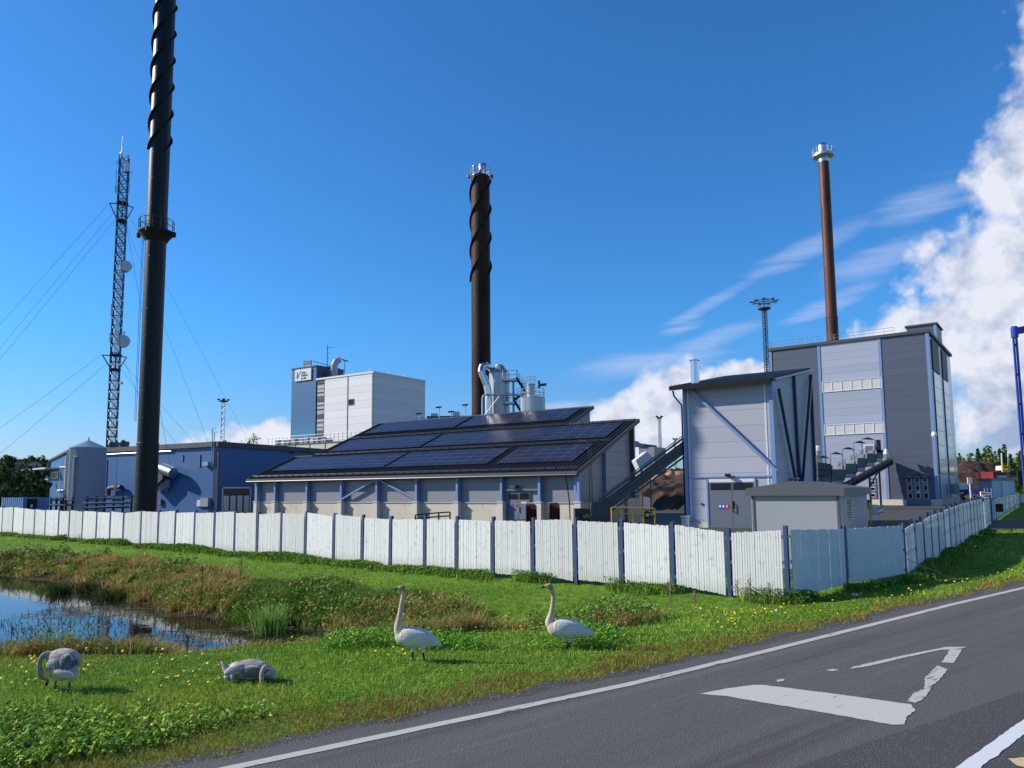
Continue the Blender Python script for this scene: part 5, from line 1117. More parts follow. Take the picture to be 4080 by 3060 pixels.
mb.build('roller_frame', M['dark_metal'], b)
mb = MB()
for x, y in ((582, 1400), (668, 1340)): p = at(*z5(x, y), H0 - .9); mb.tube((p.x, p.y, ZY), p, .16, 6)
p, q = at(*z5(585, 1540), H0 - .9), at(*z5(665, 1380), H0 - .9); mb.tube(p, q, .12, 6); mb.build('support_leg', M['dark_metal'], b)
mb = MB(); p = at(*z5(735, 1225), H0 - .5); mb.lathe(p - Zv * .8, [(.5, 0), (.6, .6), (.3, 1.4)], 12); mb.build('head_drum', M['galv'], b)
mb = MB(); p = at(*z5(668, 1180), H0); mb.box(p.x - .35, p.x + .35, H0, H0 + .6, p.z - .8, p.z + 1.3); mb.tube(p + Vector((-.7, 0, 0)), p + Vector((-.2, 0, 0)), .4, 10); mb.build('motor', M['charcoal'], b)
for (xa, ya), (xb, yb) in (((180, 1418), (252, 1378)), ((300, 1362), (372, 1325)), ((410, 1305), (475, 1275)), ((492, 1258), (560, 1228))):
    mb = MB()
    for h_ in (.5, 1.0): mb.tube(at(*z5(xa, ya), H0) + Zv * h_ * .8, at(*z5(xb, yb), H0) + Zv * h_ * .8, .05, 4)
    for k in range(4): q = at(*z5(xa, ya), H0).lerp(at(*z5(xb, yb), H0), k / 3); mb.tube(q, q + Zv * .8, .05, 4)
    mb.build('handrail', M['galv'], b)
for i, (xt, yt, xb_, yb_) in enumerate(((128, 1268, 128, 1430), (240, 1236, 245, 1372), (343, 1193, 350, 1325), (440, 1137, 450, 1275), (520, 1106, 522, 1238))):
    p, q = at(*z5(xb_, yb_), H0 + 1), at(*z5(xt, yt), H0 + 1); l_ = ['lowest', 'second lowest', 'middle', 'second highest', 'highest'][i]
    b2 = thing('lamp_post', (p.x, p.y, p.z), f'{l_} of the five lamps on poles along the stepped concrete hoods', 'street lamp', 'lamps along the stepped hoods')
    mb = MB(); mb.tube(p, Vector((p.x, p.y, q.z)), .09, 6); mb.tube(Vector((p.x, p.y, q.z)), Vector((p.x + .4, p.y, q.z + .15)), .06, 5); mb.build('pole', M['galv'], b2)
    mb = MB(); mb.prism([Vector((p.x + .1, p.y - .25, q.z + .02)), Vector((p.x + 1.0, p.y - .25, q.z + .32)), Vector((p.x + 2.1, p.y - .25, q.z - .12))], (0, .6, 0)); mb.build('lamp_head', M['charcoal'], b2)
q = at(*z5(195, 1330), 121); b = thing('filter_unit', (q.x, 121, ZY), 'dark grey duct unit between the tower house and the tallest building', 'duct unit')
mb = MB(); P_ = [at(*z5(x, y), 121) for x, y in ((130, 1310), (240, 1322), (266, 1355), (250, 1375), (130, 1372))]; mb.prism(P_, (0, 3, 0)); mb.build('casing', M['dark_metal'], b)
mb = MB(); P_ = [at(*z5(x, y), 121.2) for x, y in ((132, 1375), (246, 1378), (246, 1430), (132, 1430))]; mb.prism(P_, (0, 2.6, 0)); mb.build('base_box', M['charcoal'], b)
mb = MB(); p = at(*z5(128, 1205), 120); mb.lathe(p - Zv * .8, [(.4, 0), (.7, .7), (.6, 1.3), (.2, 1.6)], 12); mb.build('valve', M['frame_white'], b)
# ------------------------------------------------------------------ board fences
def fence(name, label, pts, mat_board, facing, gap_bottom=.14, dense_boards=19, H=2.0, jitter=.05, tops=None, post_out=0, post_up=0, skip_first=False):
    """pts: post plan points with top z; boards hang between the posts, on the side of 'facing'"""
    c = sum((Vector((p[0], p[1], 0)) for p in pts), Vector()) / len(pts); b = thing(name, (c.x, c.y, -.25), label, 'fence')
    for i, (x, y, zt) in enumerate(pts):
        if skip_first and i == 0: continue
        g_ = float(terr(x, y)); mb = MB(); P_ = Vector((x, y, 0)); j = min(i, len(pts) - 2); d_ = Vector((pts[j + 1][0] - pts[j][0], pts[j + 1][1] - pts[j][1], 0)).normalized(); n_ = Vector((d_.y, -d_.x, 0)); n_ = n_ if n_.dot(facing) > 0 else -n_
        zt += post_up
        for o in (-.06, .05 + post_out): mb.par(P_ - d_ * .05 + n_ * o + Zv * (g_ - .1), d_ * .10, n_ * .012, (0, 0, zt - g_ + .1))
        mb.par(P_ - d_ * .006 - n_ * .048 + Zv * (g_ - .1), d_ * .012, n_ * (.097 + post_out), (0, 0, zt - g_ + .095)); mb.build('post', M['post_navy'], b)
    for i in range(len(pts) - 1):
        A_, B_ = Vector((pts[i][0], pts[i][1], 0)), Vector((pts[i + 1][0], pts[i + 1][1], 0)); d_ = (B_ - A_); L_ = d_.length; d_.normalize(); n_ = Vector((d_.y, -d_.x, 0)); n_ = n_ if n_.dot(facing) > 0 else -n_
        za, zb = pts[i][2] - .10, pts[i + 1][2] - .10
        if tops and i in tops: za += tops[i][0]; zb += tops[i][1]
        else: za += random.uniform(-1, 1) * jitter; zb += random.uniform(-1, 1) * jitter
        ga, gb = float(terr(A_.x, A_.y)) + gap_bottom, float(terr(B_.x, B_.y)) + gap_bottom; ga += random.uniform(-.04, .06); gb += random.uniform(-.04, .06)
        if tops and i in tops: ga += tops[i][2]; gb += tops[i][3]
        m0, m1 = .11, L_ - .10; n_b = dense_boards; wb = (m1 - m0) / n_b; lean = random.uniform(-.012, .012); off = random.uniform(.0, .015)
        mb = MB()
        for k in range(n_b):
            s0, s1 = m0 + wb * k, m0 + wb * (k + 1) - random.uniform(.008, .016); t_ = (k + .5) / n_b
            z0 = ga + (gb - ga) * t_ + random.uniform(-.012, .012); z1 = za + (zb - za) * t_ + random.uniform(-.012, .012); o_ = off + random.uniform(0, .009) + .03
            mb.par(A_ + d_ * s0 + n_ * o_ + Zv * z0, d_ * (s1 - s0), n_ * .022, d_ * lean * (z1 - z0) + Zv * (z1 - z0))
        for q in (.10, .5, .88):
            z_0, z_1 = ga + (za - ga) * q, gb + (zb - gb) * q
            P0 = A_ + d_ * .02 + n_ * .0 + Zv * z_0; mb.par(P0, d_ * (L_ - .04) + Zv * (z_1 - z_0), n_ * .028, (0, 0, .09))
        mb.build('board_panel', M[mat_board], b)
    return b
def plan_on(pA, pB, xs, row):                             # where the photo columns meet the fence's plan line
    F_ = Fac((pA.x, pA.y), (pB - pA).xy); return [(F_.P(F_.L(x, r_)[0], 0), F_.L(x, r_)[1]) for x, r_ in zip(xs, row)]
pA, pB = at(16, 2060, 57), at(3129, 2200, 20)
PA_ = [(16, 2016), (58.6, 2018), (100, 2023), (144, 2026), (187, 2026.5), (240, 2028), (282, 2028), (335, 2030), (391, 2031), (445, 2032), (498, 2039), (568, 2032), (637, 2032), (704, 2032), (781.6, 2032), (861, 2033), (942, 2034), (1031.6, 2039), (1126.6, 2037), (1223.6, 2037), (1336, 2044), (1449, 2050), (1561, 2055), (1697, 2056), (1823.5, 2056), (1967, 2058), (2126, 2062), (2294, 2062), (2477, 2069), (2679, 2078.6), (2901, 2103), (3129, 2094)]
r1 = plan_on(pA, pB, [p[0] for p in PA_], [p[1] for p in PA_]); L_ = [(q.x, q.y, z) for q, z in r1]
dA = Vector((L_[0][0] - L_[4][0], L_[0][1] - L_[4][1], 0)).normalized()
L_ = [(L_[0][0] + dA.x * 2.1 * k, L_[0][1] + dA.y * 2.1 * k, L_[0][2]) for k in (6, 5, 4, 3, 2, 1)] + L_
nA = len(L_) - 1
TP = {nA - 2: (.02, -.02, .05, -.13), nA - 1: (-.03, -.03, -.10, -.06), nA - 3: (.0, -.02, .04, .06)}
fence('board_fence', 'long white board fence on dark blue posts between the pond lawn and the yard', L_, 'white_board', Vector((-.6, -.8, 0)), tops=TP, jitter=.055)
q0 = r1[-1][0]; q1 = at(3364, 2200, 22.7); q2 = at(3600, 2200, 24.1)
zt = [at(3129, 2094, 20).z, at(3364, 2094, 22.7).z, at(3596, 2082, 24.1).z]
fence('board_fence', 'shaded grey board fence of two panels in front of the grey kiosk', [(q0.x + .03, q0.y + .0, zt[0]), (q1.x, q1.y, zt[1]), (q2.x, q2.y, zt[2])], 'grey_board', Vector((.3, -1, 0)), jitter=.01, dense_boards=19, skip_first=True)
xs = [905, 1000, 1045, 1105, 1165, 1222, 1270, 1320, 1370, 1415, 1450, 1485, 1520, 1550]; ys = [700, 675, 645, 613, 585, 555, 535, 515, 500, 490, 482, 478, 475, 475]
pC = at(3603, 2200, 24.2); pD = at(3300 + 1570 * .3918, 2050, 49)
r2 = plan_on(pC, pD, [3300 + x * .3918 for x in xs], [1800 + y * .3918 for y in ys])
LC = [(pC.x + .05, pC.y + .12, zt[2])] + [(q.x, q.y, z) for q, z in r2]
zC = np.poly1d(np.polyfit([math.hypot(p[0] - LC[0][0], p[1] - LC[0][1]) for p in LC], [p[2] for p in LC], 2)); lenC = math.hypot(LC[-1][0] - LC[0][0], LC[-1][1] - LC[0][1]); nC = round(lenC / 2.05)
mid = [(LC[0][0] + (LC[-1][0] - LC[0][0]) * k / nC, LC[0][1] + (LC[-1][1] - LC[0][1]) * k / nC, float(zC(lenC * k / nC)) + .03 * math.sin(k * 2.3)) for k in range(nC + 1)]
fence('board_fence', 'right hand white board fence in shade running back from the corner to the gate', mid, 'white_board', Vector((.8, -.6, 0)), jitter=.02, dense_boards=14, gap_bottom=.05, post_out=.03, post_up=.09, skip_first=True)
pE = at(3948, 2030, 62); pG = at(4061, 1950, 128)
n_ = 26; LE = [(pE.x + (pG.x - pE.x) * k / n_, pE.y + (pG.y - pE.y) * k / n_, 1.72) for k in range(n_ + 1)]
fence('board_fence', 'distant white board fence beyond the gate, far right', LE, 'white_board', Vector((.8, -.6, 0)), jitter=.05, dense_boards=12, post_out=.03)
pH = at(4063, 1950, 130); LH = [(pH.x + 3 * k, pH.y + .6 * k, 1.5) for k in range(8)]
fence('board_fence', 'farthest stretch of white fence at the right edge of the picture', LH, 'white_board', Vector((0, -1, 0)), dense_boards=14)
# gate of wire mesh
a_, c_ = at(3917, 2080, 50), at(3946, 2070, 60); b = thing('mesh_gate', (a_.x, a_.y, -.25), 'grey wire mesh gate standing between the two fence runs at right', 'gate')
mb = MB()
for p in (a_, c_): mb.tube((p.x, p.y, -.3), (p.x, p.y, 1.75), .05, 6)
for z_ in (-.1, .8, 1.7): mb.tube((a_.x, a_.y, z_), (c_.x, c_.y, z_), .03, 5)
mb.build('frame', M['galv'], b); mb = MB()
for k in range(46): q = a_.lerp(c_, k / 45); mb.tube((q.x, q.y, -.1), (q.x, q.y, 1.7), .012, 4, cap=False)
mb.build('mesh_bars', M['galv'], b)
p = at(3965, 2020, 64); mb = MB(); mb.box(p.x - .3, p.x + .3, p.y - .6, p.y - .5, .6, 1.3); b = mb.build('notice_board', M['glass_dark']); tag(b, 'small black notice plate hung on the distant fence beside the gate', 'sign')

# ------------------------------------------------------------------ right hand background
def lumps(name, m, polys, label, cat):                    # heap: noisy height field over an ellipse
    pass
def heap(cx, cy, rx, ry, h, label, m, seed, sharp=.8):
    n_ = 90; xs_ = np.linspace(-1, 1, n_); X, Y = np.meshgrid(xs_, xs_); r_ = np.sqrt(X * X + Y * Y)
    Z = np.clip(1 - r_ ** 1.6, -.05, 1) ** sharp if False else np.where(r_ < 1, (1 - r_ ** 1.8), -.05 * r_)
    wx, wy = cx + X * rx, cy + Y * ry
    Z = h * Z * (.72 + .5 * vnoise(wx, wy, .16, seed)) + (vnoise(wx, wy, .7, seed + 2) - .5) * 1.3 * (r_ < .97) + (vnoise(wx, wy, 2.1, seed + 2) - .5) * .6 * (r_ < .97)
    i_ = np.arange(n_ * n_).reshape(n_, n_); f_ = np.stack([i_[:-1, :-1], i_[:-1, 1:], i_[1:, 1:], i_[1:, :-1]], -1).reshape(-1, 4)
    o = fast_mesh('bark_heap', np.stack([wx, wy, Z - .3], -1), f_, m); tag(o, label, 'heap'); return o
M['bark'] = mat('bark', (.035, .018, .012), .95, var=.35, vs=.5, bump=.8, bs=2.2, dirt_sunlit=((.16, .07, .03), .55, .53, .9))  # warm blotches put sunlit patches into the heap's colour
M['bark_dark'] = mat('bark_dark', (.045, .026, .02), .95, var=.35, vs=.5, bump=.8, bs=2.2, dirt_sunlit=((.17, .07, .035), .22, .55, .8))
p = at(2690, 1920, 118); heap(p.x + 3, 120, 17, 16, 6.0, 'dark brown bark heap seen under the belt conveyor', M['bark_dark'], 4)
p = at(2740, 1900, 150); heap(p.x, 152, 14, 12, 7.6, 'sandy topped chip heap behind the dark bark heap, left of the tower house', mat('chips', (.36, .20, .09), .95, var=.25, vs=.8, bump=.6, bs=2), 8)
p = at(3850, 1920, 215); heap(p.x - 3, 215, 26, 22, 10.2, 'big reddish brown bark heap right of the tallest building', M['bark'], 6)
def boxthing(name, label, cat, x0, y0, x1, y1, Y, dep, mm, group=None, bevel=.05):
    a_, c_ = at(x0, y0, Y), at(x1, y1, Y); b = thing(name, ((a_.x + c_.x) / 2, Y, ZY), label, cat, group); mb = MB(); mb.box(a_.x, c_.x, Y, Y + dep, c_.z, a_.z); mb.build('body', M[mm], b, bevel=bevel); return b, a_, c_
def Z7(x, y): return (3750 + x * .3618, 1700 + y * .3618)
# cabin
b, a_, c_ = boxthing('site_cabin', 'pale grey site cabin with white door in front of the red container', 'cabin', *Z7(555, 590), *Z7(815, 720), 135, 4, 'frame_white'); c_z = ZY
mb = MB(); mb.box(a_.x - .3, c_.x + .3, 134.7, 139.2, a_.z + .01, a_.z + .35); mb.build('roof', M['tank_grey'], b)
mb = MB(); p, q = at(*Z7(668, 603), 134.9), at(*Z7(745, 690), 134.9); mb.box(p.x, q.x, 134.85, 134.99, ZY, p.z); mb.build('door', M['white_paint'], b)
for x in (645, 690): mb = MB(); p = at(*Z7(x, 565), 136); mb.lathe((p.x, 136, a_.z + .35), [(.3, 0), (.55, .15), (.4, .45), (.1, .5)], 12); mb.build('roof_vent', M['frame_white'], b)
mb = MB(); p = at(*Z7(600, 700), 137); mb.box(a_.x, c_.x, 135.01, 138.9, ZY, c_.z + .02); mb.build('lower_wall', M['frame_white'], b)
boxthing('shipping_container', 'dark red shipping container behind the site cabin', 'container', *Z7(570, 497), *Z7(728, 580), 170, 6, 'red_paint')
b, a_, c_ = boxthing('storage_box', 'white box body with grey lid near the tallest building, beside the blue trailer', 'box', *Z7(200, 628), *Z7(298, 742), 128, 3, 'frame_white')
mb = MB(); mb.box(a_.x - .1, c_.x + .1, 127.9, 131.1, a_.z - .25, a_.z + .05); mb.build('lid', M['white_paint'], b)
mb = MB()
for x in (a_.x + .4, c_.x - .4): mb.box(x - .1, x + .1, 128.2, 128.4, ZY, c_.z)
mb.build('leg', M['charcoal'], b)
b, a_, c_ = boxthing('flatbed_trailer', 'blue flatbed trailer with yellow and red tail boards right of the tallest building', 'trailer', *Z7(300, 690), *Z7(555, 722), 122, 2.5, 'crane_blue')
mb = MB()
for x0, x1, y0, mm in ((330, 385, 712, 0), (395, 440, 712, 0)): p, q = at(*Z7(x0, y0), 121.9), at(*Z7(x1, 745), 121.9); mb.box(p.x, q.x, 121.9, 124, q.z, p.z)
mb.build('side_boards', M['crane_blue'], b)
for x0, x1, mm in ((255, 300, 'yellow'), (318, 348, 'yellow'), (349, 385, 'red_sign'), (386, 425, 'yellow')):
    mb = MB(); p, q = at(*Z7(x0, 760), 121.6), at(*Z7(x1, 782), 121.6); mb.box(p.x, q.x - .02, 121.5, 121.8, q.z, p.z); mb.build('tail_board', M[mm], b)
for x in (290, 345, 400, 470):
    mb = MB(); p = at(*Z7(x, 780), 122); mb.tube((p.x, 122, .2), (p.x, 122.4, .2), .45, 16); mb.build('wheel', M['strake'], b)
q = at(*Z7(310, 560), 100); b = thing('signpost', (q.x, 100, ZY), 'grey post with a small square plate near the bark heap', 'signpost'); mb = MB(); mb.tube((q.x, 100, ZY), q, .09, 6); mb.build('post', M['frame_white'], b); mb = MB(); mb.box(q.x - .35, q.x + .25, 99.8, 99.95, q.z - .8, q.z); mb.build('plate', M['frame_white'], b)
q = at(*Z7(490, 750), 90); b = thing('traffic_barrier', (q.x, 90, ZY), 'white barrier board with red and black markings beside the gate', 'barrier')
P_ = [at(*Z7(x, y), 90) for x, y in ((435, 715), (540, 722), (545, 735), (525, 785), (450, 785), (438, 760))]; mb = MB(); mb.prism(P_, (0, .15, 0)); mb.build('board', M['white_paint'], b)
for k in range(5): mb = MB(); P_ = [at(*Z7(x, y), 89.97) for x, y in ((478 + 13 * k, 775), (486 + 13 * k, 775), (496 + 13 * k, 755), (488 + 13 * k, 755))]; mb.prism(P_, (0, .02, 0)); mb.build('black_stripe', M['strake'], b)
mb = MB(); P_ = [at(*Z7(x, y), 89.97) for x, y in ((442, 728), (535, 733), (535, 744), (442, 744))]; mb.prism(P_, (0, .02, 0)); mb.build('red_band', M['red_sign'], b)
mb = MB(); 
for x in (475, 508, 550): p = at(*Z7(x, 680), 90.2); mb.tube((p.x, 90.2, ZY), p, .04, 5)
mb.build('leg', M['galv'], b)
b = thing('loader_crane', (at(*Z7(707, 400), 165).x, 165, ZY), 'yellow timber loader with two tall uprights and white cab above the red container', 'loader')
mb = MB()
for x in (664, 737): mb.tube(at(*Z7(x, 290), 165), at(*Z7(x + 6, 420), 165), .14, 6)
mb.build('upright', M['frame_white'], b); mb = MB()
for x in (672, 742): mb.tube(at(*Z7(x, 400), 165), at(*Z7(x + 6, 500), 165), .22, 6)
mb.beam(at(*Z7(672, 488), 165), at(*Z7(745, 490), 165), .4, .5); mb.build('mast_frame', M['yellow'], b)
P_ = [at(*Z7(x, y), 165.5) for x, y in ((680, 430), (738, 430), (738, 478), (680, 478))]; mb = MB(); mb.prism(P_, (0, 2.5, 0)); mb.build('cab', M['white_paint'], b)
P_ = [at(*Z7(x, y), 165.4) for x, y in ((688, 438), (732, 438), (732, 455), (688, 455))]; mb = MB(); mb.prism(P_, (0, .1, 0)); mb.build('cab_window', M['glass_dark'], b)
b, a_, c_ = boxthing('far_office', 'very distant pale flat office with a row of windows at the foot of the trees', 'building', *Z7(565, 478), *Z7(800, 500), 330, 8, 'frame_white')
for k in range(10): mb = MB(); p = a_.x + (c_.x - a_.x) * (k + .3) / 10; mb.box(p, p + 1.3, 329.8, 329.95, a_.z - 2.0, a_.z - .8); mb.build('window', M['glass_dark'], b)
mb = MB(); mb.box(a_.x, c_.x, 330.01, 337, ZY, c_.z + .01); mb.build('lower_wall', M['kiosk'], b)
# blue lattice gantry at the right edge, black sign
q = at(4041, 1345, 32); b = thing('gantry_post', (q.x, 32, ZY), 'tall bright blue twin channel gantry post at the right edge', 'gantry')
gx0, z1 = q.x - .05, q.z
mb = MB()
for dx in (0, .13): mb.box(gx0 + dx, gx0 + dx + .07, 32, 32.07, ZY, z1)
z_ = ZY
while z_ < z1: mb.box(gx0 + .069, gx0 + .131, 32.01, 32.06, z_, z_ + .12); z_ += 1.3
mb.build('channel', M['crane_blue'], b)
mb = MB(); mb.beam((gx0 + .13, 32.08, z1 + .02), (gx0 + .13, 32.08, z1 + .42), .2, .2, (0, 1, 0)); mb.beam((gx0 + .1, 32.08, z1 + .28), (gx0 + 3.5, 32.08, z1 + .95), .2, .3); mb.lathe((gx0 + .14, 32.08, z1 + .02), [(.14, 0), (.14, .45), (.1, .5)], 14); mb.build('arm', M['crane_blue'], b)
a_, c_ = at(4055, 1876, 60), at(4120, 1932, 60); b = thing('black_sign', (c_.x, 60, ZY), 'black blank board on legs at the right edge above the far fence', 'sign')
mb = MB(); mb.box(a_.x, c_.x, 60, 60.1, c_.z, a_.z); mb.build('board', M['strake'], b); mb = MB(); mb.tube((c_.x - .1, 60.15, ZY), (c_.x - .1, 60.15, a_.z), .06, 6); mb.build('leg', M['galv'], b)
# road barriers stacked in the yard
q = at(3500, 2040, 62); b = thing('barrier_stack', (q.x, 62, ZY), 'stack of white and orange traffic barriers behind the kiosk', 'barriers')
for k, x in enumerate((3468, 3476, 3483, 3490)):
    P_ = [at(xx, y, 62 + .25 * k) for xx, y in ((x - 3, 2013), (x + 7, 2010), (x + 7, 2052), (x - 3, 2056))]; mb = MB(); mb.prism(P_, (0, .1, 0)); mb.build('board', M['frame_white' if k % 2 else 'galv'], b)
mb = MB(); P_ = [at(x, y, 61.5) for x, y in ((3497, 2022), (3523, 2011), (3524, 2044), (3498, 2054))]; mb.prism(P_, (0, .08, 0)); mb.build('front_board', M['white_paint'], b)
for (y0, y1) in ((2024, 2031), (2045, 2050)):
    mb = MB(); P_ = [at(x, y, 61.45) for x, y in ((3498, y0), (3523, y0 - 10), (3523, y1 - 10), (3498, y1))]; mb.prism(P_, (0, .04, 0)); mb.build('orange_band', M['orange'], b)
mb = MB(); p = at(3467, 2010, 61.7); mb.tube((p.x, 61.7, ZY), p, .05, 6); mb.lathe(p, [(.1, -.3), (.18, -.2), (.18, 0), (.05, .05)], 10); mb.build('yellow_lamp', M['yellow'], b)
q = at(3500, 1975, 96); b = thing('red_pump', (q.x, 100, ZY), 'dark red bucket shaped hopper below the stepped conveyor', 'hopper'); mb = MB(); mb.lathe((q.x, 100, ZY), [(.4, 0), (.5, .4), (.75, 1.1), (.8, 1.35), (.7, 1.4)], 8); mb.build('bucket', M['corten_red'], b)
# stacked planks by the tank
for (x0, x1, ys_, Y, lab) in ((330, 495, (1986, 2005, 2021), 66, 'large rack of stacked planks and boards behind the fence, by the black chimney'), (186, 255, (1991, 2012), 68, 'small rack of stacked boards beside the blue container')):
    a_, c_ = at(x0, 2000, Y), at(x1, 2000, Y); b = thing('plank_rack', ((a_.x + c_.x) / 2, Y, ZY), lab, 'plank stack')
    mb = MB()
    for x in (a_.x + .3, (a_.x + c_.x) / 2, c_.x - .2): mb.box(x - .06, x + .06, Y + .1, Y + .25, ZY, at(x0, ys_[0], Y).z + .2); mb.box(x - .06, x + .06, Y + 1.6, Y + 1.75, ZY, at(x0, ys_[0], Y).z + .2)
    mb.build('rack_frame', M['strake'], b)
    for j, y in enumerate(ys_):
        z_ = at(x0, y, Y).z; mb = MB(); mb.box(a_.x, c_.x, Y + .05, Y + 1.7, z_ - .12, z_ - .06); mb.build('shelf', M['charcoal'], b)
        for k in range(5): mb = MB(); o_ = random.uniform(0, .6); y0 = Y - .1 + k * .34; zz = z_ - .055 + random.uniform(0, .05); mb.par((a_.x - .2 + o_, y0, zz), (c_.x - a_.x - o_ * random.random(), random.uniform(-.1, .1), random.uniform(-.1, .12)), (0, .25, 0), (0, 0, .09)); mb.build('plank', M[random.choice(['wood', 'frame_white', 'kiosk', 'wood'])], b)
q = at(178, 1950, 130); b = thing('wooden_shed', (q.x, 130, ZY), 'small red brown wooden shed among the trees at far left', 'shed'); a_, c_ = at(160, 1920, 130), at(197, 1975, 130); mb = MB(); mb.box(a_.x, c_.x, 130, 134, ZY, a_.z); mb.build('wall', M['barn'], b); mb = MB(); mb.box(a_.x - .4, c_.x + .6, 129.6, 134.4, a_.z + .01, a_.z + .35); mb.build('roof', M['wood'], b)
a_, c_ = at(-60, 1840, 260), at(98, 1870, 260); b = thing('far_roof_hall', (c_.x - 5, 260, ZY), 'distant low hall with long dark roof just above the trees at far left', 'building'); mb = MB(); mb.box(a_.x, c_.x, 260, 275, ZY, a_.z); mb.build('wall', M['tank_grey'], b); mb = MB(); mb.box(a_.x - 1, c_.x + 1, 259, 276, a_.z + .01, a_.z + .8); mb.build('roof', M['charcoal'], b)

# ------------------------------------------------------------------ swans: lofts joined by a voxel remesh, coloured by region
def tubeloft(st, n=20):                                   # st: (point, r_up, r_side) ; rings follow the path
    vs = []; fs = []; N = len(st)
    for i, (p, ru, rs) in enumerate(st):
        p = Vector(p); a = Vector(st[max(0, i - 1)][0]); b_ = Vector(st[min(N - 1, i + 1)][0]); d_ = (b_ - a).normalized()
        sd = Vector((0, 1, 0)); sd = (sd - d_ * sd.dot(d_)).normalized(); upv = d_.cross(sd)
        vs += [p + upv * math.cos(t) * ru + sd * math.sin(t) * rs for t in [2 * math.pi * k / n for k in range(n)]]
    for i in range(N - 1):
        for k in range(n): j = (k + 1) % n; fs.append((i * n + k, i * n + j, (i + 1) * n + j, (i + 1) * n + k))
    fs.append(tuple(range(n - 1, -1, -1))); fs.append(tuple(range((N - 1) * n, N * n))); return vs, fs
def resample(st, m_=6):                                   # Catmull-Rom through the stations
    out = []; N = len(st)
    A = [list(p) + [a, b_] for p, a, b_ in st]
    for i in range(N - 1):
        p0, p1, p2, p3 = (np.array(A[max(0, i - 1)]), np.array(A[i]), np.array(A[i + 1]), np.array(A[min(N - 1, i + 2)]))
        for k in range(m_):
            t = k / m_; q = .5 * ((2 * p1) + (-p0 + p2) * t + (2 * p0 - 5 * p1 + 4 * p2 - p3) * t * t + (-p0 + 3 * p1 - 3 * p2 + p3) * t ** 3); out.append(((q[0], q[1], q[2]), max(q[3], .002), max(q[4], .002)))
    out.append(st[-1]); return out
def ellip(c, r, rot=None, n=20, m_=12):
    vs = []; fs = []
    for i in range(1, m_):
        ph = math.pi * i / m_
        for k in range(n):
            th_ = 2 * math.pi * k / n; q = Vector((r[0] * math.sin(ph) * math.cos(th_), r[1] * math.sin(ph) * math.sin(th_), r[2] * math.cos(ph)))
            if rot: q = rot @ q
            vs.append(Vector(c) + q)
    for i in range(m_ - 2):
        for k in range(n): j = (k + 1) % n; fs.append((i * n + k, (i + 1) * n + k, (i + 1) * n + j, i * n + j))
    fs.append(tuple(range(n))); fs.append(tuple(range((m_ - 1) * n - 1, (m_ - 2) * n - 1, -1))); return vs, fs
m, nt, bs = bsdf('feathers'); M['feathers'] = m
vc = nd(nt, 'ShaderNodeVertexColor', layer_name='tint'); tcn = nd(nt, 'ShaderNodeTexCoord'); mp = nd(nt, 'ShaderNodeMapping'); mp.inputs['Scale'].default_value = (.8, 1.6, 3); mp.inputs['Rotation'].default_value = (0, .5, 0); nt.links.new(tcn.outputs['Object'], mp.inputs[0])
f1 = noise(nt, mp.outputs[0], 14, 5, .6); f2 = noise(nt, tcn.outputs['Object'], 60, 3, .6)
c = mixc(nt, mth(nt, 'MULTIPLY', f1, .35), vc.outputs[0], (.0, .0, .0)); c = mixc(nt, .18, vc.outputs[0], mixc(nt, f1, (0, 0, 0), vc.outputs[0]))
nt.links.new(c, bs.inputs['Base Color']); bs.inputs['Roughness'].default_value = .8; bs.inputs['Specular IOR Level'].default_value = .2
bp = nd(nt, 'ShaderNodeBump'); bp.inputs['Strength'].default_value = .8; bp.inputs['Distance'].default_value = .025; nt.links.new(mth(nt, 'ADD', f1, mth(nt, 'MULTIPLY', f2, .3)), bp.inputs['Height']); nt.links.new(bp.outputs[0], bs.inputs['Normal'])
def foot_y(px, py): return onz(px, py, -.035).y
def animal(name, label, cat, group, pieces, colour, loc, voxel=.0075):
    V_ = []; F_ = []
    for vs, fs in pieces:
        o_ = len(V_); V_ += [tuple(Vector(v_) - loc) for v_ in vs]; F_ += [tuple(o_ + i for i in f) for f in fs]
    me = bpy.data.meshes.new('tmp'); me.from_pydata(V_, [], F_); me.update(); o = bpy.data.objects.new('tmp', me); COL.objects.link(o)
    r_ = o.modifiers.new('r', 'REMESH'); r_.mode = 'VOXEL'; r_.voxel_size = voxel; r_.use_smooth_shade = True
    s_ = o.modifiers.new('s', 'SMOOTH'); s_.iterations = 4; s_.factor = .5
    dg = bpy.context.evaluated_depsgraph_get(); me2 = bpy.data.meshes.new_from_object(o.evaluated_get(dg)); bpy.data.objects.remove(o)
    co = np.empty(len(me2.vertices) * 3, np.float32); me2.vertices.foreach_get('co', co); co = co.reshape(-1, 3).astype(float) + np.array(loc)
    cols = colour(co); a_ = me2.color_attributes.new('tint', 'FLOAT_COLOR', 'POINT'); cc = np.ones((len(co), 4), np.float32); cc[:, :3] = cols; a_.data.foreach_set('color', cc.ravel())
    me2.materials.clear(); me2.materials.append(M['feathers']); me2.polygons.foreach_set('use_smooth', [True] * len(me2.polygons)); me2.name = name
    o = bpy.data.objects.new(name, me2); COL.objects.link(o); o.location = loc; PL[o.name] = Vector(loc); tag(o, label, cat, group); return o
def zone(co, c, r): return np.linalg.norm(co - np.array(c), axis=1) < r
def foot(P, sc=1.0, dirx=-1):
    out = []
    for a in (-.5, 0, .5):
        d_ = Vector((math.cos(a) * dirx, math.sin(a), 0)); p = Vector(P); out.append(tubeloft([(p + Zv * .012, .012, .012), (p + d_ * .06 * sc + Zv * .010, .010, .014), (p + d_ * .12 * sc + Zv * .006, .006, .008)], 8))
    return out
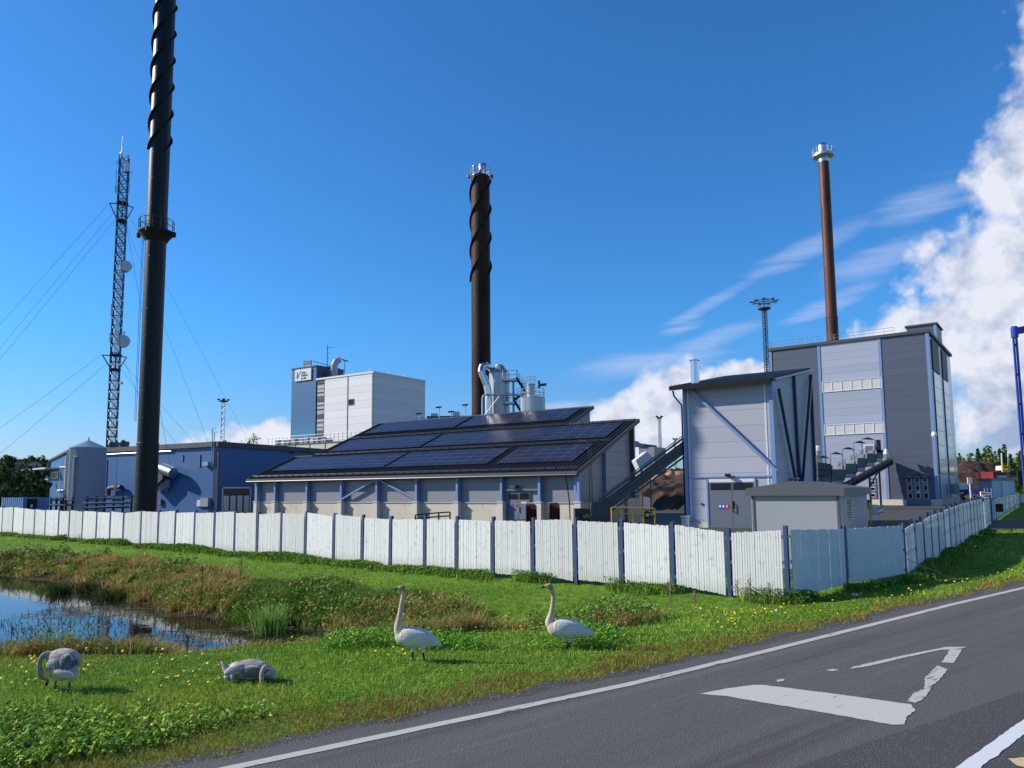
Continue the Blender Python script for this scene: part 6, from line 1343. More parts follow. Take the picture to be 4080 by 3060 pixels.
def swan(px, py, scl, ox, oy, feet, Y, body, neck, head, legs, yellow, label):
    def W(u, v, y=0.0): p = at(ox + u * scl, oy + v * scl, Y); p.y += y; return p
    k = scl * Y / 2951
    B_ = resample([(W(u, v), ru * k, rs * k) for u, v, ru, rs in body]); N_ = resample([(W(u, v), ru * k, rs * k) for u, v, ru, rs in neck])
    P_ = [tubeloft(B_, 28), tubeloft(N_, 20)]
    (hu, hv, hr, ang), (bu, bv), (tu, tv) = head
    P_.append(ellip(W(hu, hv), (hr * k, hr * k * .78, hr * k * .8), Matrix.Rotation(ang, 3, 'Y')))
    P_.append(tubeloft(resample([(W(hu - hr * .2, hv - hr * .1), hr * .62 * k, hr * .6 * k), (W(bu, bv), hr * .42 * k, hr * .42 * k), (W((bu + tu) / 2, (bv + tv) / 2), hr * .24 * k, hr * .36 * k), (W(tu, tv), hr * .13 * k, hr * .26 * k)], 4), 16))
    # folded wings: flattened lofts on either side, rising over the back
    for s_ in (-1, 1):
        P_.append(tubeloft(resample([(W(u, v, s_ * y * k), ru * k, rs * k) for u, v, y, ru, rs in body_w(body)], 5), 18))
    for (u0, v0, u1, v1, y) in legs:
        p0, p1 = W(u0, v0, y), W(u1, v1, y); P_.append(tubeloft([(p0 + Zv * .13, .055, .05), (p0 + Zv * .05, .042, .04), (p0, .022, .022), (p0.lerp(p1, .45), .013, .013), (p0.lerp(p1, .5), .017, .017), (p1, .014, .015)], 12)); P_ += foot(p1)
    zl = max(W(l[0], l[1]).z for l in legs) - .0; loc = Vector((W(*feet).x, Y, W(*feet).z))
    hd, bl, tp = W(hu, hv), W(bu, bv), W(tu, tv)
    def colour(co):
        c = np.tile(np.array([.82, .78, .71]), (len(co), 1)); n_ = vnoise(co[:, 0] * 9, co[:, 2] * 9, 1, 2)[:, None]
        nz = np.clip((co[:, 2] - W(neck[1][0], neck[1][1]).z) / .25, 0, 1)[:, None] * (co[:, 0] < W(neck[0][0] + 90, 0).x)[:, None]
        c = c * (1 - nz) + np.array([.66, .50, .33]) * nz; br = np.clip((W(body[-2][0] + 60, 0).x - co[:, 0]) / .1, 0, 1)[:, None] * .8 * (.4 + .8 * n_); c = c * (1 - br) + np.array([.58, .47, .34]) * br
        hm = zone(co, hd, hr * k * 1.35); c[hm] = np.array(yellow[1]); 
        t = (co - np.array(hd)) @ np.array((tp - hd).normalized()); far = zone(co, hd, (tp - hd).length * 1.15)
        b1 = far & (t > hr * k * .72) & (co[:, 2] > hd.z - hr * k * 1.4); c[b1] = np.array(yellow[0]); b2 = far & (t > (bl - hd).length * 1.02) & (co[:, 2] > hd.z - hr * k * 1.6); c[b2] = (.02, .02, .02)
        ey = zone(co, W(hu - hr * .35, hv - hr * .18, -hr * k * .7), .011); c[ey] = (.01, .01, .01)
        lg = co[:, 2] < zl - .015; c[lg] = (.012, .012, .013)
        uu, vv = (co[:, 0] - W(0, 0).x) / k, (W(0, 0).z - co[:, 2]) / k; bx0, by0 = body[-2][0], body[-2][1]; inb = (~lg) & (uu > bx0 - 60) & (vv > by0 - 220)
        fe = .5 + .5 * np.sin(uu * .05 + vv * .02 + 2.5 * vnoise(uu * .01, vv * .012, 1, 5)) * np.sin(vv * .075 - uu * .03); c[inb] *= (.88 + .14 * fe[inb])[:, None]
        wl = np.abs(vv - (by0 + 95 + (uu - bx0) * .16 + 18 * np.sin(uu * .02))) < 11; wl &= inb & (co[:, 1] < Y - .04); c[wl] *= np.array([.66, .64, .62]); return c * (.92 + .12 * n_)  # wing's lower edge: a shading line painted into the plumage colour
    return animal('swan', label, 'swan', 'adult white swans', P_, colour, loc)
def body_w(body):
    out = []
    for i, (u, v, ru, rs) in enumerate(body[1:-1]): out.append((u + (8 if i else 0), v - ru * .12, rs * .62, ru * (.72 if i > 0 else .35), rs * (.48 if i > 0 else .3)))
    out.insert(0, (body[0][0] + 4, body[0][1] - 4, body[0][3] * .4, body[0][2] * 1.1, body[0][3] * .7)); return out
S6 = 250 / 1185
swan(0, 0, S6, 1550, 2300, (560, 1600), foot_y(1668, 2638),
     [(985, 1300, 10, 22), (900, 1242, 62, 70), (800, 1200, 112, 105), (660, 1165, 160, 140), (500, 1142, 186, 155), (350, 1125, 186, 150), (230, 1105, 150, 120), (165, 1060, 78, 75)],
     [(260, 1110, 130, 105), (178, 1010, 84, 76), (176, 900, 72, 64), (193, 790, 56, 52), (212, 680, 50, 46), (230, 560, 46, 43), (250, 440, 42, 39), (266, 340, 41, 38), (266, 240, 45, 42), (255, 205, 50, 44)],
     ((248, 195, 62, 0), (165, 208), (70, 230)), [(440, 1400, 438, 1600, .04), (645, 1400, 695, 1615, -.05)], ((.45, .36, .22), (.47, .29, .13)), 'adult swan on the left with tan head raised and legs apart')
S7_ = 270 / 1400
swan(0, 0, S7_, 2130, 2300, (700, 1485), foot_y(2265, 2586),
     [(1250, 1180, 10, 25), (1150, 1145, 62, 70), (1020, 1120, 115, 105), (880, 1090, 165, 145), (700, 1065, 205, 170), (540, 1050, 205, 170), (400, 1030, 170, 140), (300, 980, 85, 85)],
     [(400, 1010, 140, 120), (305, 960, 84, 78), (312, 870, 74, 68), (340, 770, 58, 54), (362, 660, 50, 46), (376, 550, 45, 41), (384, 440, 42, 38), (380, 340, 42, 38), (355, 255, 50, 42), (325, 215, 56, 48)],
     ((300, 180, 70, 0), (205, 190), (115, 232)), [(680, 1320, 690, 1480, .03), (725, 1330, 712, 1485, -.04)], ((.62, .40, .03), (.42, .33, .26)), 'adult swan on the right with yellow and black bill, standing with legs together')
def cyg_colour(base, dark, leg=None, neckz=None):
    def f(co):
        n_ = vnoise(co[:, 0] * 16, co[:, 2] * 12 + co[:, 1] * 9, 1, 3)[:, None]; n2 = vnoise(co[:, 0] * 5, co[:, 2] * 7, 1, 6)[:, None]
        c = np.array(base) * (1 - n_ * .4) + np.array(dark) * n_ * .4; c = c * (.72 + .5 * n2)
        if leg is not None: c[co[:, 2] < leg] = (.10, .10, .08)
        return c
    return f
# grazing cygnet
S4_ = .1808; Yc = foot_y(230, 2755); k4 = S4_ * Yc / 2951
def W4(u, v, y=0.0): p = at(100 + u * S4_, 2550 + v * S4_, Yc); p.y += y; return p
P_ = [tubeloft(resample([(W4(1275, 745, -.16), 40 * k4, 55 * k4), (W4(1180, 700, -.12), 90 * k4, 100 * k4), (W4(1040, 640, -.06), 175 * k4, 150 * k4), (W4(900, 560, 0), 265 * k4, 215 * k4), (W4(760, 540, .08), 285 * k4, 225 * k4), (W4(660, 470, .12), 150 * k4, 150 * k4)]), 28),
      ellip(W4(835, 690, -.02), (215 * k4, 190 * k4, 190 * k4)), ellip(W4(825, 455, .03), (372 * k4, 230 * k4, 250 * k4), Matrix.Rotation(.06, 3, 'Y')),
      ellip(W4(730, 520, -.09), (200 * k4, 90 * k4, 140 * k4), Matrix.Rotation(-.3, 3, 'Y')), ellip(W4(1000, 470, -.10), (150 * k4, 90 * k4, 200 * k4), Matrix.Rotation(.3, 3, 'Y')),
      ellip(W4(1010, 690, -.16), (240 * k4, 60 * k4, 80 * k4), Matrix.Rotation(.25, 3, 'Y')),
      tubeloft(resample([(W4(640, 400, .05), 130 * k4, 120 * k4), (W4(545, 325, .0), 80 * k4, 76 * k4), (W4(462, 322, -.04), 64 * k4, 60 * k4), (W4(415, 410, -.08), 52 * k4, 50 * k4), (W4(412, 560, -.10), 50 * k4, 48 * k4), (W4(420, 690, -.08), 68 * k4, 60 * k4), (W4(432, 790, -.04), 76 * k4, 62 * k4), (W4(435, 880, .06), 52 * k4, 46 * k4), (W4(432, 960, .05), 36 * k4, 38 * k4), (W4(430, 1035, .04), 18 * k4, 28 * k4)]), 20)]
for (u, v, u2, v2, y) in ((640, 760, 612, 1160, .05), (1005, 800, 985, 1095, -.02)):
    p0, p1 = W4(u, v, y), W4(u2, v2, y); P_.append(tubeloft([(p0 + Zv * .05, .06, .06), (p0, .045, .045), (p0.lerp(p1, .3), .024, .024), (p0.lerp(p1, .6), .014, .014), (p0.lerp(p1, .66), .019, .019), (p1, .014, .014)], 12)); P_ += foot(p1, .9)
def c4(co):
    c = cyg_colour((.56, .48, .41), (.28, .26, .27))(co); z1_ = W4(0, 930).z; c[co[:, 2] < z1_] = (.13, .13, .10)
    U_, V4_ = (co[:, 0] - W4(0, 500).x) / (W4(100, 500).x - W4(0, 500).x) * 100, (W4(0, 0).z - co[:, 2]) / (W4(0, 0).z - W4(0, 100).z) * 100; fr = co[:, 1] < Yc + .05
    nn_ = vnoise(U_ * .02, V4_ * .012, 1, 4) ; st_ = vnoise(U_ * .055, V4_ * .01, 1, 9)
    dk = fr & (((U_ - 1010) / 170) ** 2 + ((V4_ - 470) / 150) ** 2 + (nn_ - .5) * .9 < 1); c[dk] = np.array([.13, .145, .19]) * (.7 + .7 * st_[dk])[:, None]
    lt = fr & (((U_ - 730) / 130) ** 2 + ((V4_ - 520) / 110) ** 2 < 1); c[lt] = np.where((st_[lt] > .5)[:, None], np.array([.52, .50, .50]), np.array([.18, .18, .22]))
    tp = (V4_ < 285) & (U_ > 780); c[tp] = np.array([.66, .60, .50]) * (.75 + .4 * nn_[tp])[:, None]
    lo = fr & (V4_ > 610) & (V4_ < 800) & (U_ > 690) & (U_ < 1160) & (nn_ > .45); c[lo] = (.62, .54, .44)
    nb = (co[:, 0] < W4(520, 0).x) & (co[:, 2] < W4(0, 940).z); c[nb] = (.05, .025, .02); nk = (co[:, 0] < W4(520, 0).x) & (co[:, 2] >= W4(0, 940).z); c[nk] = np.array([.30, .27, .22]) * (.8 + .4 * vnoise(co[nk][:, 0] * 30, co[nk][:, 2] * 30, 1, 1)[:, None]); return c
animal('cygnet', 'grey brown cygnet standing with its head bent down grazing at far left', 'cygnet', None, P_, c4, W4(800, 1130))
# lying cygnet
S5_ = .1356; Yl = foot_y(1000, 2712); k5 = S5_ * Yl / 2951
def W5(u, v, y=0.0): p = at(850 + u * S5_, 2580 + v * S5_, Yl); p.y += y; return p
P_ = [tubeloft(resample([(W5(350, 690, .05), 60 * k5, 60 * k5), (W5(520, 700, .04), 180 * k5, 170 * k5), (W5(800, 670, 0), 260 * k5, 300 * k5), (W5(1100, 650, 0), 290 * k5, 350 * k5), (W5(1400, 680, 0), 250 * k5, 310 * k5), (W5(1640, 760, 0), 170 * k5, 210 * k5), (W5(1830, 840, 0), 70 * k5, 90 * k5)]), 28),
      tubeloft(resample([(W5(430, 740, .02), 110 * k5, 110 * k5), (W5(320, 590, .03), 90 * k5, 90 * k5), (W5(240, 480, .04), 45 * k5, 60 * k5), (W5(195, 415, .05), 10 * k5, 20 * k5)]), 16),
      ellip(W5(1050, 540, -.05), (530 * k5, 280 * k5, 170 * k5), Matrix.Rotation(.04, 3, 'Y')), ellip(W5(750, 590, -.16), (330 * k5, 90 * k5, 150 * k5), Matrix.Rotation(-.35, 3, 'Y')), ellip(W5(1250, 650, -.17), (350 * k5, 90 * k5, 190 * k5)),
      ellip(W5(540, 820, -.08), (170 * k5, 130 * k5, 95 * k5)), ellip(W5(720, 800, -.2), (60 * k5, 60 * k5, 110 * k5), Matrix.Rotation(-.3, 3, 'Y')),
      tubeloft(resample([(W5(1740, 760, .0), 120 * k5, 110 * k5), (W5(1700, 600, -.06), 90 * k5, 85 * k5), (W5(1630, 500, -.16), 75 * k5, 70 * k5), (W5(1605, 600, -.26), 66 * k5, 62 * k5), (W5(1615, 730, -.30), 66 * k5, 60 * k5), (W5(1640, 840, -.32), 64 * k5, 56 * k5), (W5(1660, 930, -.33), 42 * k5, 40 * k5), (W5(1668, 1000, -.34), 28 * k5, 32 * k5), (W5(1672, 1050, -.345), 14 * k5, 22 * k5)]), 18)]
def c5(co):
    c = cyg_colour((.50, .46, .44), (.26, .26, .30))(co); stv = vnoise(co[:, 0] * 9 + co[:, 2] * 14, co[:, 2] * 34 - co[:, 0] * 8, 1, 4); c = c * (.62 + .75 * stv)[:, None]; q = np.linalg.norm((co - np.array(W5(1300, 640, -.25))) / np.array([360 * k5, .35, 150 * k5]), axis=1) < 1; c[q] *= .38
    q = (co[:, 1] < Yl - .22) & (co[:, 0] > W5(1540, 0).x); c[q] = np.array([.42, .33, .26]); q2 = q & (co[:, 2] < W5(0, 930).z); c[q2] = (.36, .26, .22); return c
animal('cygnet', 'grey brown cygnet lying in the grass with tail up and neck curled down', 'cygnet', None, P_, c5, W5(1100, 930))
# ------------------------------------------------------------------ vegetation
def leafmat(name, trans=.35, rough=.7, gloss=True, clump=True):
    m, nt, bs = bsdf(name); vc = nd(nt, 'ShaderNodeVertexColor', layer_name='tint'); nt.links.new(vc.outputs[0], bs.inputs['Base Color']); bs.inputs['Roughness'].default_value = rough; bs.inputs['Specular IOR Level'].default_value = .1
    tr = nd(nt, 'ShaderNodeBsdfTranslucent'); nt.links.new(vc.outputs[0], tr.inputs[0]); mx = nd(nt, 'ShaderNodeMixShader'); mx.inputs[0].default_value = trans
    nt.links.new(bs.outputs[0], mx.inputs[1]); nt.links.new(tr.outputs[0], mx.inputs[2]); nt.links.new(mx.outputs[0], nt.nodes['Material Output'].inputs[0]); return m
M['blade'] = leafmat('blade', .25); M['leaf'] = leafmat('leaf', .2)
def blades(name, P, h, w_, lean, cols, m='blade', az=None, bend=None):
    n = len(P); az = rng.uniform(0, 2 * math.pi, n) if az is None else az; la = rng.uniform(0, 2 * math.pi, n) if bend is None else bend
    sx = np.stack([np.cos(az), np.sin(az), np.zeros(n)], 1) * (w_ / 2)[:, None]; ld = np.stack([np.cos(la), np.sin(la), np.zeros(n)], 1) * (lean * h)[:, None]; up = np.zeros((n, 3)); up[:, 2] = h
    mid = P + up * .58 + ld * .35; tip = P + up * (1 - .25 * lean[:, None]) + ld
    V_ = np.stack([P - sx, P + sx, mid - sx * .8, mid + sx * .8, tip], 1).reshape(-1, 3)
    b_ = (np.arange(n) * 5)[:, None]; F_ = np.concatenate([b_ + np.array([[0, 1, 3]]), b_ + np.array([[0, 3, 2]]), b_ + np.array([[2, 3, 4]])], 1).reshape(-1, 3)
    C_ = np.repeat(cols, 5, 0); return fast_mesh(name, V_, F_, M[m], cols=C_)
def leaves(name, P, s, cols, tilt=.7, m='leaf', aspect=.6, parent=None):
    n = len(P); az = rng.uniform(0, 2 * math.pi, n); el = rng.uniform(-tilt, tilt, n) + .15
    a = np.stack([np.cos(az) * np.cos(el), np.sin(az) * np.cos(el), np.sin(el)], 1) * s[:, None]; r_ = rng.uniform(-.9, .9, n)
    b_ = np.stack([-np.sin(az) * np.cos(r_), np.cos(az) * np.cos(r_), np.sin(r_)], 1) * (s * aspect)[:, None]
    V_ = np.stack([P - a * .5, P + b_ * .5, P + a * .5, P - b_ * .5], 1).reshape(-1, 3); i_ = (np.arange(n) * 4)[:, None]
    o = fast_mesh(name, V_, i_ + np.array([[0, 1, 2, 3]]), M[m], cols=np.repeat(cols, 4, 0))
    if parent: o.parent = parent; o.location = -PL[parent.name] if False else (0, 0, 0); o.matrix_parent_inverse = Matrix.Translation(-parent.location)
    return o
fA = np.array([(L_[0][0], L_[0][1]), (q0.x, q0.y), (q1.x, q1.y), (q2.x, q2.y), (mid[-1][0], mid[-1][1])]); fE = np.array([(LE[0][0], LE[0][1]), (LE[-1][0], LE[-1][1])])
def fence_d(x, y):
    d, s = seg_dist(x, y, fA); d2, s2 = seg_dist(x, y, fE); return d * -s, np.where(x > 39, d2 * -s2, 99)
def pick(cols, w_, n): cols = np.array(cols); i_ = rng.choice(len(cols), n, p=np.array(w_) / sum(w_)); return cols[i_] * rng.uniform(.75, 1.25, (n, 1))
G1 = [(.18, .33, .03), (.26, .40, .045), (.075, .165, .02), (.37, .44, .07), (.42, .35, .13)]
DRY = [(.36, .21, .07), (.32, .15, .05), (.42, .30, .14), (.16, .18, .04), (.30, .10, .035)]
TALL = [(.46, .33, .11), (.34, .28, .08), (.17, .26, .04), (.55, .44, .20), (.10, .18, .03), (.38, .22, .07)]
N = 400000
Y_ = np.exp(rng.uniform(math.log(5.2), math.log(78), N)); X_ = rng.uniform(-.86, .90, N) * Y_
rd = road_d(X_, Y_); fd, fd2 = fence_d(X_, Y_); Z_ = terr(X_, Y_); pd = pond_d(X_, Y_); dd = seg_dist(X_, Y_, DITCH)[0]
drive = inside(X_, Y_, np.array([(p.x, p.y) for p in pp]))
ok = (rd > .42 + .5 * (vnoise(X_, Y_, 2.1, 9) - .35)) & ((fd > .05) & (fd2 > .1) | ((X_ > 33) & (rd < 12) & (fd2 > .1) & (Y_ < 62))) & (Z_ > -1.38) & ~drive
edge = ok & (rd < 1.6 + 1.3 * vnoise(X_, Y_, .5, 4) - 1.0); bank = ok & ~edge & ((pd < np.where(Y_ < 20, 4.3, 2.2) + 1.6 * vnoise(X_, Y_, .35, 7)) | (dd < 1.4 + .9 * vnoise(X_, Y_, .5, 2))); foot_ = ok & (fd < .75) & (fd > 0)
turf = ok & ~edge & ~bank
P = np.stack([X_, Y_, Z_ - .01], 1)
i_ = np.where(turf)[0]; n = len(i_); lush = smooth((10.5 - Y_[i_]) / 3.5) * vnoise(X_[i_], Y_[i_], .8, 12); pat = vnoise(X_[i_], Y_[i_], .45, 21)
h = (.045 + .035 * rng.random(n)) * (.6 + 1.1 * pat) + lush * .22 * rng.random(n); w_ = np.maximum(.007, .00075 * Y_[i_]) * (1 + lush * .6)
cl = pick(G1, (4, 4, 2.2, 1.6, .6), n) * (.50 + .62 * vnoise(X_[i_], Y_[i_], .22, 31) + .36 * vnoise(X_[i_], Y_[i_], 1.4, 33))[:, None]; yl = (vnoise(X_[i_], Y_[i_], .3, 41) > .68)[:, None]; cl = np.where(yl, cl * np.array([1.35, 1.0, 1.0]), cl)
o = blades('lawn_grass', P[i_], h, w_, rng.uniform(.1, .9, n), cl); o['kind'] = 'stuff'
i_ = np.where(edge)[0]; i_ = np.concatenate([i_, i_]); n = len(i_); Pj = P[i_] + np.concatenate([rng.normal(0, .05, (n, 2)), np.zeros((n, 1))], 1)
mixk = (rng.random(n) < .6 - .15 * (Y_[i_] < 9))[:, None]
o = blades('dry_verge_grass', Pj, (.04 + .08 * rng.random(n)) * (.6 + .8 * vnoise(X_[i_], Y_[i_], 1.2, 5)), np.maximum(.006, .0007 * Y_[i_]), rng.uniform(.2, 1.1, n), np.where(mixk, pick(DRY, (3, 3, 1.5, 2, 3), n), pick(G1, (4, 3, 3, 2, 3), n))); o['kind'] = 'stuff'
# tall tufts on the banks
def tufts(name, C, n_per, hmin, hmax, spread, palette, wts, wscale=.001, windy=.35):
    k = np.repeat(np.arange(len(C)), n_per); n = len(k); c_ = C[k]; r_ = np.abs(rng.normal(0, 1, n)) * spread; a_ = rng.uniform(0, 2 * math.pi, n); hh = rng.uniform(hmin, hmax, len(C))[k] * rng.uniform(.55, 1.1, n) * np.where((c_[:, 1] < 19.8) & (c_[:, 0] > -6.6) & (c_[:, 0] < -3), .42, np.where((c_[:, 1] < 19.8) & (c_[:, 0] < -6.6), .85, 1.0)) * np.where(c_[:, 0] > .2, .55, 1.0) * np.where(c_[:, 1] > 20.5, .82, 1.0)
    x, y = c_[:, 0] + np.cos(a_) * r_, c_[:, 1] + np.sin(a_) * r_; z = terr(x, y); z = np.maximum(z, -1.42) - .02
    la = np.where(rng.random(n) < windy, rng.normal(.2, .4, n), a_); pc = rng.choice(len(palette), len(C), p=np.array(wts) / sum(wts)); own = np.array(palette)[pc][k]; cl = np.where((rng.random(n) < .7)[:, None], own, pick(palette, wts, n)) * rng.uniform(.7, 1.25, (n, 1))
    return blades(name, np.stack([x, y, z], 1), hh, np.maximum(.007, wscale * y), rng.uniform(.15, .75, n), cl, bend=la)
cand = np.where(bank)[0]; cand = cand[rng.permutation(len(cand))]
xb, yb = X_[cand], Y_[cand]; far_side = (yb > 22) | (pd[cand] > 90)
golden = vnoise(xb, yb, .16, 51) + .18 * smooth((-xb - 2) / 8)
gl = cand[golden > .42][:3600]; gr = cand[golden <= .42][:2000]
C_ = np.stack([X_[gl], Y_[gl]], 1); tufts('tall_golden_grass', C_, 34, .26, .66, .14, TALL, (4, 3, 2.2, 2.2, 1.0, 1.6), .0010)['kind'] = 'stuff'
C_ = np.stack([X_[gr], Y_[gr]], 1); tufts('tall_green_grass', C_, 34, .18, .55, .13, [(.10, .23, .03), (.17, .30, .04), (.26, .30, .07), (.06, .13, .02), (.42, .34, .13)], (3, 3, 2, 3, .8), .0010)['kind'] = 'stuff'
# broad leaved weeds: foreground, ditch, fence foot
def weed_field(name, mask_idx, n_max, hh, s0, s1, palette, wts, asp=.6):
    i_ = mask_idx[rng.permutation(len(mask_idx))][:n_max]; n = len(i_); k = 7; Q = np.repeat(P[i_], k, 0) + rng.normal(0, 1, (n * k, 3)) * np.array([.09, .09, 0]); Q[:, 2] += rng.random(n * k) ** .8 * np.repeat(hh * (.4 + .8 * rng.random(n)), k)
    s = rng.uniform(s0, s1, n * k) * np.maximum(1, Q[:, 1] / 11); cl = pick(palette, wts, n * k) * np.repeat(rng.uniform(.7, 1.25, n), k)[:, None]; o = leaves(name, Q, s, cl, tilt=.9, aspect=asp); o['kind'] = 'stuff'; return o
lush_i = np.where(turf & (Y_ < 11) & (rng.random(N) < smooth((10.2 - Y_) / 2.6) * smooth((-.3 - X_) / 1.5) * (.15 + .85 * vnoise(X_, Y_, 1.3, 12))))[0]
spr_i = np.where(turf & (Y_ < 18))[0]
weed_field('lawn_clover', spr_i, 7000, .05, .014, .034, G1, (3, 3, 3, 2, .8))
weed_field('clover_weeds', lush_i, 3400, .15, .02, .05, [(.18, .36, .03), (.28, .48, .05), (.09, .20, .025), (.40, .52, .08), (.04, .09, .02)], (3, 4, 3, 2, 2))
weed_field('dandelion_leaves', lush_i, 2100, .17, .06, .13, [(.20, .40, .04), (.30, .50, .06), (.10, .22, .03), (.42, .50, .09), (.05, .10, .02)], (3, 4, 3, 2, 1.5), asp=.3)
vw_i = np.where(ok & (Y_ > 13.35) & (Y_ < 15.2) & (X_ > -3.4) & (X_ < 1.9) & (vnoise(X_, Y_, .9, 44) > .38))[0]
weed_field('verge_weeds', vw_i, 1500, .26, .03, .07, [(.16, .38, .04), (.24, .46, .05), (.09, .22, .03)], (3, 3, 2), asp=.4)
weed_field('ditch_weeds', np.where(bank & (dd < 3.2) & (X_ > -7))[0], 3600, .5, .03, .065, [(.12, .26, .035), (.18, .34, .045), (.06, .14, .025), (.30, .36, .07), (.30, .24, .10)], (3, 3, 2, 1.5, .8))
weed_field('bank_weeds', np.where(bank & (X_ < -5) & (vnoise(X_, Y_, .5, 71) > .6))[0], 1500, .55, .035, .07, [(.12, .25, .035), (.18, .32, .05), (.07, .15, .025), (.36, .30, .08), (.22, .08, .03)], (3, 3, 1.5, 2, .1))
M1 = 9000; t_ = rng.random(M1) ** .75; jx = np.abs(rng.normal(0, .28, M1)) + .02
pa_, pb_ = np.array(fA[0]), np.array(fA[1]); base = pa_ + (pb_ - pa_) * t_[:, None]; nn = np.array([-.6, -.8]); fx = base + nn * jx[:, None]
pa2, pb2 = np.array(fA[3]), np.array(fA[4]); t2 = rng.random(2600); b2 = pa2 + (pb2 - pa2) * t2[:, None] + np.array([.8, -.6]) * (np.abs(rng.normal(0, .3, 2600)) + .02)[:, None]
pa3, pb3 = np.array(fA[1]), np.array(fA[3]); t3 = rng.random(1600); b3 = pa3 + (pb3 - pa3) * t3[:, None] + np.array([0, -1]) * np.abs(rng.normal(0, .2, 1600))[:, None]
fx = np.concatenate([fx, b2, b3]); Pf = np.stack([fx[:, 0], fx[:, 1], terr(fx[:, 0], fx[:, 1])], 1); k = 6; den_ = vnoise(fx[:, 0], fx[:, 1], .7, 61); Pf = Pf[den_ > .25]; hk = .1 + .32 * vnoise(Pf[:, 0], Pf[:, 1], .5, 62)
Q = np.repeat(Pf, k, 0) + rng.normal(0, 1, (len(Pf) * k, 3)) * np.array([.1, .1, 0]); Q[:, 2] += rng.random(len(Q)) * np.repeat(hk, k)
leaves('fence_foot_weeds', Q, rng.uniform(.035, .07, len(Q)) * np.maximum(1, Q[:, 1] / 18), pick([(.09, .24, .03), (.14, .31, .04), (.05, .13, .02), (.24, .33, .07)], (3, 3, 2, 1), len(Q)), tilt=.9)['kind'] = 'stuff'
n = len(Pf); blades('fence_foot_grass', np.repeat(Pf, 2, 0) + rng.normal(0, .1, (2 * n, 3)) * np.array([1, 1, 0]), rng.uniform(.08, .32, 2 * n), np.maximum(.008, .001 * np.repeat(Pf[:, 1], 2)), rng.uniform(.2, .9, 2 * n), pick(G1, (3, 3, 3, 2, 2), 2 * n))['kind'] = 'stuff'
# yellow hawkbit flowers
fl_i = np.where(turf & (Y_ < 19) & (vnoise(X_, Y_, .7, 81) > .52))[0]; fl_i = np.concatenate([fl_i[rng.permutation(len(fl_i))][:210], np.where(turf & (rd < 3.5) & (X_ > 4) & (Y_ < 26))[0][:60]])
mb = MB()
for i in fl_i:
    x, y, z = P[i]; hh = rng.uniform(.09, .17); r_ = rng.uniform(.014, .024) * (1 + max(0, y - 9) * .03); tx, ty = rng.uniform(-.5, .1), rng.uniform(-.9, -.2); nrm = Vector((tx, ty, 1)).normalized(); a = nrm.cross(Vector((0, 1, 0))).normalized(); b_ = nrm.cross(a); c_ = Vector((x, y, z + hh))
    mb.cur = 0; mb.add([c_ + nrm * .006] + [c_ + (a * math.cos(t) + b_ * math.sin(t)) * r_ * (1 if j % 2 else .8) for j, t in enumerate([2 * math.pi * q / 10 for q in range(10)])], [(0, 1 + j, 1 + (j + 1) % 10) for j in range(10)])
    mb.cur = 1; mb.tube((x, y, z), c_, .0025, 3, cap=False)
M['petal'] = mat('petal', (.85, .55, .006), .6, var=.2); M['stem'] = mat('stem', (.10, .17, .04), .7)
mb.build('hawkbit_flowers', [M['petal'], M['stem']])['kind'] = 'stuff'
mb = MB()
for i in np.where(turf & (Y_ < 16))[0][:45]:
    x, y, z = P[i]; c_ = Vector((x, y, z + rng.uniform(.08, .16))); r_ = .02
    for j in range(7): t = 2 * math.pi * j / 7; mb.add([c_, c_ + Vector((math.cos(t - .3) * r_, math.sin(t - .3) * r_, .004)), c_ + Vector((math.cos(t + .3) * r_, math.sin(t + .3) * r_, .004))], [(0, 1, 2)])
mb.build('white_flowers', M['white_paint'])['kind'] = 'stuff'
# floating reeds and stubs in the water
n = 2600; xw = rng.uniform(-17, -3.6, n); yw = rng.uniform(18.5, 29, n); pdw = pond_d(xw, yw); k_ = (pdw < -.1) & (vnoise(xw, yw, .3, 91) + .25 * (pdw > -1.6) - .022 * np.abs(xw + 7) > .34); xw, yw = xw[k_], yw[k_]; n = len(xw)
blades('water_reeds', np.stack([xw, yw, np.full(n, -1.42)], 1), rng.uniform(.05, .3, n), rng.uniform(.012, .03, n), rng.uniform(.1, 1.6, n), pick([(.05, .05, .03), (.10, .09, .05), (.05, .08, .02), (.2, .17, .1)], (3, 2, 2, 1), n))['kind'] = 'stuff'
n = 3200; xw = rng.uniform(-17, -3.6, n); yw = rng.uniform(18.5, 28, n); pdw = pond_d(xw, yw); k_ = (pdw < 0) & (vnoise(xw, yw, .35, 95) > .45); xw, yw = xw[k_], yw[k_]; n = len(xw); az = rng.normal(.3, .5, n); Ln = rng.uniform(.1, .5, n)
V_ = np.stack([np.stack([xw - np.cos(az) * Ln, yw - np.sin(az) * Ln, np.full(n, -1.393)], 1), np.stack([xw - np.sin(az) * .02, yw + np.cos(az) * .02, np.full(n, -1.391)], 1), np.stack([xw + np.cos(az) * Ln, yw + np.sin(az) * Ln, np.full(n, -1.392)], 1), np.stack([xw + np.sin(az) * .02, yw - np.cos(az) * .02, np.full(n, -1.391)], 1)], 1).reshape(-1, 3)
fast_mesh('floating_stems', V_, (np.arange(n) * 4)[:, None] + np.array([[0, 3, 2, 1]]), M['leaf'], cols=np.repeat(pick([(.16, .15, .09), (.26, .25, .18), (.08, .10, .03)], (3, 2, 2), n), 4, 0))['kind'] = 'stuff'
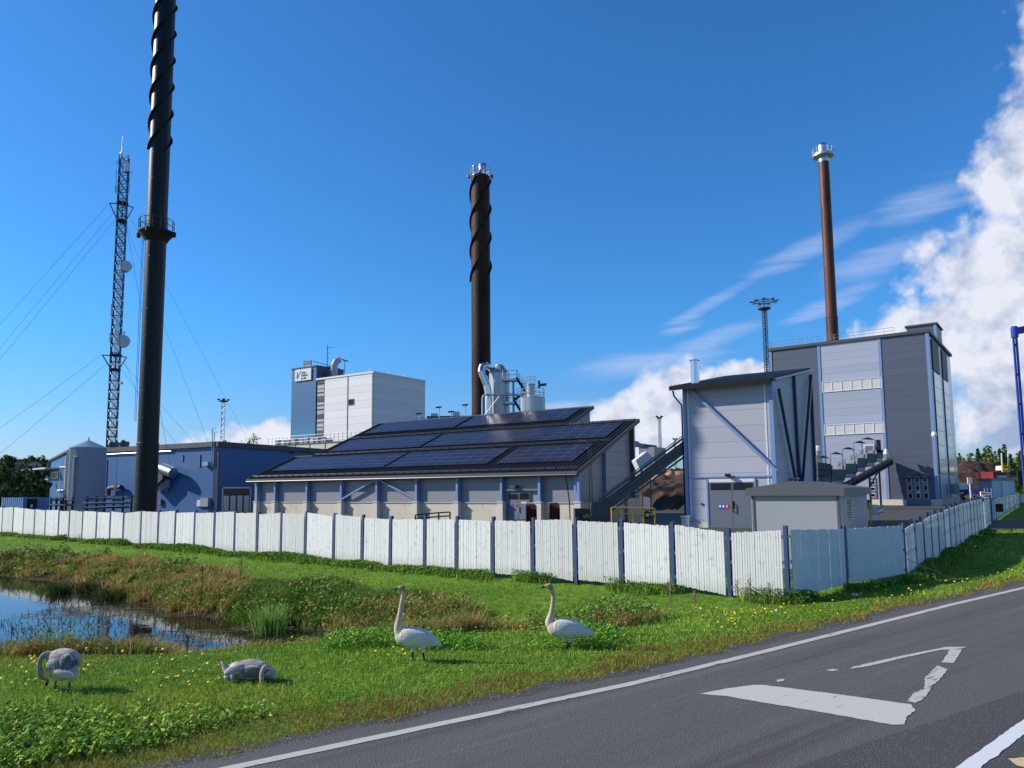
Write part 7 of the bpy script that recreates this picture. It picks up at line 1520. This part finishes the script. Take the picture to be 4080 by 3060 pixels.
# single plants
def own_blades(name, px, py, Y, n, hmin, hmax, spread, pal, wts, label, cat, group=None, w_=.016, lean=(.05, .35)):
    q = at(px, py, Y); a_ = rng.uniform(0, 2 * math.pi, n); r_ = np.abs(rng.normal(0, spread, n)); x, y = q.x + np.cos(a_) * r_, q.y + np.sin(a_) * r_; z = np.maximum(terr(x, y), -1.42) - .02
    o = blades(name, np.stack([x, y, z], 1), rng.uniform(hmin, hmax, n), np.full(n, w_), rng.uniform(*lean, n), pick(pal, wts, n), bend=a_); tag(o, label, cat, group); return o
own_blades('reed_clump', 1075, 2480, 22.6, 300, .35, 1.15, .24, [(.22, .42, .07), (.30, .50, .10), (.14, .28, .05), (.42, .36, .16)], (2, 2, 1, .6), 'bright green reed clump standing at the far right end of the pond', 'reeds', w_=.028, lean=(.05, .6))
for (px, py, Y, lab, sp_) in ((236, 2320, 32, 'dark round sedge tuft in the water, left of the pair on the far bank', .42), (362, 2312, 32.5, 'dark round sedge tuft right of the pair on the far pond bank', .42), (75, 2250, 41, 'dark sedge tuft on the far bank at the left edge', .6), (440, 2345, 30, 'fallen grey green reed mound lying in the water', .5), (30, 2560, 14.6, 'bushy sedge tuft on the near bank at the left edge', .3), (135, 2560, 15, 'bushy sedge tuft on the near bank just above the grazing cygnet', .32)):
    own_blades('sedge_tuft', px, py, Y, 420, .3, .72 if Y > 20 else .62, sp_ * .7, [(.05, .085, .025), (.085, .13, .03), (.15, .17, .06), (.035, .05, .015)], (3, 3, 1.2, 2), lab, 'sedge tuft', 'sedge tufts round the pond', w_=.022 if Y > 20 else .012, lean=(.3, 1.0))
def dock(px, pybase, pytop, Y, label, cols=((.07, .035, .02), (.11, .05, .03)), n=140, cat='dock plant', name='dock_plant', rad=.07):
    q = at(px, pytop, Y); z0 = max(float(terr(q.x, q.y)), -1.4); hh = q.z - z0; b = thing(name, (q.x, q.y, z0), label, cat)
    mb = MB(); mb.tube((q.x, q.y, z0), (q.x + .03, q.y, q.z), .012, 5)
    br = [(Vector((q.x, q.y, z0 + hh * f)), Vector((q.x + math.cos(a) * .12, q.y + math.sin(a) * .12, z0 + hh * (f + .22)))) for f, a in ((.45, .3), (.55, 2.6), (.62, 4.2), (.7, 1.4))]
    for p, r_ in br: mb.tube(p, r_, .007, 4)
    mb.build('stem', mat('stem_brown', cols[0], .9), b)
    f = rng.random(n); Pp = np.stack([q.x + rng.normal(0, rad * .5, n) * (1.3 - f), q.y + rng.normal(0, rad * .5, n), z0 + hh * (.45 + .58 * f)], 1); leaves('seed_head', Pp, rng.uniform(.025, .055, n), pick(cols, (1, 1), n), parent=b)['kind'] = 'stuff'
dock(805, 2330, 2255, 26.5, 'dark brown seeded dock plant, tallest on the far pond bank left of the reeds', rad=.12)
dock(960, 2290, 2220, 27.5, 'tall feathery weed against the lawn behind the green reeds', cols=((.14, .12, .06), (.2, .18, .1)), rad=.1, cat='tall weed', name='tall_weed')
dock(745, 2640, 2530, 14.4, 'thin leaning dark stem rising in front of the pond', n=45, cat='tall weed', name='tall_weed', rad=.03)
dock(316, 2190, 2130, 47, 'young leafy shoot against the white fence at left', cols=((.12, .16, .05), (.18, .2, .08)), n=60, cat='sapling', name='sapling', rad=.3)
for px, py, Y, lab in ((2985, 2300, 19.9, 'tall dead thistle in front of the last sunlit fence panel'), (2935, 2312, 20.0, 'dead thistle at the left edge of the last sunlit fence panel'), (3063, 2322, 19.8, 'short dead weed right of the tall thistle by the fence'), (2668, 2310, 19.6, 'dry thistle beside the tall fence post'), (2765, 2350, 18.6, 'dry brown thistle standing in the grass below the slanting fence panel')):
    dock(px, 0, py, Y, lab, cols=((.22, .15, .10), (.30, .24, .18)), n=70, cat='thistle', name='thistle', rad=.12)
for px, py, Y, lab in ((2392, 2425, 14.6, 'reddish brown umbel stalk right of the right swan'), (2375, 2440, 15.1, 'second brown umbel stalk behind the right swan tail')):
    dock(px, 0, py, Y, lab, cols=((.20, .09, .05), (.16, .08, .05)), n=110, cat='umbel stalk', name='umbel_stalk', rad=.12)
p = onz(3800, 2310, -.1); b = thing('dead_branch', (p.x, p.y, p.z), 'bare forked dead branch lying on the shaded grass right of the fence corner', 'branch'); mb = MB()
mb.path([p, p + Vector((-.35, .25, .22)), p + Vector((-.8, .5, .42)), p + Vector((-1.15, .6, .62))], .014, 6); mb.path([p + Vector((-.35, .25, .22)), p + Vector((-.5, .2, .5)), p + Vector((-.45, .3, .7))], .009, 5); mb.path([p, p + Vector((.25, -.2, .02))], .014, 6); mb.build('wood', M['wood'], b)
for px, py, lab in ((3407, 2368, 'scrap of white litter lying below the shaded fence post'), (3088, 2430, 'small white litter scrap in the grass near the fence')):
    p = onz(px, py, -.1); p.z = float(terr(p.x, p.y)) + .06; vs = [p + Vector((rng.uniform(-.12, .12), rng.uniform(-.08, .08), rng.uniform(-.03, .06))) for _ in range(8)]
    mb = MB(); mb.add(vs, [(0, 1, 2, 3), (3, 2, 4, 5), (5, 4, 6, 7)]); o = mb.build('litter', M['white_paint']); tag(o, lab, 'litter')
p = onz(3398 - 280, 2100, 0) if False else at(265, 2158, 50); b = thing('stub_post', (p.x, p.y, -.3), 'short dark brown stub post in the weeds before the fence at left', 'post'); mb = MB(); mb.tube((p.x, p.y, -.3), (p.x, p.y, p.z + .3), .08, 8); mb.build('stub', M['corten'], b)

# trees
def tree(px, Y, ytop, crown_w, name, label, pal, wts, n=2600, base_z=-.25, group=None, dens=1.0, ybase=None, leaf=.35, group_=None):
    q = at(px, ytop, Y); x = q.x; H = q.z - base_z; b = thing(name, (x, Y, base_z), label, 'tree', group)
    mb = MB(); tz = lambda f: Vector((x + .15 * math.sin(f * 5), Y, base_z + H * f)); mb.tube(tz(0), tz(.5), H * .022, 8, H * .013); mb.tube(tz(.5), tz(.95), H * .013, 6, H * .003)
    tips = []
    for k in range(16):
        f = .28 + .62 * k / 16; a = k * 2.4; L0 = crown_w * .5 * (1 - abs(f - .5) * 1.1) * rng.uniform(.6, 1.1); t_ = tz(f) + Vector((math.cos(a) * L0, math.sin(a) * L0, L0 * .55)); mb.tube(tz(f), t_, H * .006, 4, H * .002); tips.append(t_)
    mb.build('trunk', M['bark_tree'], b)
    nc = int(46 * dens); cc = []
    for k in range(nc):
        f = rng.uniform(.22, 1.0); wr = crown_w * .5 * math.sin(math.pi * min(1, (1.04 - f) / .95) ** .8) ** .7 if f < 1.02 else 0; a = rng.uniform(0, 2 * math.pi); r_ = wr * math.sqrt(rng.random()) * rng.uniform(.75, 1.15)
        cc.append((x + math.cos(a) * r_, Y + math.sin(a) * r_, base_z + H * f * .97, rng.uniform(.5, 1.1) * crown_w * .13, rng.uniform(.7, 1.3)))
    cc = np.array(cc); i_ = rng.integers(0, nc, n); d_ = rng.normal(0, 1, (n, 3)); d_ /= np.linalg.norm(d_, axis=1)[:, None]; P_ = cc[i_, :3] + d_ * (cc[i_, 3] * rng.uniform(.4, 1.1, n))[:, None]
    leaves('crown', P_, rng.uniform(.6, 1.3, n) * leaf, pick(pal, wts, n) * cc[i_, 4][:, None], tilt=1.2, parent=b, aspect=.75)
M['bark_tree'] = mat('bark_tree', (.10, .085, .07), .9, var=.3, vs=2)
TG = [(.08, .17, .035), (.13, .23, .045), (.045, .10, .025)]; TB = [(.15, .24, .06), (.22, .30, .08), (.09, .15, .04)]
for px, Y, yt, cw, lab, pal in ((5, 95, 1830, 9, 'dense dark tree at the very left edge behind the container', TG), (48, 110, 1790, 7, 'slender tall birch, leftmost treetop above the container', TB), (112, 120, 1795, 7, 'birch with drooping crown, second treetop from the left', TB), (160, 125, 1797, 6, 'third birch treetop from the left, beside the blue building', TB), (85, 100, 1850, 9, 'broad dark bushy tree behind the blue container', TG), (145, 105, 1880, 7, 'low bushy tree in front of the wooden shed', TG), (196, 130, 1815, 6, 'dark tree whose crown meets the sloping blue roof', TG), (-60, 105, 1800, 9, 'tree just outside the left edge', TG)):
    tree(px, Y, yt + 22, cw * .66, 'birch_tree' if pal is TB else 'bushy_tree', lab, [tuple(v * .5 for v in q_) for q_ in pal], (2, 2, 2), n=1900, leaf=.40, dens=.8)
for px, yt, cw, lab in ((483, 1748, 4, 'treetop beside the foot of the guyed mast'), (757, 1762, 4.5, 'small treetop over the blue workshop, left of the lamp mast'), (826, 1768, 3.5, 'tiny treetop left of the vent pipes'), (893, 1753, 5, 'bright green treetop at the foot of the small light mast'), (922, 1750, 5.5, 'rounded treetop right of the small light mast'), (980, 1752, 5, 'treetop second from the low annex'), (1012, 1735, 6, 'tall wispy treetop just left of the low annex')):
    tree(px, 150, yt, cw, 'birch_tree', lab, TB, (2, 3, 1), n=900, leaf=.4)
tree(4078, 180, 1872, 8, 'bushy_tree', 'green bushy tree right of the red container near the blue gantry post', [(.07, .14, .03), (.05, .10, .02)], (1, 1), n=3000, leaf=.4)
# far wood right of the tallest building: one mass
def wood(name, x0, x1, Y, dep, hmin, hmax, n_t):
    P_ = []; C_ = []; S_ = []
    for k in range(n_t):
        x, y = rng.uniform(x0, x1), Y + rng.uniform(0, dep); H = rng.uniform(hmin, hmax) * (.75 + .5 * float(vnoise(np.array(x), np.array(y), .02, 3))); n = 170; con = rng.random() < .5; f = rng.random(n); r_ = (1.05 - f) * H * .22 if con else np.sin(np.pi * np.clip(f * .9 + .1, 0, 1)) ** .6 * H * .24
        a = rng.uniform(0, 2 * math.pi, n); rr = r_ * np.sqrt(rng.random(n)); P_.append(np.stack([x + np.cos(a) * rr, y + np.sin(a) * rr, -.25 + H * (.08 + .92 * f)], 1)); C_.append(pick([(.05, .10, .035), (.07, .13, .04)] if con else [(.11, .17, .05), (.15, .20, .06)], (1, 1), n) * rng.uniform(.7, 1.3)); S_.append(np.full(n, H * .085))
    o = leaves(name, np.concatenate(P_), np.concatenate(S_), np.concatenate(C_), tilt=1.2, aspect=.8); o['kind'] = 'stuff'
wood('far_wood', 190, 380, 390, 60, 14, 22, 240)
wood('far_wood', -420, -150, 340, 60, 10, 16, 110)
